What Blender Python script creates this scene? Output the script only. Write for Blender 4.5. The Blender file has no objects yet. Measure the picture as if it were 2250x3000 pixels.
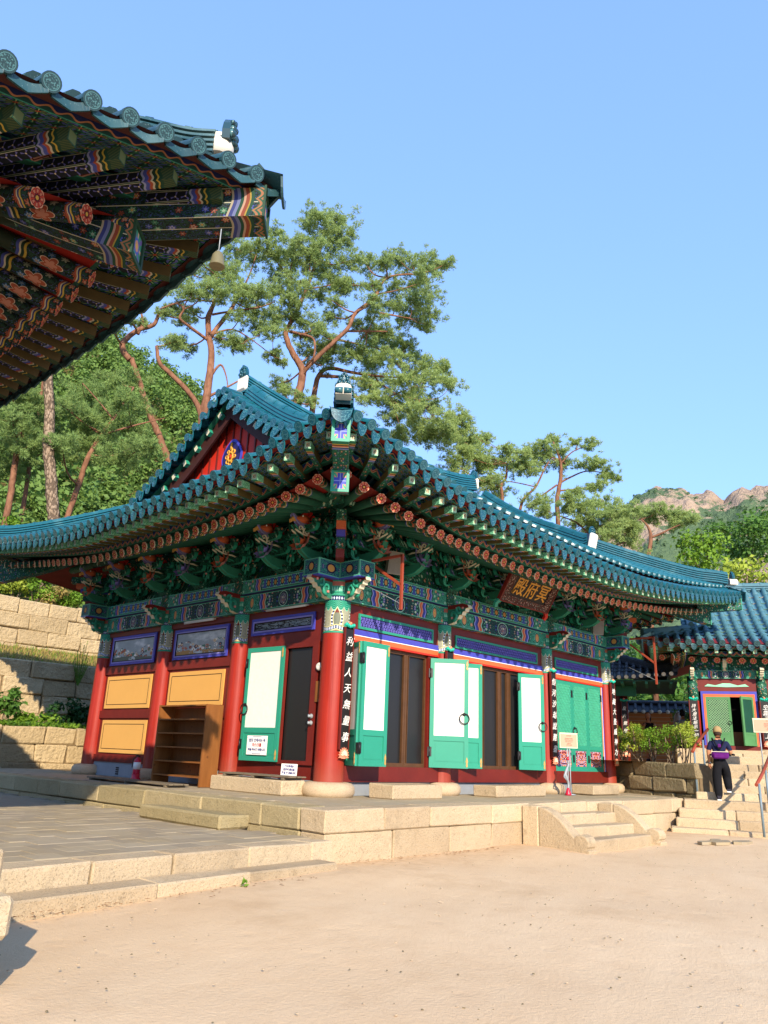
import bpy, bmesh, math, random
import numpy as np
from mathutils import Matrix, Vector
from math import sin, cos, pi, radians, sqrt, atan2, hypot

SC = bpy.context.scene
COL = SC.collection
rng = random.Random(7)
nrg = np.random.default_rng(11)

# ------------------------------------------------------------------ camera
cam_d = bpy.data.cameras.new('camera')
cam = bpy.data.objects.new('camera', cam_d)
COL.objects.link(cam)
R_ = Vector((0.675, -0.7365, 0.0379)); F_ = Vector((0.6953, 0.6530, 0.3003))
_yaw, _pit, _rol = radians(43.2054), radians(17.4757), radians(2.2728)
F_ = Vector((cos(_pit)*cos(_yaw), cos(_pit)*sin(_yaw), sin(_pit)))
_r = Vector((sin(_yaw), -cos(_yaw), 0)); _u = _r.cross(F_)
R_ = cos(_rol)*_r + sin(_rol)*_u
U_ = -sin(_rol)*_r + cos(_rol)*_u
cm = Matrix(((R_.x, U_.x, -F_.x, -9.806), (R_.y, U_.y, -F_.y, -10.289), (R_.z, U_.z, -F_.z, 0.479), (0, 0, 0, 1)))
cam.matrix_world = cm
cam_d.sensor_fit = 'VERTICAL'; cam_d.sensor_height = 36.0; cam_d.lens = 36.0*2259/3000
cam_d.clip_start = 0.05; cam_d.clip_end = 6000
SC.camera = cam
SC.render.resolution_x = 768; SC.render.resolution_y = 1024

# ------------------------------------------------------------------ sky and sun
SUN_AZ, SUN_EL = 55.0, 24.7            # direction the light travels to (degrees from +x), and its height
W = bpy.data.worlds.new('World'); SC.world = W; W.use_nodes = True
wn = W.node_tree; bg = wn.nodes['Background']
sky = wn.nodes.new('ShaderNodeTexSky'); sky.sky_type = 'NISHITA'; sky.sun_disc = False
sky.sun_elevation = radians(SUN_EL)
sky.sun_rotation = radians(90 - (SUN_AZ + 180))
sky.altitude = 100; sky.air_density = 1.0; sky.dust_density = 0.35; sky.ozone_density = 2.6
gm = wn.nodes.new('ShaderNodeGamma'); gm.inputs[1].default_value = .42
wn.links.new(sky.outputs[0], gm.inputs[0])
tint = wn.nodes.new('ShaderNodeVectorMath'); tint.operation = 'MULTIPLY'; tint.inputs[1].default_value = (1.22, 1.75, 2.8)
wn.links.new(gm.outputs[0], tint.inputs[0]); wn.links.new(tint.outputs[0], bg.inputs[0]); bg.inputs[1].default_value = 0.15
sun_d = bpy.data.lights.new('sun', 'SUN'); sun_d.energy = 3.45; sun_d.angle = radians(0.5); sun_d.color = (1.0, 0.86, 0.68)
sun = bpy.data.objects.new('sun', sun_d); COL.objects.link(sun)
Ld = Vector((cos(radians(SUN_EL))*cos(radians(SUN_AZ)), cos(radians(SUN_EL))*sin(radians(SUN_AZ)), -sin(radians(SUN_EL))))
sun.rotation_euler = Ld.to_track_quat('-Z', 'Y').to_euler(); sun.location = (-30, -40, 25)
vs = SC.view_settings; vs.view_transform = 'Standard'; vs.look = 'None'; vs.exposure = 1.04; vs.gamma = 1.0; vs.use_curve_mapping = False
SC.cycles.max_bounces = 6; SC.cycles.diffuse_bounces = 4; SC.cycles.transparent_max_bounces = 8

# ------------------------------------------------------------------ node expressions
def lin(h):
    h = h.lstrip('#'); o = []
    for i in (0, 2, 4):
        c = int(h[i:i+2], 16)/255
        o.append(c/12.92 if c <= .04045 else ((c+.055)/1.055)**2.4)
    return tuple(o)

class X:
    def __init__(s, t, k): s.t = t; s.k = k
    def op(s, o, *a):
        n = s.t.nodes.new('ShaderNodeMath'); n.operation = o
        for i, v in enumerate((s,)+a):
            if isinstance(v, X): s.t.links.new(v.k, n.inputs[i])
            else: n.inputs[i].default_value = v
        return X(s.t, n.outputs[0])
    def __add__(s, b): return s.op('ADD', b)
    __radd__ = __add__
    def __sub__(s, b): return s.op('SUBTRACT', b)
    def __rsub__(s, b): return (s*-1.0)+b
    def __mul__(s, b): return s.op('MULTIPLY', b)
    __rmul__ = __mul__
    def __truediv__(s, b): return s.op('DIVIDE', b)
    def __lt__(s, b): return s.op('LESS_THAN', b)
    def __gt__(s, b): return s.op('GREATER_THAN', b)
    def abs(s): return s.op('ABSOLUTE')
    def fr(s): return s.op('FRACT')
    def fl(s): return s.op('FLOOR')
    def sin(s): return s.op('SINE')
    def sqrt(s): return s.op('SQRT')
    def max(s, b): return s.op('MAXIMUM', b)
    def min(s, b): return s.op('MINIMUM', b)
    def atan2(s, b): return s.op('ARCTAN2', b)
    def cl(s): return s.max(0.0).min(1.0)
    def rng(s, a, b): return (s > a)*(s < b)
    def sm(s, a, b): return ((s-a)/(b-a)).cl()

class Cx:
    def __init__(s, t):
        s.t = t; s._tc = t.nodes.new('ShaderNodeTexCoord'); s._s = {}
    def xyz(s, name):
        if name not in s._s:
            n = s.t.nodes.new('ShaderNodeSeparateXYZ'); s.t.links.new(s._tc.outputs[name], n.inputs[0])
            s._s[name] = tuple(X(s.t, n.outputs[i]) for i in range(3))
        return s._s[name]
    @property
    def uv(s): return s.xyz('UV')[:2]
    @property
    def P(s): return s.xyz('Object')
    def vec(s, x, y, z=0.0):
        n = s.t.nodes.new('ShaderNodeCombineXYZ')
        for i, v in enumerate((x, y, z)):
            if isinstance(v, X): s.t.links.new(v.k, n.inputs[i])
            else: n.inputs[i].default_value = v
        return n.outputs[0]
    def wpos(s):
        if 'W' not in s._s:
            g = s.t.nodes.new('ShaderNodeNewGeometry'); s._s['W'] = g.outputs['Position']
        return s._s['W']
    def _v(s, v):
        return s._tc.outputs['Object'] if v is None else v
    def noise(s, sc, det=3, vec=None, rough=.55, dist=0):
        n = s.t.nodes.new('ShaderNodeTexNoise'); n.inputs['Scale'].default_value = sc; n.inputs['Detail'].default_value = det
        n.inputs['Roughness'].default_value = rough; n.inputs['Distortion'].default_value = dist
        s.t.links.new(s._v(vec), n.inputs['Vector']); return X(s.t, n.outputs[0])
    def vor(s, sc, vec=None, feat='F1', rnd=1.0):
        n = s.t.nodes.new('ShaderNodeTexVoronoi'); n.feature = feat; n.inputs['Scale'].default_value = sc
        n.inputs['Randomness'].default_value = rnd
        s.t.links.new(s._v(vec), n.inputs['Vector'])
        d = X(s.t, n.outputs['Distance'])
        if feat == 'DISTANCE_TO_EDGE': return d, None
        q = s.t.nodes.new('ShaderNodeSeparateColor'); s.t.links.new(n.outputs['Color'], q.inputs[0])
        return d, X(s.t, q.outputs[0])
    def vorp(s, sc, vec):
        n = s.t.nodes.new('ShaderNodeTexVoronoi'); n.inputs['Scale'].default_value = sc; n.inputs['Randomness'].default_value = .55
        s.t.links.new(vec, n.inputs['Vector'])
        q = s.t.nodes.new('ShaderNodeSeparateColor'); s.t.links.new(n.outputs['Color'], q.inputs[0])
        w = s.t.nodes.new('ShaderNodeVectorMath'); w.operation = 'SUBTRACT'; s.t.links.new(vec, w.inputs[0]); s.t.links.new(n.outputs['Position'], w.inputs[1])
        z = s.t.nodes.new('ShaderNodeSeparateXYZ'); s.t.links.new(w.outputs[0], z.inputs[0])
        return X(s.t, n.outputs['Distance']), X(s.t, q.outputs[0]), X(s.t, z.outputs[0]), X(s.t, z.outputs[1])
    @property
    def rnd(s):
        n = s.t.nodes.new('ShaderNodeObjectInfo'); return X(s.t, n.outputs['Random'])
    def mix(s, f, a, b):
        n = s.t.nodes.new('ShaderNodeMix'); n.data_type = 'RGBA'
        if isinstance(f, X): s.t.links.new(f.k, n.inputs[0])
        else: n.inputs[0].default_value = f
        for i, v in ((6, a), (7, b)):
            if isinstance(v, X): s.t.links.new(v.k, n.inputs[i])
            else: n.inputs[i].default_value = (*v, 1.0)
        return X(s.t, n.outputs[2])
    def ramp(s, f, stops, const=False):
        n = s.t.nodes.new('ShaderNodeValToRGB'); r = n.color_ramp
        if const: r.interpolation = 'CONSTANT'
        while len(r.elements) < len(stops): r.elements.new(.5)
        for e, (p, c) in zip(r.elements, stops): e.position = p; e.color = (*c, 1.0)
        s.t.links.new(f.k, n.inputs[0]); return X(s.t, n.outputs[0])
    def mulc(s, col, f):
        n = s.t.nodes.new('ShaderNodeVectorMath'); n.operation = 'SCALE'
        if isinstance(col, X): s.t.links.new(col.k, n.inputs[0])
        else: n.inputs[0].default_value = col
        if isinstance(f, X): s.t.links.new(f.k, n.inputs['Scale'])
        else: n.inputs['Scale'].default_value = f
        return X(s.t, n.outputs[0])

def mat(name, fn, rough=.6, spec=.3, bump=None, bd=.01, bs=.5, metal=0.0, coat=0.0, trans=0.0, alpha=None):
    m = bpy.data.materials.new(name); m.use_nodes = True; t = m.node_tree
    b = t.nodes['Principled BSDF']; c = Cx(t)
    col = fn(c) if callable(fn) else fn
    if isinstance(col, X): t.links.new(col.k, b.inputs['Base Color'])
    else: b.inputs['Base Color'].default_value = (*col, 1)
    r = rough(c) if callable(rough) else rough
    if isinstance(r, X): t.links.new(r.k, b.inputs['Roughness'])
    else: b.inputs['Roughness'].default_value = r
    b.inputs['Specular IOR Level'].default_value = spec
    b.inputs['Metallic'].default_value = metal
    b.inputs['Coat Weight'].default_value = coat
    b.inputs['Transmission Weight'].default_value = trans
    if bump:
        h = bump(c); n = t.nodes.new('ShaderNodeBump'); n.inputs['Strength'].default_value = bs; n.inputs['Distance'].default_value = bd
        t.links.new(h.k, n.inputs['Height']); t.links.new(n.outputs[0], b.inputs['Normal'])
    return m

# ------------------------------------------------------------------ palette
cGR = lin('#1f5a45'); cDG = lin('#0f3326'); cTE = lin('#3f9f84'); cMI = lin('#7cc9a6'); cOR = lin('#d9683c'); cPK = lin('#cf8a78')
cBL = lin('#2c3a92'); cLB = lin('#7b86c8'); cWH = lin('#d8d8c4'); cYE = lin('#d3b24a'); cBK = lin('#14161a'); cRD = lin('#8c1f1a'); cBR = lin('#4b3a22')

def wood_var(c, col, amt=.35, sc=3.0):
    x, y, z = c.P
    n = c.noise(sc, 4, c.vec(x*1.0, y*1.0, z*1.0)); n2 = c.noise(sc*9, 3)
    return c.mulc(col, (n-.5)*amt*2+(n2-.5)*amt*.6+1.0)

M = {}
def solid(name, hexc, rough=.55, spec=.3, amt=.25, sc=3.0, bump=0.0):
    col = lin(hexc)
    M[name] = mat(name, lambda c: wood_var(c, col, amt, sc), rough, spec, (lambda c: c.noise(35, 3)) if bump else None, .004, bump or .2)
solid('noerok', '#2d755a'); solid('dark_green', '#184636'); solid('teal_paint', '#2b8f74', .42, .35, .10, 2.0); solid('mint', '#8fd0b0')
solid('deep_red', '#6b1f16', .5, .35, .35, 2.5, .15); solid('orange_paint', '#e2673a', .45); solid('blue_paint', '#4548ac', .45); solid('paper_white', '#dcdad0', .8, .1, .05, 5)
solid('scarlet', '#c22d1d', .5); solid('yellow_panel', '#d8a458', .6, .2, .05, 2.0); solid('line_black', '#1c1712', .6); solid('lavender', '#8a86cc', .5)
solid('indigo', '#221f55', .5); solid('mortar_white', '#dcd6c6', .75, .2, .12, 6, .2); solid('lotus_pink', '#c9857a', .6, .2, .4, 8); solid('lotus_orange', '#c4633c', .6, .2, .4, 8)
solid('lotus_violet', '#7f7c9c', .6, .2, .4, 8); solid('pale_cream', '#d5d0b4', .6); solid('brass', '#b9904a', .4, .5, .3, 20); solid('iron', '#141414', .45, .5, .2)
solid('red_board', '#7d1d15', .6, .25, .4, 5); solid('grille_dark', '#1b1c20', .6); solid('wood_frame', '#573a22', .5, .3, .35, 6, .15)
solid('steel', '#9aa2a6', .4, .5, .15, 8); solid('rail_red', '#94422c', .5, .3, .2); solid('steel_blue', '#6f8088', .5, .4, .15); solid('grey_cabinet', '#8a8678', .6)
solid('gold', '#d99a2b', .4, .5, .2, 12); solid('ink', '#23201f', .5); solid('paper', '#efece4', .8, .1, .04); solid('sign_pink', '#d99f84', .7, .2, .05); solid('letter_red', '#b3262a', .7)
solid('letter_blue', '#2a2f7a', .7); solid('letter_white', '#f0eee6', .6, .2, .03); solid('extinguisher_red', '#c51f3c', .35, .5, .1); solid('dark_void', '#0b0a0a', .8, .1)
solid('grey_concrete', '#8d9296', .8, .15, .15, 4); solid('bronze', '#6f6a4f', .6, .3, .3, 9); solid('black_rubber', '#15151a', .6); solid('light_white', '#d8d6cc', .5)

def cedar(c):
    x, y, z = c.P
    n = c.noise(3.0, 4, c.vec(x*6, y*6, z*.8)); k, _ = c.vor(3.2)
    col = c.mix(n, lin('#6b3f1b'), lin('#96602e'))
    return c.mix((1.0-k*9.0).cl(), col, lin('#45240e'))
M['cedar'] = mat('cedar', cedar, .55, .3, lambda c: c.noise(20, 4), .004, .3)
M['grey_plank'] = mat('grey_plank', lambda c: c.mix(c.noise(9, 4), lin('#5e5344'), lin('#8b7f6a')), .8, .15, lambda c: c.noise(40, 3), .004, .4)

def colred(c):
    x, y, z = c.P; n = c.noise(2.2, 4); n2 = c.noise(14, 4); g = c.noise(1.0, 4, c.vec(x*22.0, y*22.0, z*.7))
    col = c.mix((n*.6+g*.8-.2).cl(), lin('#7c1b10'), lin('#b03120')); col = c.mix(((z*-1.0+.35+n*.2)*2).cl()*.35, col, lin('#8a6048')); col = c.mix((g > .70)*.5, col, lin('#4d0f0b'))
    return c.mix((n2 > .73)*.3, col, lin('#b9604a'))
M['column_red'] = mat('column_red', colred, lambda c: c.noise(5, 4)*.3+.32, .35, lambda c: c.noise(1.0, 4, c.vec(c.P[0]*22.0, c.P[1]*22.0, c.P[2]*.7)), .012, .5)

def colhead(c):               # painted head of a column: u is metres round the shaft from its front, v is metres up from the red
    u, v = c.uv
    U = (u/.34+.5).fr()-.5
    U = U.abs()
    x, y, z = c.P
    sp = c.noise(45, 2)
    base = c.mix(sp, lin('#6d7464'), lin('#b4b299'))
    q = v*-1.0+.44
    w = q*.42+((q*11.0).sin())*.09+.10
    bead = (U-w).abs() < .055
    dots = (((v*16.0).fr()-.5).abs()+((U-w)/.055).abs()*.3) < .33
    col = c.mix(U < w-.05, base, c.mix(v > .36, lin('#6b7262'), lin('#6a2a1e')))
    col = c.mix((U-w).abs() < .085, col, lin('#d8cf92'))
    col = c.mix(bead, col, lin('#1b2d55')); col = c.mix(bead*dots, col, lin('#d3deee'))
    lo = (U*-1.0+.5)*.10
    vb = v-lo
    col = c.mix(vb < .10, col, lin('#d8cf92')); col = c.mix(vb < .088, col, lin('#1b2d55'))
    col = c.mix((vb < .080)*(vb > .03)*(((u*26.0).fr()-.5).abs() < .26), col, lin('#d3deee')); col = c.mix(vb < .02, col, lin('#d8cf92'))
    col = c.mix(vb < .0, col, lin('#a32417'))
    sc = ((U*pi*3).sin().abs())*-.07+.47
    col = c.mix(v > sc, col, lin('#8ccfb2'))
    col = c.mix(v > sc+.012, col, c.mix((((v-sc)*26).fr()) > .5, lin('#37a184'), lin('#1d6a55')))
    col = c.mix(v > .59, col, lin('#1b2a5a'))
    rd = ((u*22).fr()-.5).abs()+((v-.63)*11).abs()
    col = c.mix((v > .59)*(rd < .34), col, lin('#c8d8e2'))
    col = c.mix(v > .67, col, lin('#d3cc98')); col = c.mix(v > .69, col, lin('#2f8f74'))
    col = c.mix((v > .70)*((((U*8).fr()-.5).abs()+((v-.78)*6).abs()) < .42), col, lin('#8ccfb2'))
    col = c.mix(v > .86, col, lin('#a45c48')); col = c.mix(v > .94, col, lin('#2f8f74'))
    return c.mulc(col, c.noise(18, 3)*.5+.75)
M['column_head'] = mat('column_head', colhead, .55, .25)

ORN = [(0, lin('#0f2f24')), (.16, lin('#1f6a50')), (.36, lin('#3d9c80')), (.5, lin('#12352a')), (.62, lin('#2f3c8e')), (.72, lin('#1d5f48')), (.84, lin('#c2704c')), (.93, lin('#8fc4a8'))]
def ornament(c, sc=11.0, vec=None, stops=None):   # rows of six-petalled rosettes over coiled leaves
    if vec is None:
        x, y, z = c.P; vec = c.vec(x+z*.35, y*.92+z*.8, 0.0)
    cols = [q[1] for q in (stops or ORN)]
    d, k, lx, ly = c.vorp(sc, vec)
    pet = (ly.atan2(lx)*3.0+k*3.0).sin().abs()
    e = pet*.20+.22
    g = (c.noise(sc*1.3, 2, vec)*6.0).fr()
    bg = c.mix(g > .55, cols[0], cols[1]); bg = c.mix((g > .44)*(g < .50), bg, cols[2])
    m = len(cols)-2; pc = c.ramp(k, [(i/m, q) for i, q in enumerate(cols[2:])], True)
    col = c.mix(d < e+.07, bg, cols[0]); col = c.mix(d < e, col, pc)
    col = c.mix((d < e*.66)*(d > .15), col, c.mix(.45, pc, lin('#e4dcc4')))
    return c.mix(d < .10, col, lin('#d3a648'))
def flat_uv(c, a=1.0, b=1.0):
    u, v = c.uv
    return c.vec(u*a, v*b, 0.0)

def beam(c, k0=0):                  # u 0..1 along the bay, v 0..1 up the face
    u, v = c.uv
    a = ((u-.5).abs())*2.0
    wv = a+((v*11.0).sin())*.012
    col = ornament(c, 1.0, c.vec(u*30.0, v*3.2, k0*5.0), [(0, lin('#1d5a48')), (.14, lin('#3f9f82')), (.34, lin('#7cc9ac')), (.46, lin('#2a8068')), (.56, lin('#3c50a0')), (.68, lin('#2b8069')), (.84, lin('#c9805c')), (.92, lin('#a9d8c0'))])
    fl = (((a-.78)*9.0)*((a-.78)*9.0)+((v-.5)*1.3)*((v-.5)*1.3)).sqrt()
    col = c.mix(fl < .52, col, lin('#5fae90')); col = c.mix(fl < .44, col, lin('#16463a')); col = c.mix(fl < .34, col, c.mix(((fl*9).fr()) > .5, lin('#c76f4d'), lin('#d9b27a'))); col = c.mix(fl < .10, col, cYE)
    s = wv.rng(.40, .60)
    st = c.ramp(((wv-.40)*5.0).cl(), [(0, lin('#0e2c25')), (.12, lin('#8fc0a8')), (.22, lin('#c4613c')), (.42, lin('#d7927c')), (.52, lin('#141c40')), (.58, lin('#3d4aa4')), (.78, lin('#8d97d4')), (.88, lin('#0f2f24'))], True)
    col = c.mix(s, col, st)
    inn = a < .40
    mo = ornament(c, 1.0, c.vec(a*16.0, (v-.5).abs()*5.0, 3.0), [(0, lin('#0d1c33')), (.2, lin('#16463a')), (.4, lin('#46a586')), (.55, lin('#10263a')), (.7, lin('#3f4fa6')), (.85, lin('#b87860')), (.93, lin('#a9cdb6'))])
    col = c.mix(inn, col, mo)
    md = ((a*8.0)*(a*8.0)+((v-.5)*2.0)*((v-.5)*2.0)).sqrt()
    col = c.mix(md < .86, col, lin('#9cc8b2')); col = c.mix(md < .78, col, lin('#101830')); col = c.mix(md < .62, col, ornament(c, 1.0, c.vec(u*60, v*6.0, 9.0), [(0, lin('#2c3550')), (.3, lin('#8a8f9a')), (.5, lin('#a5543c')), (.7, lin('#3a5f7a')), (.85, lin('#c8c4ae'))]))
    ed = ((v < .07)+(v > .93)).min(1.0)
    col = c.mix(ed, col, lin('#5fae90'))
    ed2 = ((v < .025)+(v > .975)).min(1.0)
    col = c.mix(ed2, col, lin('#0d2a22'))
    return c.mulc(col, c.noise(9, 4)*.5+.75)
M['beam_paint'] = mat('beam_paint', beam, .55, .25)
def beam_up(c):               # upper beams: long framed field of leaf crosses round gold seals
    u, v = c.uv
    a = ((u-.5).abs())*2.0; wv = a+((v*11.0).sin())*.010
    col = ornament(c, 1.0, c.vec(u*34.0, v*3.0, 8.0), [(0, lin('#1d5a48')), (.14, lin('#3f9f82')), (.34, lin('#7cc9ac')), (.46, lin('#2a8068')), (.56, lin('#3c50a0')), (.68, lin('#2b8069')), (.84, lin('#c9805c')), (.92, lin('#a9d8c0'))])
    s = wv.rng(.50, .66)
    st = c.ramp(((wv-.50)*6.25).cl(), [(0, lin('#0e2c25')), (.12, lin('#8fc0a8')), (.22, lin('#c4613c')), (.42, lin('#d7927c')), (.52, lin('#141c40')), (.58, lin('#3d4aa4')), (.78, lin('#8d97d4')), (.88, lin('#0f2f24'))], True)
    col = c.mix(s, col, st)
    x = (a*6.0+.5).fr()-.5; y = v-.5
    r = (x*x*1.4+y*y*1.2).sqrt(); th = (y*1.0).atan2(x)
    pat = c.mix(((th*4.0).sin().abs()) > .55, lin('#132a5a'), lin('#6fc0a2'))
    pat = c.mix(r > .42, pat, lin('#3c50a0')); pat = c.mix(r < .30, pat, lin('#10193c')); pat = c.mix(r < .20, pat, lin('#b98a4a'))
    col = c.mix((a < .46)*((y.abs()) < .36), col, pat)
    col = c.mix((a < .48)*((y.abs()) > .33), col, lin('#6fb598')); col = c.mix((a < .48)*((y.abs()) > .38), col, lin('#12352a'))
    col = c.mix(((v < .07)+(v > .93)).min(1.0), col, lin('#4fa78a'))
    return c.mulc(col, c.noise(9, 4)*.5+.75)
M['beam_upper'] = mat('beam_upper', beam_up, .55, .25)

def small_orn(c):
    x, y, z = c.P
    return c.mulc(ornament(c, 13.0), c.noise(7, 3)*.5+.7)
M['ornament'] = mat('ornament', small_orn, .6, .2)
M['ornament_fine'] = mat('ornament_fine', lambda c: c.mulc(ornament(c, 26.0), c.noise(7, 3)*.5+.7), .6, .2)

def boxpaint(c):              # beam-end boxes: blue-green lattice of leaves with a gold seal
    u, v = c.uv
    col = ornament(c, 1.0, c.vec(((u-.5).abs())*7.0, ((v-.5).abs())*4.0, 1.0), [(0, lin('#132a5a')), (.25, lin('#2a7a68')), (.5, lin('#7fbfa4')), (.62, lin('#20306e')), (.8, lin('#c07a5a')), (.9, lin('#b8d2c0'))])
    r = (((u-.5)*2.6)*((u-.5)*2.6)+((v-.5)*1.6)*((v-.5)*1.6)).sqrt()
    col = c.mix(r < .52, col, lin('#10193c')); col = c.mix(r < .36, col, lin('#b98a4a'))
    e = ((u-.5).abs()*2.0).max((v-.5).abs()*2.0)
    return c.mix(e > .88, col, lin('#58a88c'))
M['beam_end'] = mat('beam_end', boxpaint, .55, .25)

def rafter_bottom(c):         # u metres from the outer end
    u, v = c.uv
    col = ornament(c, 1.0, c.vec(u*14, v*26, 0.0), [(0, lin('#10352a')), (.35, lin('#1f6a52')), (.6, lin('#3f9b80')), (.75, lin('#3b4590')), (.9, lin('#a8674c'))])
    b = u.rng(.10, .26)
    st = c.ramp(((u-.10)*6.2).cl(), [(0, lin('#c9a84a')), (.14, lin('#123328')), (.3, lin('#c06a48')), (.5, lin('#d8c8b0')), (.6, lin('#20306c')), (.8, lin('#7c88c8'))], True)
    col = c.mix(b, col, st)
    return c.mix(u < .10, col, lin('#2a7a60'))
M['rafter_bottom'] = mat('rafter_bottom', rafter_bottom, .6, .2)

M['rafter_side'] = mat('rafter_side', lambda c: c.mix((c.P[0]+c.noise(20, 2)*.03) > -.20, c.mix(c.noise(7, 4), lin('#4a4428'), lin('#6f6238')), c.mix((c.noise(26, 2)*5).fr() > .5, lin('#3f9a74'), lin('#8fd0aa'))), .7, .2)
def rafter_end(c):
    u, v = c.uv
    a = ((u-.5).abs()*2.0).max((v-.5).abs()*2.0)
    r = c.noise(1.0, 1, c.vec(u*7, v*7, 0.0))
    col = c.mix(a < .86, lin('#a9d8b8'), lin('#2f9c78'))
    col = c.mix(a < .72, col, lin('#cfe3c8')); col = c.mix(a < .58, col, c.mix(r > .5, lin('#20504a'), lin('#d9cfa8')))
    return c.mix((a < .58)*(r > .62), col, lin('#a34a38'))
M['rafter_end'] = mat('rafter_end', rafter_end, .55, .25)

def round_rafter(c):
    u, v = c.uv
    f = ornament(c, 1.0, c.vec(u*16, v*20, 0.0), [(0, lin('#0f3024')), (.4, lin('#1d5b45')), (.6, lin('#38826a')), (.8, lin('#7a4a34')), (.92, lin('#b8704e'))])
    col = c.mix(u > .42, f, c.mix(c.noise(6, 3), lin('#1d4a3a'), lin('#2c6650')))
    lot = (u+((v*38.0).sin().abs())*.07).rng(.16, .22)
    col = c.mix(lot, col, lin('#a8583c'))
    st = (u+((v*38.0).sin())*.012).rng(.30, .40)
    col = c.mix(st, col, c.ramp(((u-.30)*10).cl(), [(0, lin('#c9b45a')), (.25, lin('#15352b')), (.5, lin('#cfc8b0')), (.7, lin('#2c3a86'))], True))
    return col
M['round_rafter'] = mat('round_rafter', round_rafter, .65, .2)

def petal(c):                 # rosette on a rafter end, uv -1..1
    u, v = c.uv
    r = (u*u+v*v).sqrt(); th = v.atan2(u)
    p = ((th*4.0).sin().abs())
    col = lin('#e0b08c')
    col = c.mix(r < .86, col, lin('#c2432c'))
    col = c.mix((r < .80)*(p > .45)*(r > .3), col, lin('#7a1f2a'))
    col = c.mix((r < .74)*(p > .75)*(r > .45), col, lin('#d98a6a'))
    col = c.mix(r < .34, col, lin('#5b1a22')); return c.mix(r < .2, col, lin('#dcae4c'))
M['rosette'] = mat('rosette', petal, .6, .2)

def zigzag(c):                # u in metres, v 0..1
    u, v = c.uv
    tri = ((u*5.0).fr()-.5).abs()*2.0
    d = v-.15-tri*.6
    col = c.mix(d > .0, lin('#1d5a46'), lin('#1b3a70'))
    col = c.mix(d.abs() < .16, col, lin('#c08a72')); col = c.mix(d.abs() < .05, col, lin('#6a2a22'))
    col = c.mix((d > .16)*(((u*5.0+.5).fr()-.5).abs() < .1), col, lin('#c9b45a'))
    return c.mix(((v < .08)+(v > .92)).min(1.0), col, lin('#2f8266'))
M['zigzag'] = mat('zigzag', zigzag, .6, .2)
def waveband(c):
    u, v = c.uv
    w = v-.5-((u*40.0).sin())*.22
    col = c.mix(w > 0, lin('#17433a'), lin('#1a2352'))
    col = c.mix(w.abs() < .10, col, lin('#b87a52'))
    return c.mix((v < .12), col, lin('#3f9478'))
M['waveband'] = mat('waveband', waveband, .6, .2)
def starboard(c):             # boards between the flying rafters
    u, v = c.uv
    f = ((u*6.5).fr()-.5, (v*4.0).fr()-.5)
    r = (f[0]*f[0]+f[1]*f[1]).sqrt(); th = f[1].atan2(f[0])
    s = ((th*4.0).sin().abs())
    col = c.mix(c.noise(30, 2) > .52, lin('#0f3226'), lin('#1e5a45'))
    col = c.mix((r < .44)*(s < .35), col, lin('#4a9a80')); col = c.mix((r < .36)*(s < .18), col, lin('#c9b060'))
    col = c.mix((r > .3)*(s > .9), col, lin('#5a62a8'))
    return c.mix(r < .09, col, lin('#a8442e'))
M['starboard'] = mat('starboard', starboard, .65, .2)

def tilecol(c, a='#0b4350', b='#18646f', w='#6f9c9c'):
    n = c.noise(5, 4); n2 = c.noise(60, 2)
    big = c.noise(1.3, 4, c.wpos()); col = c.mix((n*.5+c.rnd*.5+big*.5-.25).cl(), lin(a), lin(b)); col = c.mix(((big-.56)*6).cl()*.35, col, lin(w))
    return c.mix((n2 > .68)*.5, col, lin(w))
M['tile'] = mat('tile', tilecol, lambda c: c.noise(9, 3)*.3+.16, .5, lambda c: c.noise(30, 3), .004, .3)
M['tile_old'] = mat('tile_old', lambda c: tilecol(c, '#335f68', '#5b8a94', '#8fa8a8'), lambda c: c.noise(9, 3)*.3+.38, .4, lambda c: c.noise(30, 3), .004, .4)
M['tile_near'] = mat('tile_near', lambda c: tilecol(c, '#16363c', '#2b555a', '#7f9a98'), lambda c: c.noise(9, 3)*.3+.3, .45, lambda c: c.noise(30, 3), .004, .4)
M['tile_dark'] = mat('tile_dark', lambda c: tilecol(c, '#23262c', '#3d434b', '#777777'), .5, .4, lambda c: c.noise(30, 3), .004, .3)
def tiledisc(c, a='#0f4a58', b='#236a78'):
    u, v = c.uv
    r = (u*u+v*v).sqrt(); n = c.noise(1.0, 2, c.vec(u*5, v*5, 0.0))
    return c.mix((((r > .72)*(r < .80))+(n > .55)*(r < .68)).min(1.0)*.55, lin(a), lin('#5f9498'))
def discbump(c):
    u, v = c.uv
    r = (u*u+v*v).sqrt()
    return (r > .78)*1.0+(c.noise(1.0, 2, c.vec(u*5, v*5, 0.0)) > .52)*(r < .70)*.8
M['tile_disc'] = mat('tile_disc', tiledisc, .22, .5, discbump, .02, .7)
M['disc_old'] = mat('disc_old', lambda c: tiledisc(c, '#233f44', '#4a6a70'), .25, .5, discbump, .02, .8)

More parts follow.
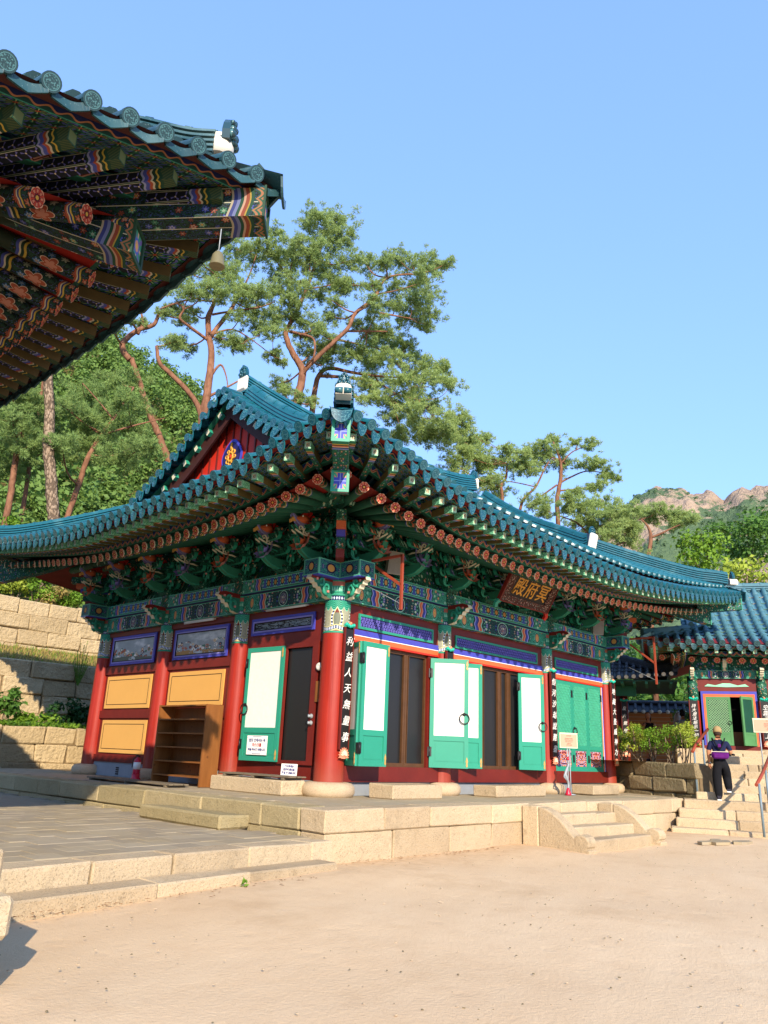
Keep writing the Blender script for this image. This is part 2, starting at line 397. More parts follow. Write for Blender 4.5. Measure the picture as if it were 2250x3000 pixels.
# stone, earth, plants -------------------------------------------------------
def granite(c, a='#ac9778', b='#d3be9a', dk='#685b45'):
    w = c.wpos()
    n = c.noise(1.6, 5, w); n2 = c.noise(75, 2, w); n3 = c.noise(9, 4, w)
    col = c.mix((n*.7+c.rnd*.6-.15).cl(), lin(a), lin(b))
    col = c.mix(((n3-.58)*4).cl()*.5, col, lin(dk))
    st = c.noise(.7, 5, w, .7); col = c.mix(((st-.55)*5).cl()*.45, col, lin(dk))
    return c.mix((n2 > .60)*.45, col, lin(dk))
def rough_bump(c):
    return c.noise(28, 6, c.wpos(), .75)*1.3+c.noise(6, 3, c.wpos())*.8
M['granite'] = mat('granite', granite, .85, .2, rough_bump, .03, .65)
M['granite_mossy'] = mat('granite_mossy', lambda c: granite(c, '#9a8c66', '#bcab84', '#5d593e'), .9, .15, rough_bump, .03, .65)
M['granite_smooth'] = mat('granite_smooth', lambda c: granite(c, '#b09a7c', '#c9b493', '#7a6a54'), .85, .2, lambda c: c.noise(60, 3, c.wpos()), .004, .5)
M['wall_stone'] = mat('wall_stone', lambda c: granite(c, '#a8926c', '#d0ba92', '#62533c'), .9, .15, lambda c: c.noise(9, 6, c.wpos(), .6)*1.6+c.noise(40, 3, c.wpos())*.3, .06, .9)
M['wall_brown'] = mat('wall_brown', lambda c: granite(c, '#7a6d50', '#a09070', '#3a3022'), .9, .15, lambda c: c.noise(12, 6, c.wpos(), .65)*1.4, .05, .9)
M['joint'] = mat('joint', lambda c: c.mix(c.noise(12, 3), lin('#5a4c38'), lin('#8a7658')), .95, .1)
def sand(c):
    w = c.wpos()
    n = c.noise(.35, 4, w); n2 = c.noise(140, 2, w); n3 = c.noise(2.6, 5, w, .6)
    col = c.mix((n*.6+c.noise(1.0, 4, c.vec(c.xyz('Object')[0]*.5+c.xyz('Object')[1]*.15, c.xyz('Object')[1]*2.2-c.xyz('Object')[0]*.9, 0.0))*.55-.05).cl(), lin('#d2b086'), lin('#e8cda5'))
    col = c.mix(((n3-.5)*3).cl()*.25, col, lin('#c09c74'))
    x, y, z = c.P; dirt = ((y+3.7+(n3-.5)*1.6)*1.1).cl()*(c.noise(7, 5, w, .7)-.25).cl()*.9; col = c.mix(dirt, col, lin('#9c7a52'))
    dm = c.noise(.55, 5, w, .65); col = c.mix(((dm-.56)*7).cl()*.30, col, lin('#b08c62'))
    col = c.mix((n2 > .66)*.5, col, lin('#9a7f5e')); return c.mix((n2 < .33)*.45, col, lin('#e6cfa6'))
M['sand'] = mat('sand', sand, .95, .1, lambda c: c.noise(130, 3, c.wpos())*.6+c.noise(30, 4, c.wpos())*.8+c.noise(.9, 4, c.wpos())*3+((c.vor(2.6, c.wpos())[0]-.05)*5.0).cl()*.45, .014, .6)
def paver(c):
    w = c.wpos(); n = c.noise(6, 4, w)
    col = c.mix((c.rnd*.6+n*.5-.05).cl(), lin('#8b806f'), lin('#b0a286'))
    n2 = c.noise(.8, 4, w)
    return c.mix(((n2-.42)*4).cl()*.55, col, lin('#a8956f'))
M['paver'] = mat('paver', paver, .85, .2, lambda c: c.noise(50, 3, c.wpos()), .006, .4)
def bark_red(c):
    x, y, z = c.P
    d, k = c.vor(9.0, c.vec(x, y, z*.35)); n = c.noise(3, 5)
    col = c.mix((n*.95+k*.25-.1).cl(), lin('#684634'), lin('#9e735a'))
    return c.mix(((d-.45)*3).cl()*.35, col, lin('#4a2e20'))
def barkb(c):
    x, y, z = c.P
    return c.vor(7.0, c.vec(x, y, z*.5))[0]*-1.0+c.noise(30, 3)*.3
M['bark_red'] = mat('bark_red', bark_red, .9, .1, barkb, .05, .7)
def bark_grey(c):
    x, y, z = c.P
    d, k = c.vor(11.0, c.vec(x, y, z*.55)); n = c.noise(2, 3)
    col = c.mix((k*.6+n*.4).cl(), lin('#7d6a55'), lin('#a8937c'))
    return c.mix((d > .5)*.7, col, lin('#40342a'))
M['bark_grey'] = mat('bark_grey', bark_grey, .9, .1, lambda c: c.vor(11.0, c.vec(c.P[0], c.P[1], c.P[2]*.55))[0]*-1.0, .05, .8)
def leafmat(name, a, b, dk=None, rough=.6):
    def f(c):
        w = c.wpos(); n = c.noise(1.1, 3, w); n2 = c.noise(9, 2, w)
        return c.mix((n*.9+n2*.5-.25).cl(), lin(a), lin(b))
    m = mat(name, f, rough, .25)
    t = m.node_tree; b_ = t.nodes['Principled BSDF']; o = t.nodes['Material Output']
    tr = t.nodes.new('ShaderNodeBsdfTranslucent'); mx = t.nodes.new('ShaderNodeMixShader'); mx.inputs[0].default_value = .3
    t.links.new(b_.inputs['Base Color'].links[0].from_socket, tr.inputs[0])
    t.links.new(b_.outputs[0], mx.inputs[1]); t.links.new(tr.outputs[0], mx.inputs[2]); t.links.new(mx.outputs[0], o.inputs[0])
    M[name] = m
leafmat('needle', '#6f8d49', '#b8ca80'); leafmat('needle_far', '#638545', '#a8bd70'); leafmat('needle_bright', '#769349', '#c0d084')
leafmat('leaf_bright', '#4f7a1e', '#8fb03a'); leafmat('leaf_mid', '#3a6628', '#72983e'); leafmat('leaf_dark', '#1e3d1c', '#3c6a2c'); leafmat('leaf_yellow', '#7f9a2c', '#b8c04c')
leafmat('forest', '#48692e', '#8ca852'); leafmat('scrub', '#405a3a', '#6f8a56'); leafmat('dry_grass', '#8f7f45', '#c2ab68')
def mountain(c):
    w = c.wpos(); n = c.t.nodes.new('ShaderNodeAttribute'); n.attribute_name = 'rock'; m = X(c.t, n.outputs['Fac'])
    n1 = c.noise(.09, 6, w, .65); n2 = c.noise(.35, 4, w, .6)
    rock = c.mix(n1, lin('#857260'), lin('#c9b095')); rock = c.mix(((n2-.62)*8).cl()*.6, rock, lin('#5c5145'))
    gr = c.mix(n2, lin('#44583f'), lin('#6f8460'))
    return c.mix(((m+(n1-.5)*.9+(n2-.5)*.5-.5)*9).cl(), gr, rock)
M['mountain'] = mat('mountain', mountain, .95, .05, lambda c: c.noise(.08, 6, c.wpos(), .65), 12, .9)
M['soil'] = mat('soil', lambda c: c.mix(c.noise(2, 5, c.wpos()), lin('#4a4a28'), lin('#7a6a42')), .95, .1)
M['screen'] = mat('screen', lambda c: c.mix(((c.P[2]*90).fr() > .5)*.5, lin('#1c1b1a'), lin('#2b2a28')), .35, .4)
M['skin'] = mat('skin', lambda c: c.mix(c.noise(8, 3), lin('#a8714f'), lin('#c08a66')), .55, .3)
for n_, h_ in (('cloth_navy', '#1d2340'), ('cloth_black', '#17181c'), ('cloth_grey', '#9c9aa0'), ('cloth_purple', '#5a1a68'), ('cloth_khaki', '#9c855c'), ('hair', '#1a1412'), ('shoe', '#33313a')):
    solid(n_, h_, .85, .15, .3, 14, .3)
solid('bargeboard', '#3f211d', .6, .25, .3, 3)
solid('lattice_violet', '#6662b4', .5); solid('lattice_teal', '#4fb592', .5); solid('lath_dark', '#3d1712', .6, .25, .4, 5)
M['wing_body'] = mat('wing_body', lambda c: c.mix(c.P[2] > .24, lin('#2c6e58'), lin('#6e1f18')), .55, .25)
solid('door_green', '#4f8352', .5); solid('door_lattice', '#7fa678', .5)
M['clay'] = mat('clay', lambda c: c.mix(((c.P[2]*7).fr() > .86)*1.0, c.mix(c.noise(3, 5), lin('#b8683a'), lin('#d98f54')), lin('#c9a480')), .9, .1, lambda c: c.noise(30, 4), .01, .5)

NSTOP = [(0, lin('#11241c')), (.2, lin('#1f4434')), (.4, lin('#5a64ac')), (.55, lin('#a9553c')), (.7, lin('#8d9a86')), (.8, lin('#3f6fa0')), (.9, lin('#b98a7c'))]
M['ornament_old'] = mat('ornament_old', lambda c: ornament(c, 9.0, None, NSTOP), .65, .2)
def netting(c):               # dark field with rows of small three-armed figures between ruled lines, striped collar near the end
    u, v = c.uv
    gx, gy = ((u*11.0+(v*9.0).fl()*.5).fr()-.5), ((v*9.0).fr()-.5)
    th = gy.atan2(gx); r = (gx*gx+gy*gy).sqrt()
    arm = ((th*1.5+.4).sin().abs() < .30)*(r < .46)
    col = c.mix(arm, lin('#141a24'), c.mix((v*9.0).fl()*.5-((v*9.0).fl()*.5).fl() > .2, lin('#6f6fb8'), lin('#b0543c')))
    col = c.mix((r < .08), col, lin('#d8c8a8'))
    col = c.mix(((v < .012)+(v > .112)).min(1.0), col, lin('#b8b49c'))
    col = c.mix(((v < .006)+(v > .118)).min(1.0), col, lin('#23503c'))
    w = u+((v*50.0).sin())*.012
    st = c.ramp(((w-.10)*5.2).cl(), [(0, lin('#1f4634')), (.16, lin('#c2a443')), (.24, lin('#20402f')), (.40, lin('#c8bfa4')), (.50, lin('#a5523a')), (.64, lin('#4a56a4')), (.82, lin('#9aa0c8')), (.92, lin('#1b3a2c'))], True)
    col = c.mix(w.rng(.10, .292), col, st)
    return c.mix(w < .10, col, c.mix(((v*30+u*20).fr()) > .5, lin('#2c4a34'), lin('#4c5a3a')))
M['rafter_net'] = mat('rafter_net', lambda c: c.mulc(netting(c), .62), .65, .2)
def round_old(c):
    u, v = c.uv
    f = ornament(c, 1.0, c.vec(u*9, v*9, 0.0), NSTOP)
    col = c.mix(u > .75, f, c.mix(c.noise(6, 3), lin('#1c2c20'), lin('#33402c')))
    lx, ly = (u-.36)*6.0, ((v*4.1).fr()-.5)*2.2
    r = (lx*lx+ly*ly).sqrt(); th = ly.atan2(lx)
    pt = (th*2.5).sin().abs()*.35+.35
    col = c.mix(r < pt+.06, col, lin('#e0c8b0')); col = c.mix(r < pt, col, lin('#a9573f')); col = c.mix(r < pt*.6, col, lin('#c98a74'))
    w = u+((v*38.0).sin())*.010
    col = c.mix(w.rng(.05, .13), col, c.ramp(((w-.05)*12.5).cl(), [(0, lin('#1b3a2c')), (.2, lin('#c2a443')), (.4, lin('#2a3a78')), (.6, lin('#c8bfa4')), (.75, lin('#a5523a'))], True))
    return c.mix(w.rng(.60, .72), col, c.ramp(((w-.60)*8.3).cl(), [(0, lin('#c2a443')), (.2, lin('#1b3a2c')), (.45, lin('#c8bfa4')), (.6, lin('#4a56a4')), (.85, lin('#1b3a2c'))], True))
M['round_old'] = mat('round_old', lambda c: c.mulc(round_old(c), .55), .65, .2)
M['end_old'] = mat('end_old', lambda c: c.mix(((c.uv[0]-.5).abs().max((c.uv[1]-.5).abs())) > .4, lin('#59633c'), lin('#23402e')), .6, .2)
def corner_old(c):
    u, v = c.uv
    x, y = (u-.5), (v-.5); r = (x*x+y*y).sqrt(); th = y.atan2(x)
    col = c.mix(((th*4.0).sin().abs()) > .6, lin('#6a5f9c'), lin('#3f8f78')); col = c.mix(((th*2.0).sin().abs()) < .25, col, lin('#c9a88c'))
    col = c.mix(r < .24, col, lin('#5566b4')); col = c.mix(r < .16, col, lin('#cf9a7c')); col = c.mix(r < .07, col, lin('#d8b04c'))
    e = x.abs().max(y.abs()); col = c.mix(e > .40, col, lin('#3a7a5c')); return c.mix(e > .45, col, lin('#b8a45a'))
M['corner_old'] = mat('corner_old', corner_old, .6, .2)
def scrollside(c):            # flank of the near corner rafter: rows of stars between ruled lines, striped bands before the end
    u, v = c.uv
    f = ornament(c, 1.0, c.vec(u*10.0, v*10.0, 0.0), [(0, lin('#10241c')), (.2, lin('#1c4030')), (.4, lin('#4c58a4')), (.6, lin('#8a4436')), (.8, lin('#3a7a60'))])
    d = (v*6.7).fr()
    col = c.mix((d < .06), f, lin('#c4c0a8'))
    w = u+((v*14.0).sin())*.02
    st = c.ramp(((w-.10)*5.0).cl(), [(0, lin('#1f4a38')), (.14, lin('#a8903c')), (.2, lin('#8a4632')), (.36, lin('#b8957e')), (.46, lin('#1f4a38')), (.6, lin('#6d76a0')), (.74, lin('#38427e')), (.9, lin('#a89f88'))], True)
    col = c.mix(w.rng(.10, .30), col, st)
    lob = ((v*26.0).sin().abs())*.05
    return c.mix((w+lob) < .10, col, c.mix((((w+lob)*22).fr()) > .5, lin('#2a5c44'), lin('#a4704e')))
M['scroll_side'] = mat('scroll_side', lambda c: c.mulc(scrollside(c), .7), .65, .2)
M['rafter_plain'] = mat('rafter_plain', lambda c: c.mix(c.noise(7, 4), lin('#3d3420'), lin('#5f5130')), .7, .2)
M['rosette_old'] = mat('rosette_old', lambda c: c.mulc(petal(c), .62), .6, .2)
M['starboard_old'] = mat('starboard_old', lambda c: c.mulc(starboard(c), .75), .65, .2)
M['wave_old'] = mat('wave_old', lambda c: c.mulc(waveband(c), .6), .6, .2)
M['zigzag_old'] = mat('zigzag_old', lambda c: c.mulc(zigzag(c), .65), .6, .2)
solid('hair_brown', '#3b3029', .9, .1, .3, 20)
solid('lattice_shade', '#0d3226', .7, .1)
# ------------------------------------------------------------------ mesh building
def V3(*a): return Vector(a)
def norm(v): v = Vector(v); v.normalize(); return v
def frame(o, x, z=(0, 0, 1)):
    """matrix with local x along x, local z as near z as possible"""
    x = norm(x); z = Vector(z); y = norm(z.cross(x)); z = x.cross(y)
    return Matrix(((x.x, y.x, z.x, o[0]), (x.y, y.y, z.y, o[1]), (x.z, y.z, z.z, o[2]), (0, 0, 0, 1)))
def RZ(a): return Matrix.Rotation(a, 4, 'Z')
def TR(*a): return Matrix.Translation(a)

class MB:
    def __init__(s): s.v = []; s.f = []; s.u = []; s.m = []; s.s = []
    def face(s, ids, uv=None, m=0, sm=False):
        s.f.append(tuple(ids)); s.u.extend(uv or [(0, 0)]*len(ids)); s.m.append(m); s.s.append(sm)
    def poly(s, pts, uv=None, m=0, sm=False):
        b = len(s.v); s.v.extend([tuple(p) for p in pts]); s.face(range(b, b+len(pts)), uv, m, sm)
    def box(s, lo, hi, m=0, uv='m', T=None, u0=0.0):
        x0, y0, z0 = lo; x1, y1, z1 = hi
        c = [(x0, y0, z0), (x1, y0, z0), (x1, y1, z0), (x0, y1, z0), (x0, y0, z1), (x1, y0, z1), (x1, y1, z1), (x0, y1, z1)]
        q = c if T is None else [tuple(T @ Vector(p)) for p in c]
        b = len(s.v); s.v.extend(q)
        F = (((0, 3, 2, 1), 2), ((4, 5, 6, 7), 2), ((0, 1, 5, 4), 1), ((2, 3, 7, 6), 1), ((1, 2, 6, 5), 0), ((3, 0, 4, 7), 0))
        ext = (x1-x0, y1-y0, z1-z0); org = (x0, y0, z0)
        for k, (f, ax) in enumerate(F):
            A = [a for a in (0, 1, 2) if a != ax]
            if ax == 2 and ext[1] > ext[0]: A = [1, 0]
            mm = m[k] if isinstance(m, (tuple, list)) else m
            if uv == 'n': uvs = [((c[i][A[0]]-org[A[0]])/(ext[A[0]] or 1), (c[i][A[1]]-org[A[1]])/(ext[A[1]] or 1)) for i in f]
            else: uvs = [(c[i][A[0]]-org[A[0]]+u0, c[i][A[1]]-org[A[1]]) for i in f]
            s.face([b+i for i in f], uvs, mm)
    def cbox(s, lo, hi, ch=.015, m=0, jit=0.0, T=None, r=None):
        """box with chamfered edges, 44 triangles"""
        r = r or rng
        cx = [(lo[i]+hi[i])/2 for i in range(3)]; h = [(hi[i]-lo[i])/2 for i in range(3)]
        idx = {}; b = len(s.v)
        for sx in (-1, 1):
            for sy in (-1, 1):
                for sz in (-1, 1):
                    j = [r.uniform(-jit, jit) for _ in range(3)]
                    for a in range(3):
                        p = [cx[i]+(sx, sy, sz)[i]*(h[i]-(0 if i == a else ch))+j[i] for i in range(3)]
                        idx[(sx, sy, sz, a)] = len(s.v)
                        s.v.append(tuple(p if T is None else T @ Vector(p)))
        I = lambda x, y, z, a: idx[(x, y, z, a)]
        def q(l, sm=False): s.face(l, None, m, sm)
        for d in (-1, 1):
            o = 1 if d > 0 else -1
            def fl(l): return l if d > 0 else l[::-1]
            q(fl([I(d, -1, -1, 0), I(d, 1, -1, 0), I(d, 1, 1, 0), I(d, -1, 1, 0)]))
            q(fl([I(-1, d, -1, 1), I(-1, d, 1, 1), I(1, d, 1, 1), I(1, d, -1, 1)]))
            q(fl([I(-1, -1, d, 2), I(1, -1, d, 2), I(1, 1, d, 2), I(-1, 1, d, 2)]))
        for a in (-1, 1):
            for e in (-1, 1):
                def fl(l): return l if a*e > 0 else l[::-1]
                q(fl([I(a, e, -1, 0), I(a, e, -1, 1), I(a, e, 1, 1), I(a, e, 1, 0)]))
                q(fl([I(a, -1, e, 2), I(a, -1, e, 0), I(a, 1, e, 0), I(a, 1, e, 2)]))
                q(fl([I(-1, a, e, 1), I(-1, a, e, 2), I(1, a, e, 2), I(1, a, e, 1)]))
        for x in (-1, 1):
            for y in (-1, 1):
                for z in (-1, 1):
                    l = [I(x, y, z, 0), I(x, y, z, 1), I(x, y, z, 2)]
                    q(l if x*y*z > 0 else l[::-1])
    def tube(s, path, rad, n=8, m=0, cap=True, sm=True, u0=0.0):
        P = [Vector(p) for p in path]; rad = rad if isinstance(rad, (list, tuple)) else [rad]*len(P)
        b = len(s.v); L = u0; up = None; us = []
        for i, p in enumerate(P):
            t = (P[min(i+1, len(P)-1)]-P[max(i-1, 0)]); t.normalize()
            if up is None:
                up = Vector((0, 0, 1)) if abs(t.z) < .9 else Vector((1, 0, 0))
            x = t.cross(up)
            if x.length < 1e-4: x = t.cross(Vector((0, 1, 0)))
            x.normalize(); y = x.cross(t); up = y
            if i: L += (P[i]-P[i-1]).length
            us.append(L)
            for k in range(n):
                a = 2*pi*k/n; s.v.append(tuple(p+x*(cos(a)*rad[i])+y*(sin(a)*rad[i])))
        for i in range(len(P)-1):
            for k in range(n):
                k2 = (k+1) % n; w0, w1 = k/n*2*pi*rad[i], (k+1)/n*2*pi*rad[i]
                s.face((b+i*n+k, b+i*n+k2, b+(i+1)*n+k2, b+(i+1)*n+k), [(us[i], w0), (us[i], w1), (us[i+1], w1), (us[i+1], w0)], m, sm)
        if cap:
            s.face([b+k for k in range(n)][::-1], None, m); s.face([b+(len(P)-1)*n+k for k in range(n)], None, m)
    def lathe(s, prof, n=20, m=0, T=None, sm=True, ms=None):
        b = len(s.v)
        for r, z in prof:
            for k in range(n):
                a = 2*pi*k/n; p = Vector((r*cos(a), r*sin(a), z)); s.v.append(tuple(T @ p if T else p))
        for i in range(len(prof)-1):
            for k in range(n):
                k2 = (k+1) % n
                s.face((b+i*n+k, b+i*n+k2, b+(i+1)*n+k2, b+(i+1)*n+k), [(k/n, prof[i][1]), ((k+1)/n, prof[i][1]), ((k+1)/n, prof[i+1][1]), (k/n, prof[i+1][1])], ms[i] if ms else m, sm)
        if prof[0][0] > 1e-4: s.face([b+k for k in range(n)][::-1], None, ms[0] if ms else m)
        if prof[-1][0] > 1e-4: s.face([b+(len(prof)-1)*n+k for k in range(n)], None, ms[-1] if ms else m)
    def prism(s, out, T, th, m=0, me=None, uvs=None):
        """2-D outline (x, z) extruded th along local y, centred, placed by T; fan faces so any star-like outline works"""
        n = len(out); b = len(s.v)
        for y in (-th/2, th/2):
            for x, z in out: s.v.append(tuple(T @ Vector((x, y, z))))
        xs = [p[0] for p in out]; zs = [p[1] for p in out]; w = (max(xs)-min(xs)) or 1; h = (max(zs)-min(zs)) or 1
        uv = uvs or [((x-min(xs))/w, (z-min(zs))/h) for x, z in out]
        s.face([b+i for i in range(n)], uv, m); s.face([b+n+i for i in range(n)][::-1], uv[::-1], m)
        for i in range(n):
            j = (i+1) % n; s.face((b+j, b+i, b+n+i, b+n+j), None, m if me is None else me)
    def add(s, o, T=None, m=0):
        b = len(s.v); s.v.extend(o.v if T is None else [tuple(T @ Vector(p)) for p in o.v])
        s.f.extend([tuple(i+b for i in f) for f in o.f]); s.u.extend(o.u); s.m.extend([k+m for k in o.m]); s.s.extend(o.s)
    def mesh(s, name, mats):
        me = bpy.data.meshes.new(name); me.from_pydata(s.v, [], s.f)
        if s.f:
            l = me.uv_layers.new(name='UVMap'); l.data.foreach_set('uv', np.array(s.u, dtype=np.float32).ravel())
            me.polygons.foreach_set('material_index', np.array(s.m, dtype=np.int32)); me.polygons.foreach_set('use_smooth', np.array(s.s, dtype=bool))
        for k in (mats if isinstance(mats, (list, tuple)) else [mats]): me.materials.append(M[k] if isinstance(k, str) else k)
        me.update(); return me
    def build(s, name, mats, parent=None, T=None):
        return put(name, s.mesh(name, mats), parent, T)

def put(name, me, parent=None, T=None):
    o = bpy.data.objects.new(name, me); COL.objects.link(o)
    if parent is not None: o.parent = parent
    if T is not None: o.matrix_local = T
    return o
def tag(o, label=None, cat=None, group=None, kind=None):
    for k, v in (('label', label), ('category', cat), ('group', group), ('kind', kind)):
        if v: o[k] = v
    return o
def thing(name, label, cat, T=None, group=None):
    o = bpy.data.objects.new(name, None); COL.objects.link(o); o.empty_display_size = .2
    if T is not None: o.matrix_world = T
    return tag(o, label, cat, group)
def copy_tree(o, parent=None, T=None):
    c = o.copy(); COL.objects.link(c)
    if parent is not None: c.parent = parent
    if T is not None: c.matrix_local = T
    for ch in list(o.children):
        copy_tree(ch, c)
    return c
def interp(x, pts):
    if x <= pts[0][0]: return pts[0][1]
    for (a, b), (c, d) in zip(pts, pts[1:]):
        if x <= c: return b+(d-b)*(x-a)/(c-a)
    return pts[-1][1]
def spline(pts, n=6):
    """Catmull-Rom through points of any dimension"""
    P = [Vector(p) for p in pts]; out = []
    for i in range(len(P)-1):
        p0 = P[max(i-1, 0)]; p1 = P[i]; p2 = P[i+1]; p3 = P[min(i+2, len(P)-1)]
        for k in range(n):
            t = k/n; out.append(.5*((2*p1)+(p2-p0)*t+(2*p0-5*p1+4*p2-p3)*t*t+(3*p1-p0-3*p2+p3)*t*t*t))
    out.append(P[-1]); return out
def text_mesh(body, size=1.0, ext=.004, res=3, shear=0.0, off=0.0, space=1.0):
    c = bpy.data.curves.new('lettering', 'FONT'); c.body = body; c.size = size; c.extrude = ext; c.resolution_u = res; c.shear = shear; c.offset = off
    c.align_x = 'CENTER'; c.align_y = 'CENTER'; c.space_line = space; c.fill_mode = 'FRONT' if ext == 0 else 'BOTH'
    o = bpy.data.objects.new('lettering', c); COL.objects.link(o)
    dg = bpy.context.evaluated_depsgraph_get(); me = bpy.data.meshes.new_from_object(o.evaluated_get(dg))
    bpy.data.objects.remove(o); bpy.data.curves.remove(c); me.name = 'lettering'
    return me
def letters(body, size, T, parent, matname, name='lettering', **k):
    me = text_mesh(body, size, **k); me.materials.clear(); me.materials.append(M[matname])
    return put(name, me, parent, T)
def facing(o, n, up=(0, 0, 1)):
    """matrix whose local z looks along n and local y is up: for lettering and flat prints"""
    z = norm(n); x = norm(Vector(up).cross(z)); y = z.cross(x)
    return Matrix(((x.x, y.x, z.x, o[0]), (x.y, y.y, z.y, o[1]), (x.z, y.z, z.z, o[2]), (0, 0, 0, 1)))
def np_mesh(name, verts, faces, matn, smooth=False):
    """triangles from numpy arrays (n,3)"""
    me = bpy.data.meshes.new(name); nv, nf = len(verts), len(faces); k = faces.shape[1]
    me.vertices.add(nv); me.vertices.foreach_set('co', verts.astype(np.float32).ravel())
    me.loops.add(nf*k); me.loops.foreach_set('vertex_index', faces.astype(np.int32).ravel())
    me.polygons.add(nf); me.polygons.foreach_set('loop_start', np.arange(0, nf*k, k, dtype=np.int32))
    me.polygons.foreach_set('use_smooth', np.full(nf, smooth))
    me.update(calc_edges=True); me.materials.append(M[matn]); return me
# ------------------------------------------------------------------ roofs with painted eaves
PITCH = .30
def make_disc(n=18):          # rosette board on a round rafter's end: x is outward
    b = MB(); pr = []
    for k in range(32):
        a = 2*pi*k/32; r = 1.0-.14*(abs(cos(a*4+.0))**3); pr.append((r*cos(a), r*sin(a)))
    R = .088
    base = len(b.v)
    for y in (0, .018):
        for x, z in pr: b.v.append((y, x*R, z*R))
    for i in range(32):
        j = (i+1) % 32; b.face((i, j, 32+j, 32+i), None, 1)
    b.face([32+i for i in range(32)], pr, 0)
    return b
def make_round(L=1.0, r=.078):
    b = MB(); n = 10
    xs = [0, .06, .14, .22, .30, .40, .6, .8, 1.0]
    xs = [-x*3.1 for x in xs]
    b.tube([(x, 0, 0) for x in xs], [r]*len(xs), n)
    return b
def make_flying(L=1.35, w=.105, h=.125):
    b = MB(); x1 = 0.0; z0 = -h/2
    # tapers a little towards its painted end
    T = [(-L, w/2*1.1, -h/2*1.05, h/2), (0, w/2*.92, -h/2*.88, h/2)]
    q = []
    for x, y, a, c in T: q += [(x, -y, a), (x, y, a), (x, y, c), (x, -y, c)]
    b.v = q
    b.face((4, 5, 6, 7), [(0, 0), (1, 0), (1, 1), (0, 1)], 2)
    b.face((0, 1, 5, 4), [(L, 0), (L, w), (0, w), (0, 0)], 0)
    b.face((0, 4, 7, 3), [(L, 0), (0, 0), (0, h), (L, h)], 1); b.face((5, 1, 2, 6), [(0, 0), (L, 0), (L, h), (0, h)], 1)
    b.face((3, 7, 6, 2), None, 1)
    return b
def make_convex(L=.42, r=.082, n=8):   # eave tile: barrel running in from its round plate; x outward
    b = MB(); rings = []
    for x in (-L, -.03, 0.0):
        ring = []
        for k in range(n+1):
            a = pi*k/n; rr = r if x < 0 else r*1.0
            ring.append(len(b.v)); b.v.append((x, cos(a)*rr, sin(a)*rr-.01))
        rings.append(ring)
    for i in range(2):
        for k in range(n):
            b.face((rings[i][k], rings[i+1][k], rings[i+1][k+1], rings[i][k+1]), None, 0, True)
    m = 18; R = r*1.08; c = len(b.v)
    for x in (-.03, .014):
        for k in range(m):
            a = 2*pi*k/m; b.v.append((x, cos(a)*R, sin(a)*R-.01))
    for k in range(m):
        j = (k+1) % m; b.face((c+k, c+j, c+m+j, c+m+k), None, 0)
    b.face([c+m+k for k in range(m)], [(cos(2*pi*k/m), sin(2*pi*k/m)) for k in range(m)], 1)
    b.face([c+k for k in range(m)][::-1], None, 0)
    return b
def make_drip(w=.225, drop=.20, n=10, L=.3, plain=False):   # concave eave tile with its hanging tongue
    b = MB(); top = []; bot = []
    def arc(t): return -.055*(1-(2*t-1)**2)
    for i in range(n+1):
        t = i/n; y = (t-.5)*w; e = abs(2*t-1)
        z = arc(t); d = drop*((1-e**2.6)**.62)*(1.0 if e > .08 else 1.06)+.012
        if plain: d = drop*(1.0+.35*(1-e)**1.5)
        top.append((.0, y, z)); bot.append((.0+d*.30, y*.92, z*.4-d*.96))
    k = len(b.v)
    for p in top: b.v.append(p)
    for p in bot: b.v.append(p)
    for p in top: b.v.append((p[0]-.022, p[1], p[2]-.008))
    for p in bot: b.v.append((p[0]-.022, p[1], p[2]-.004))
    for p in top: b.v.append((-L, p[1]*.95, p[2]+.02))
    N = n+1
    for i in range(n):
        u = lambda j, f: ((j/n*2-1)*.9, .75-f*1.5)
        b.face((k+i, k+N+i, k+N+i+1, k+i+1), [u(i, 0), u(i, 1), u(i+1, 1), u(i+1, 0)], 1)
        b.face((k+2*N+i, k+2*N+i+1, k+3*N+i+1, k+3*N+i), None, 0)
        b.face((k+N+i, k+3*N+i, k+3*N+i+1, k+N+i+1), None, 0)
        b.face((k+i, k+i+1, k+4*N+i+1, k+4*N+i), None, 0, True)
    return b

class Side:
    """one side of a roof; s runs along it from the corner column, o outward from the column line"""
    def __init__(s, A, along, out, s0, s1, zpts, prof, zref, lift0=-1.5, d=2.95):
        s.A = Vector(A); s.al = Vector(along); s.out = Vector(out); s.s0 = s0; s.s1 = s1; s.zp = spline([(a, b, 0) for a, b in zpts], 8); s.prof = prof; s.zref = zref; s.lift0 = lift0; s.d = d
    def zE(s, t): return interp(t, [(p.x, p.y) for p in s.zp])
    def zEf(s, t):
        if not hasattr(s, '_x'): s._x = np.array([p.x for p in s.zp]); s._y = np.array([p.y for p in s.zp])
        return float(np.interp(t, s._x, s._y))
    def P(s, t, o, z=0.0):
        q = s.A+s.al*t+s.out*o; return Vector((q.x, q.y, z))
    def surf(s, t, o):
        f = max(0.0, (o-s.lift0)/(s.d-s.lift0))
        return interp(o, s.prof)+(s.zEf(t)-s.zref)*f**1.5
def frame3(o, x, zdir):
    return frame(o, x, zdir)

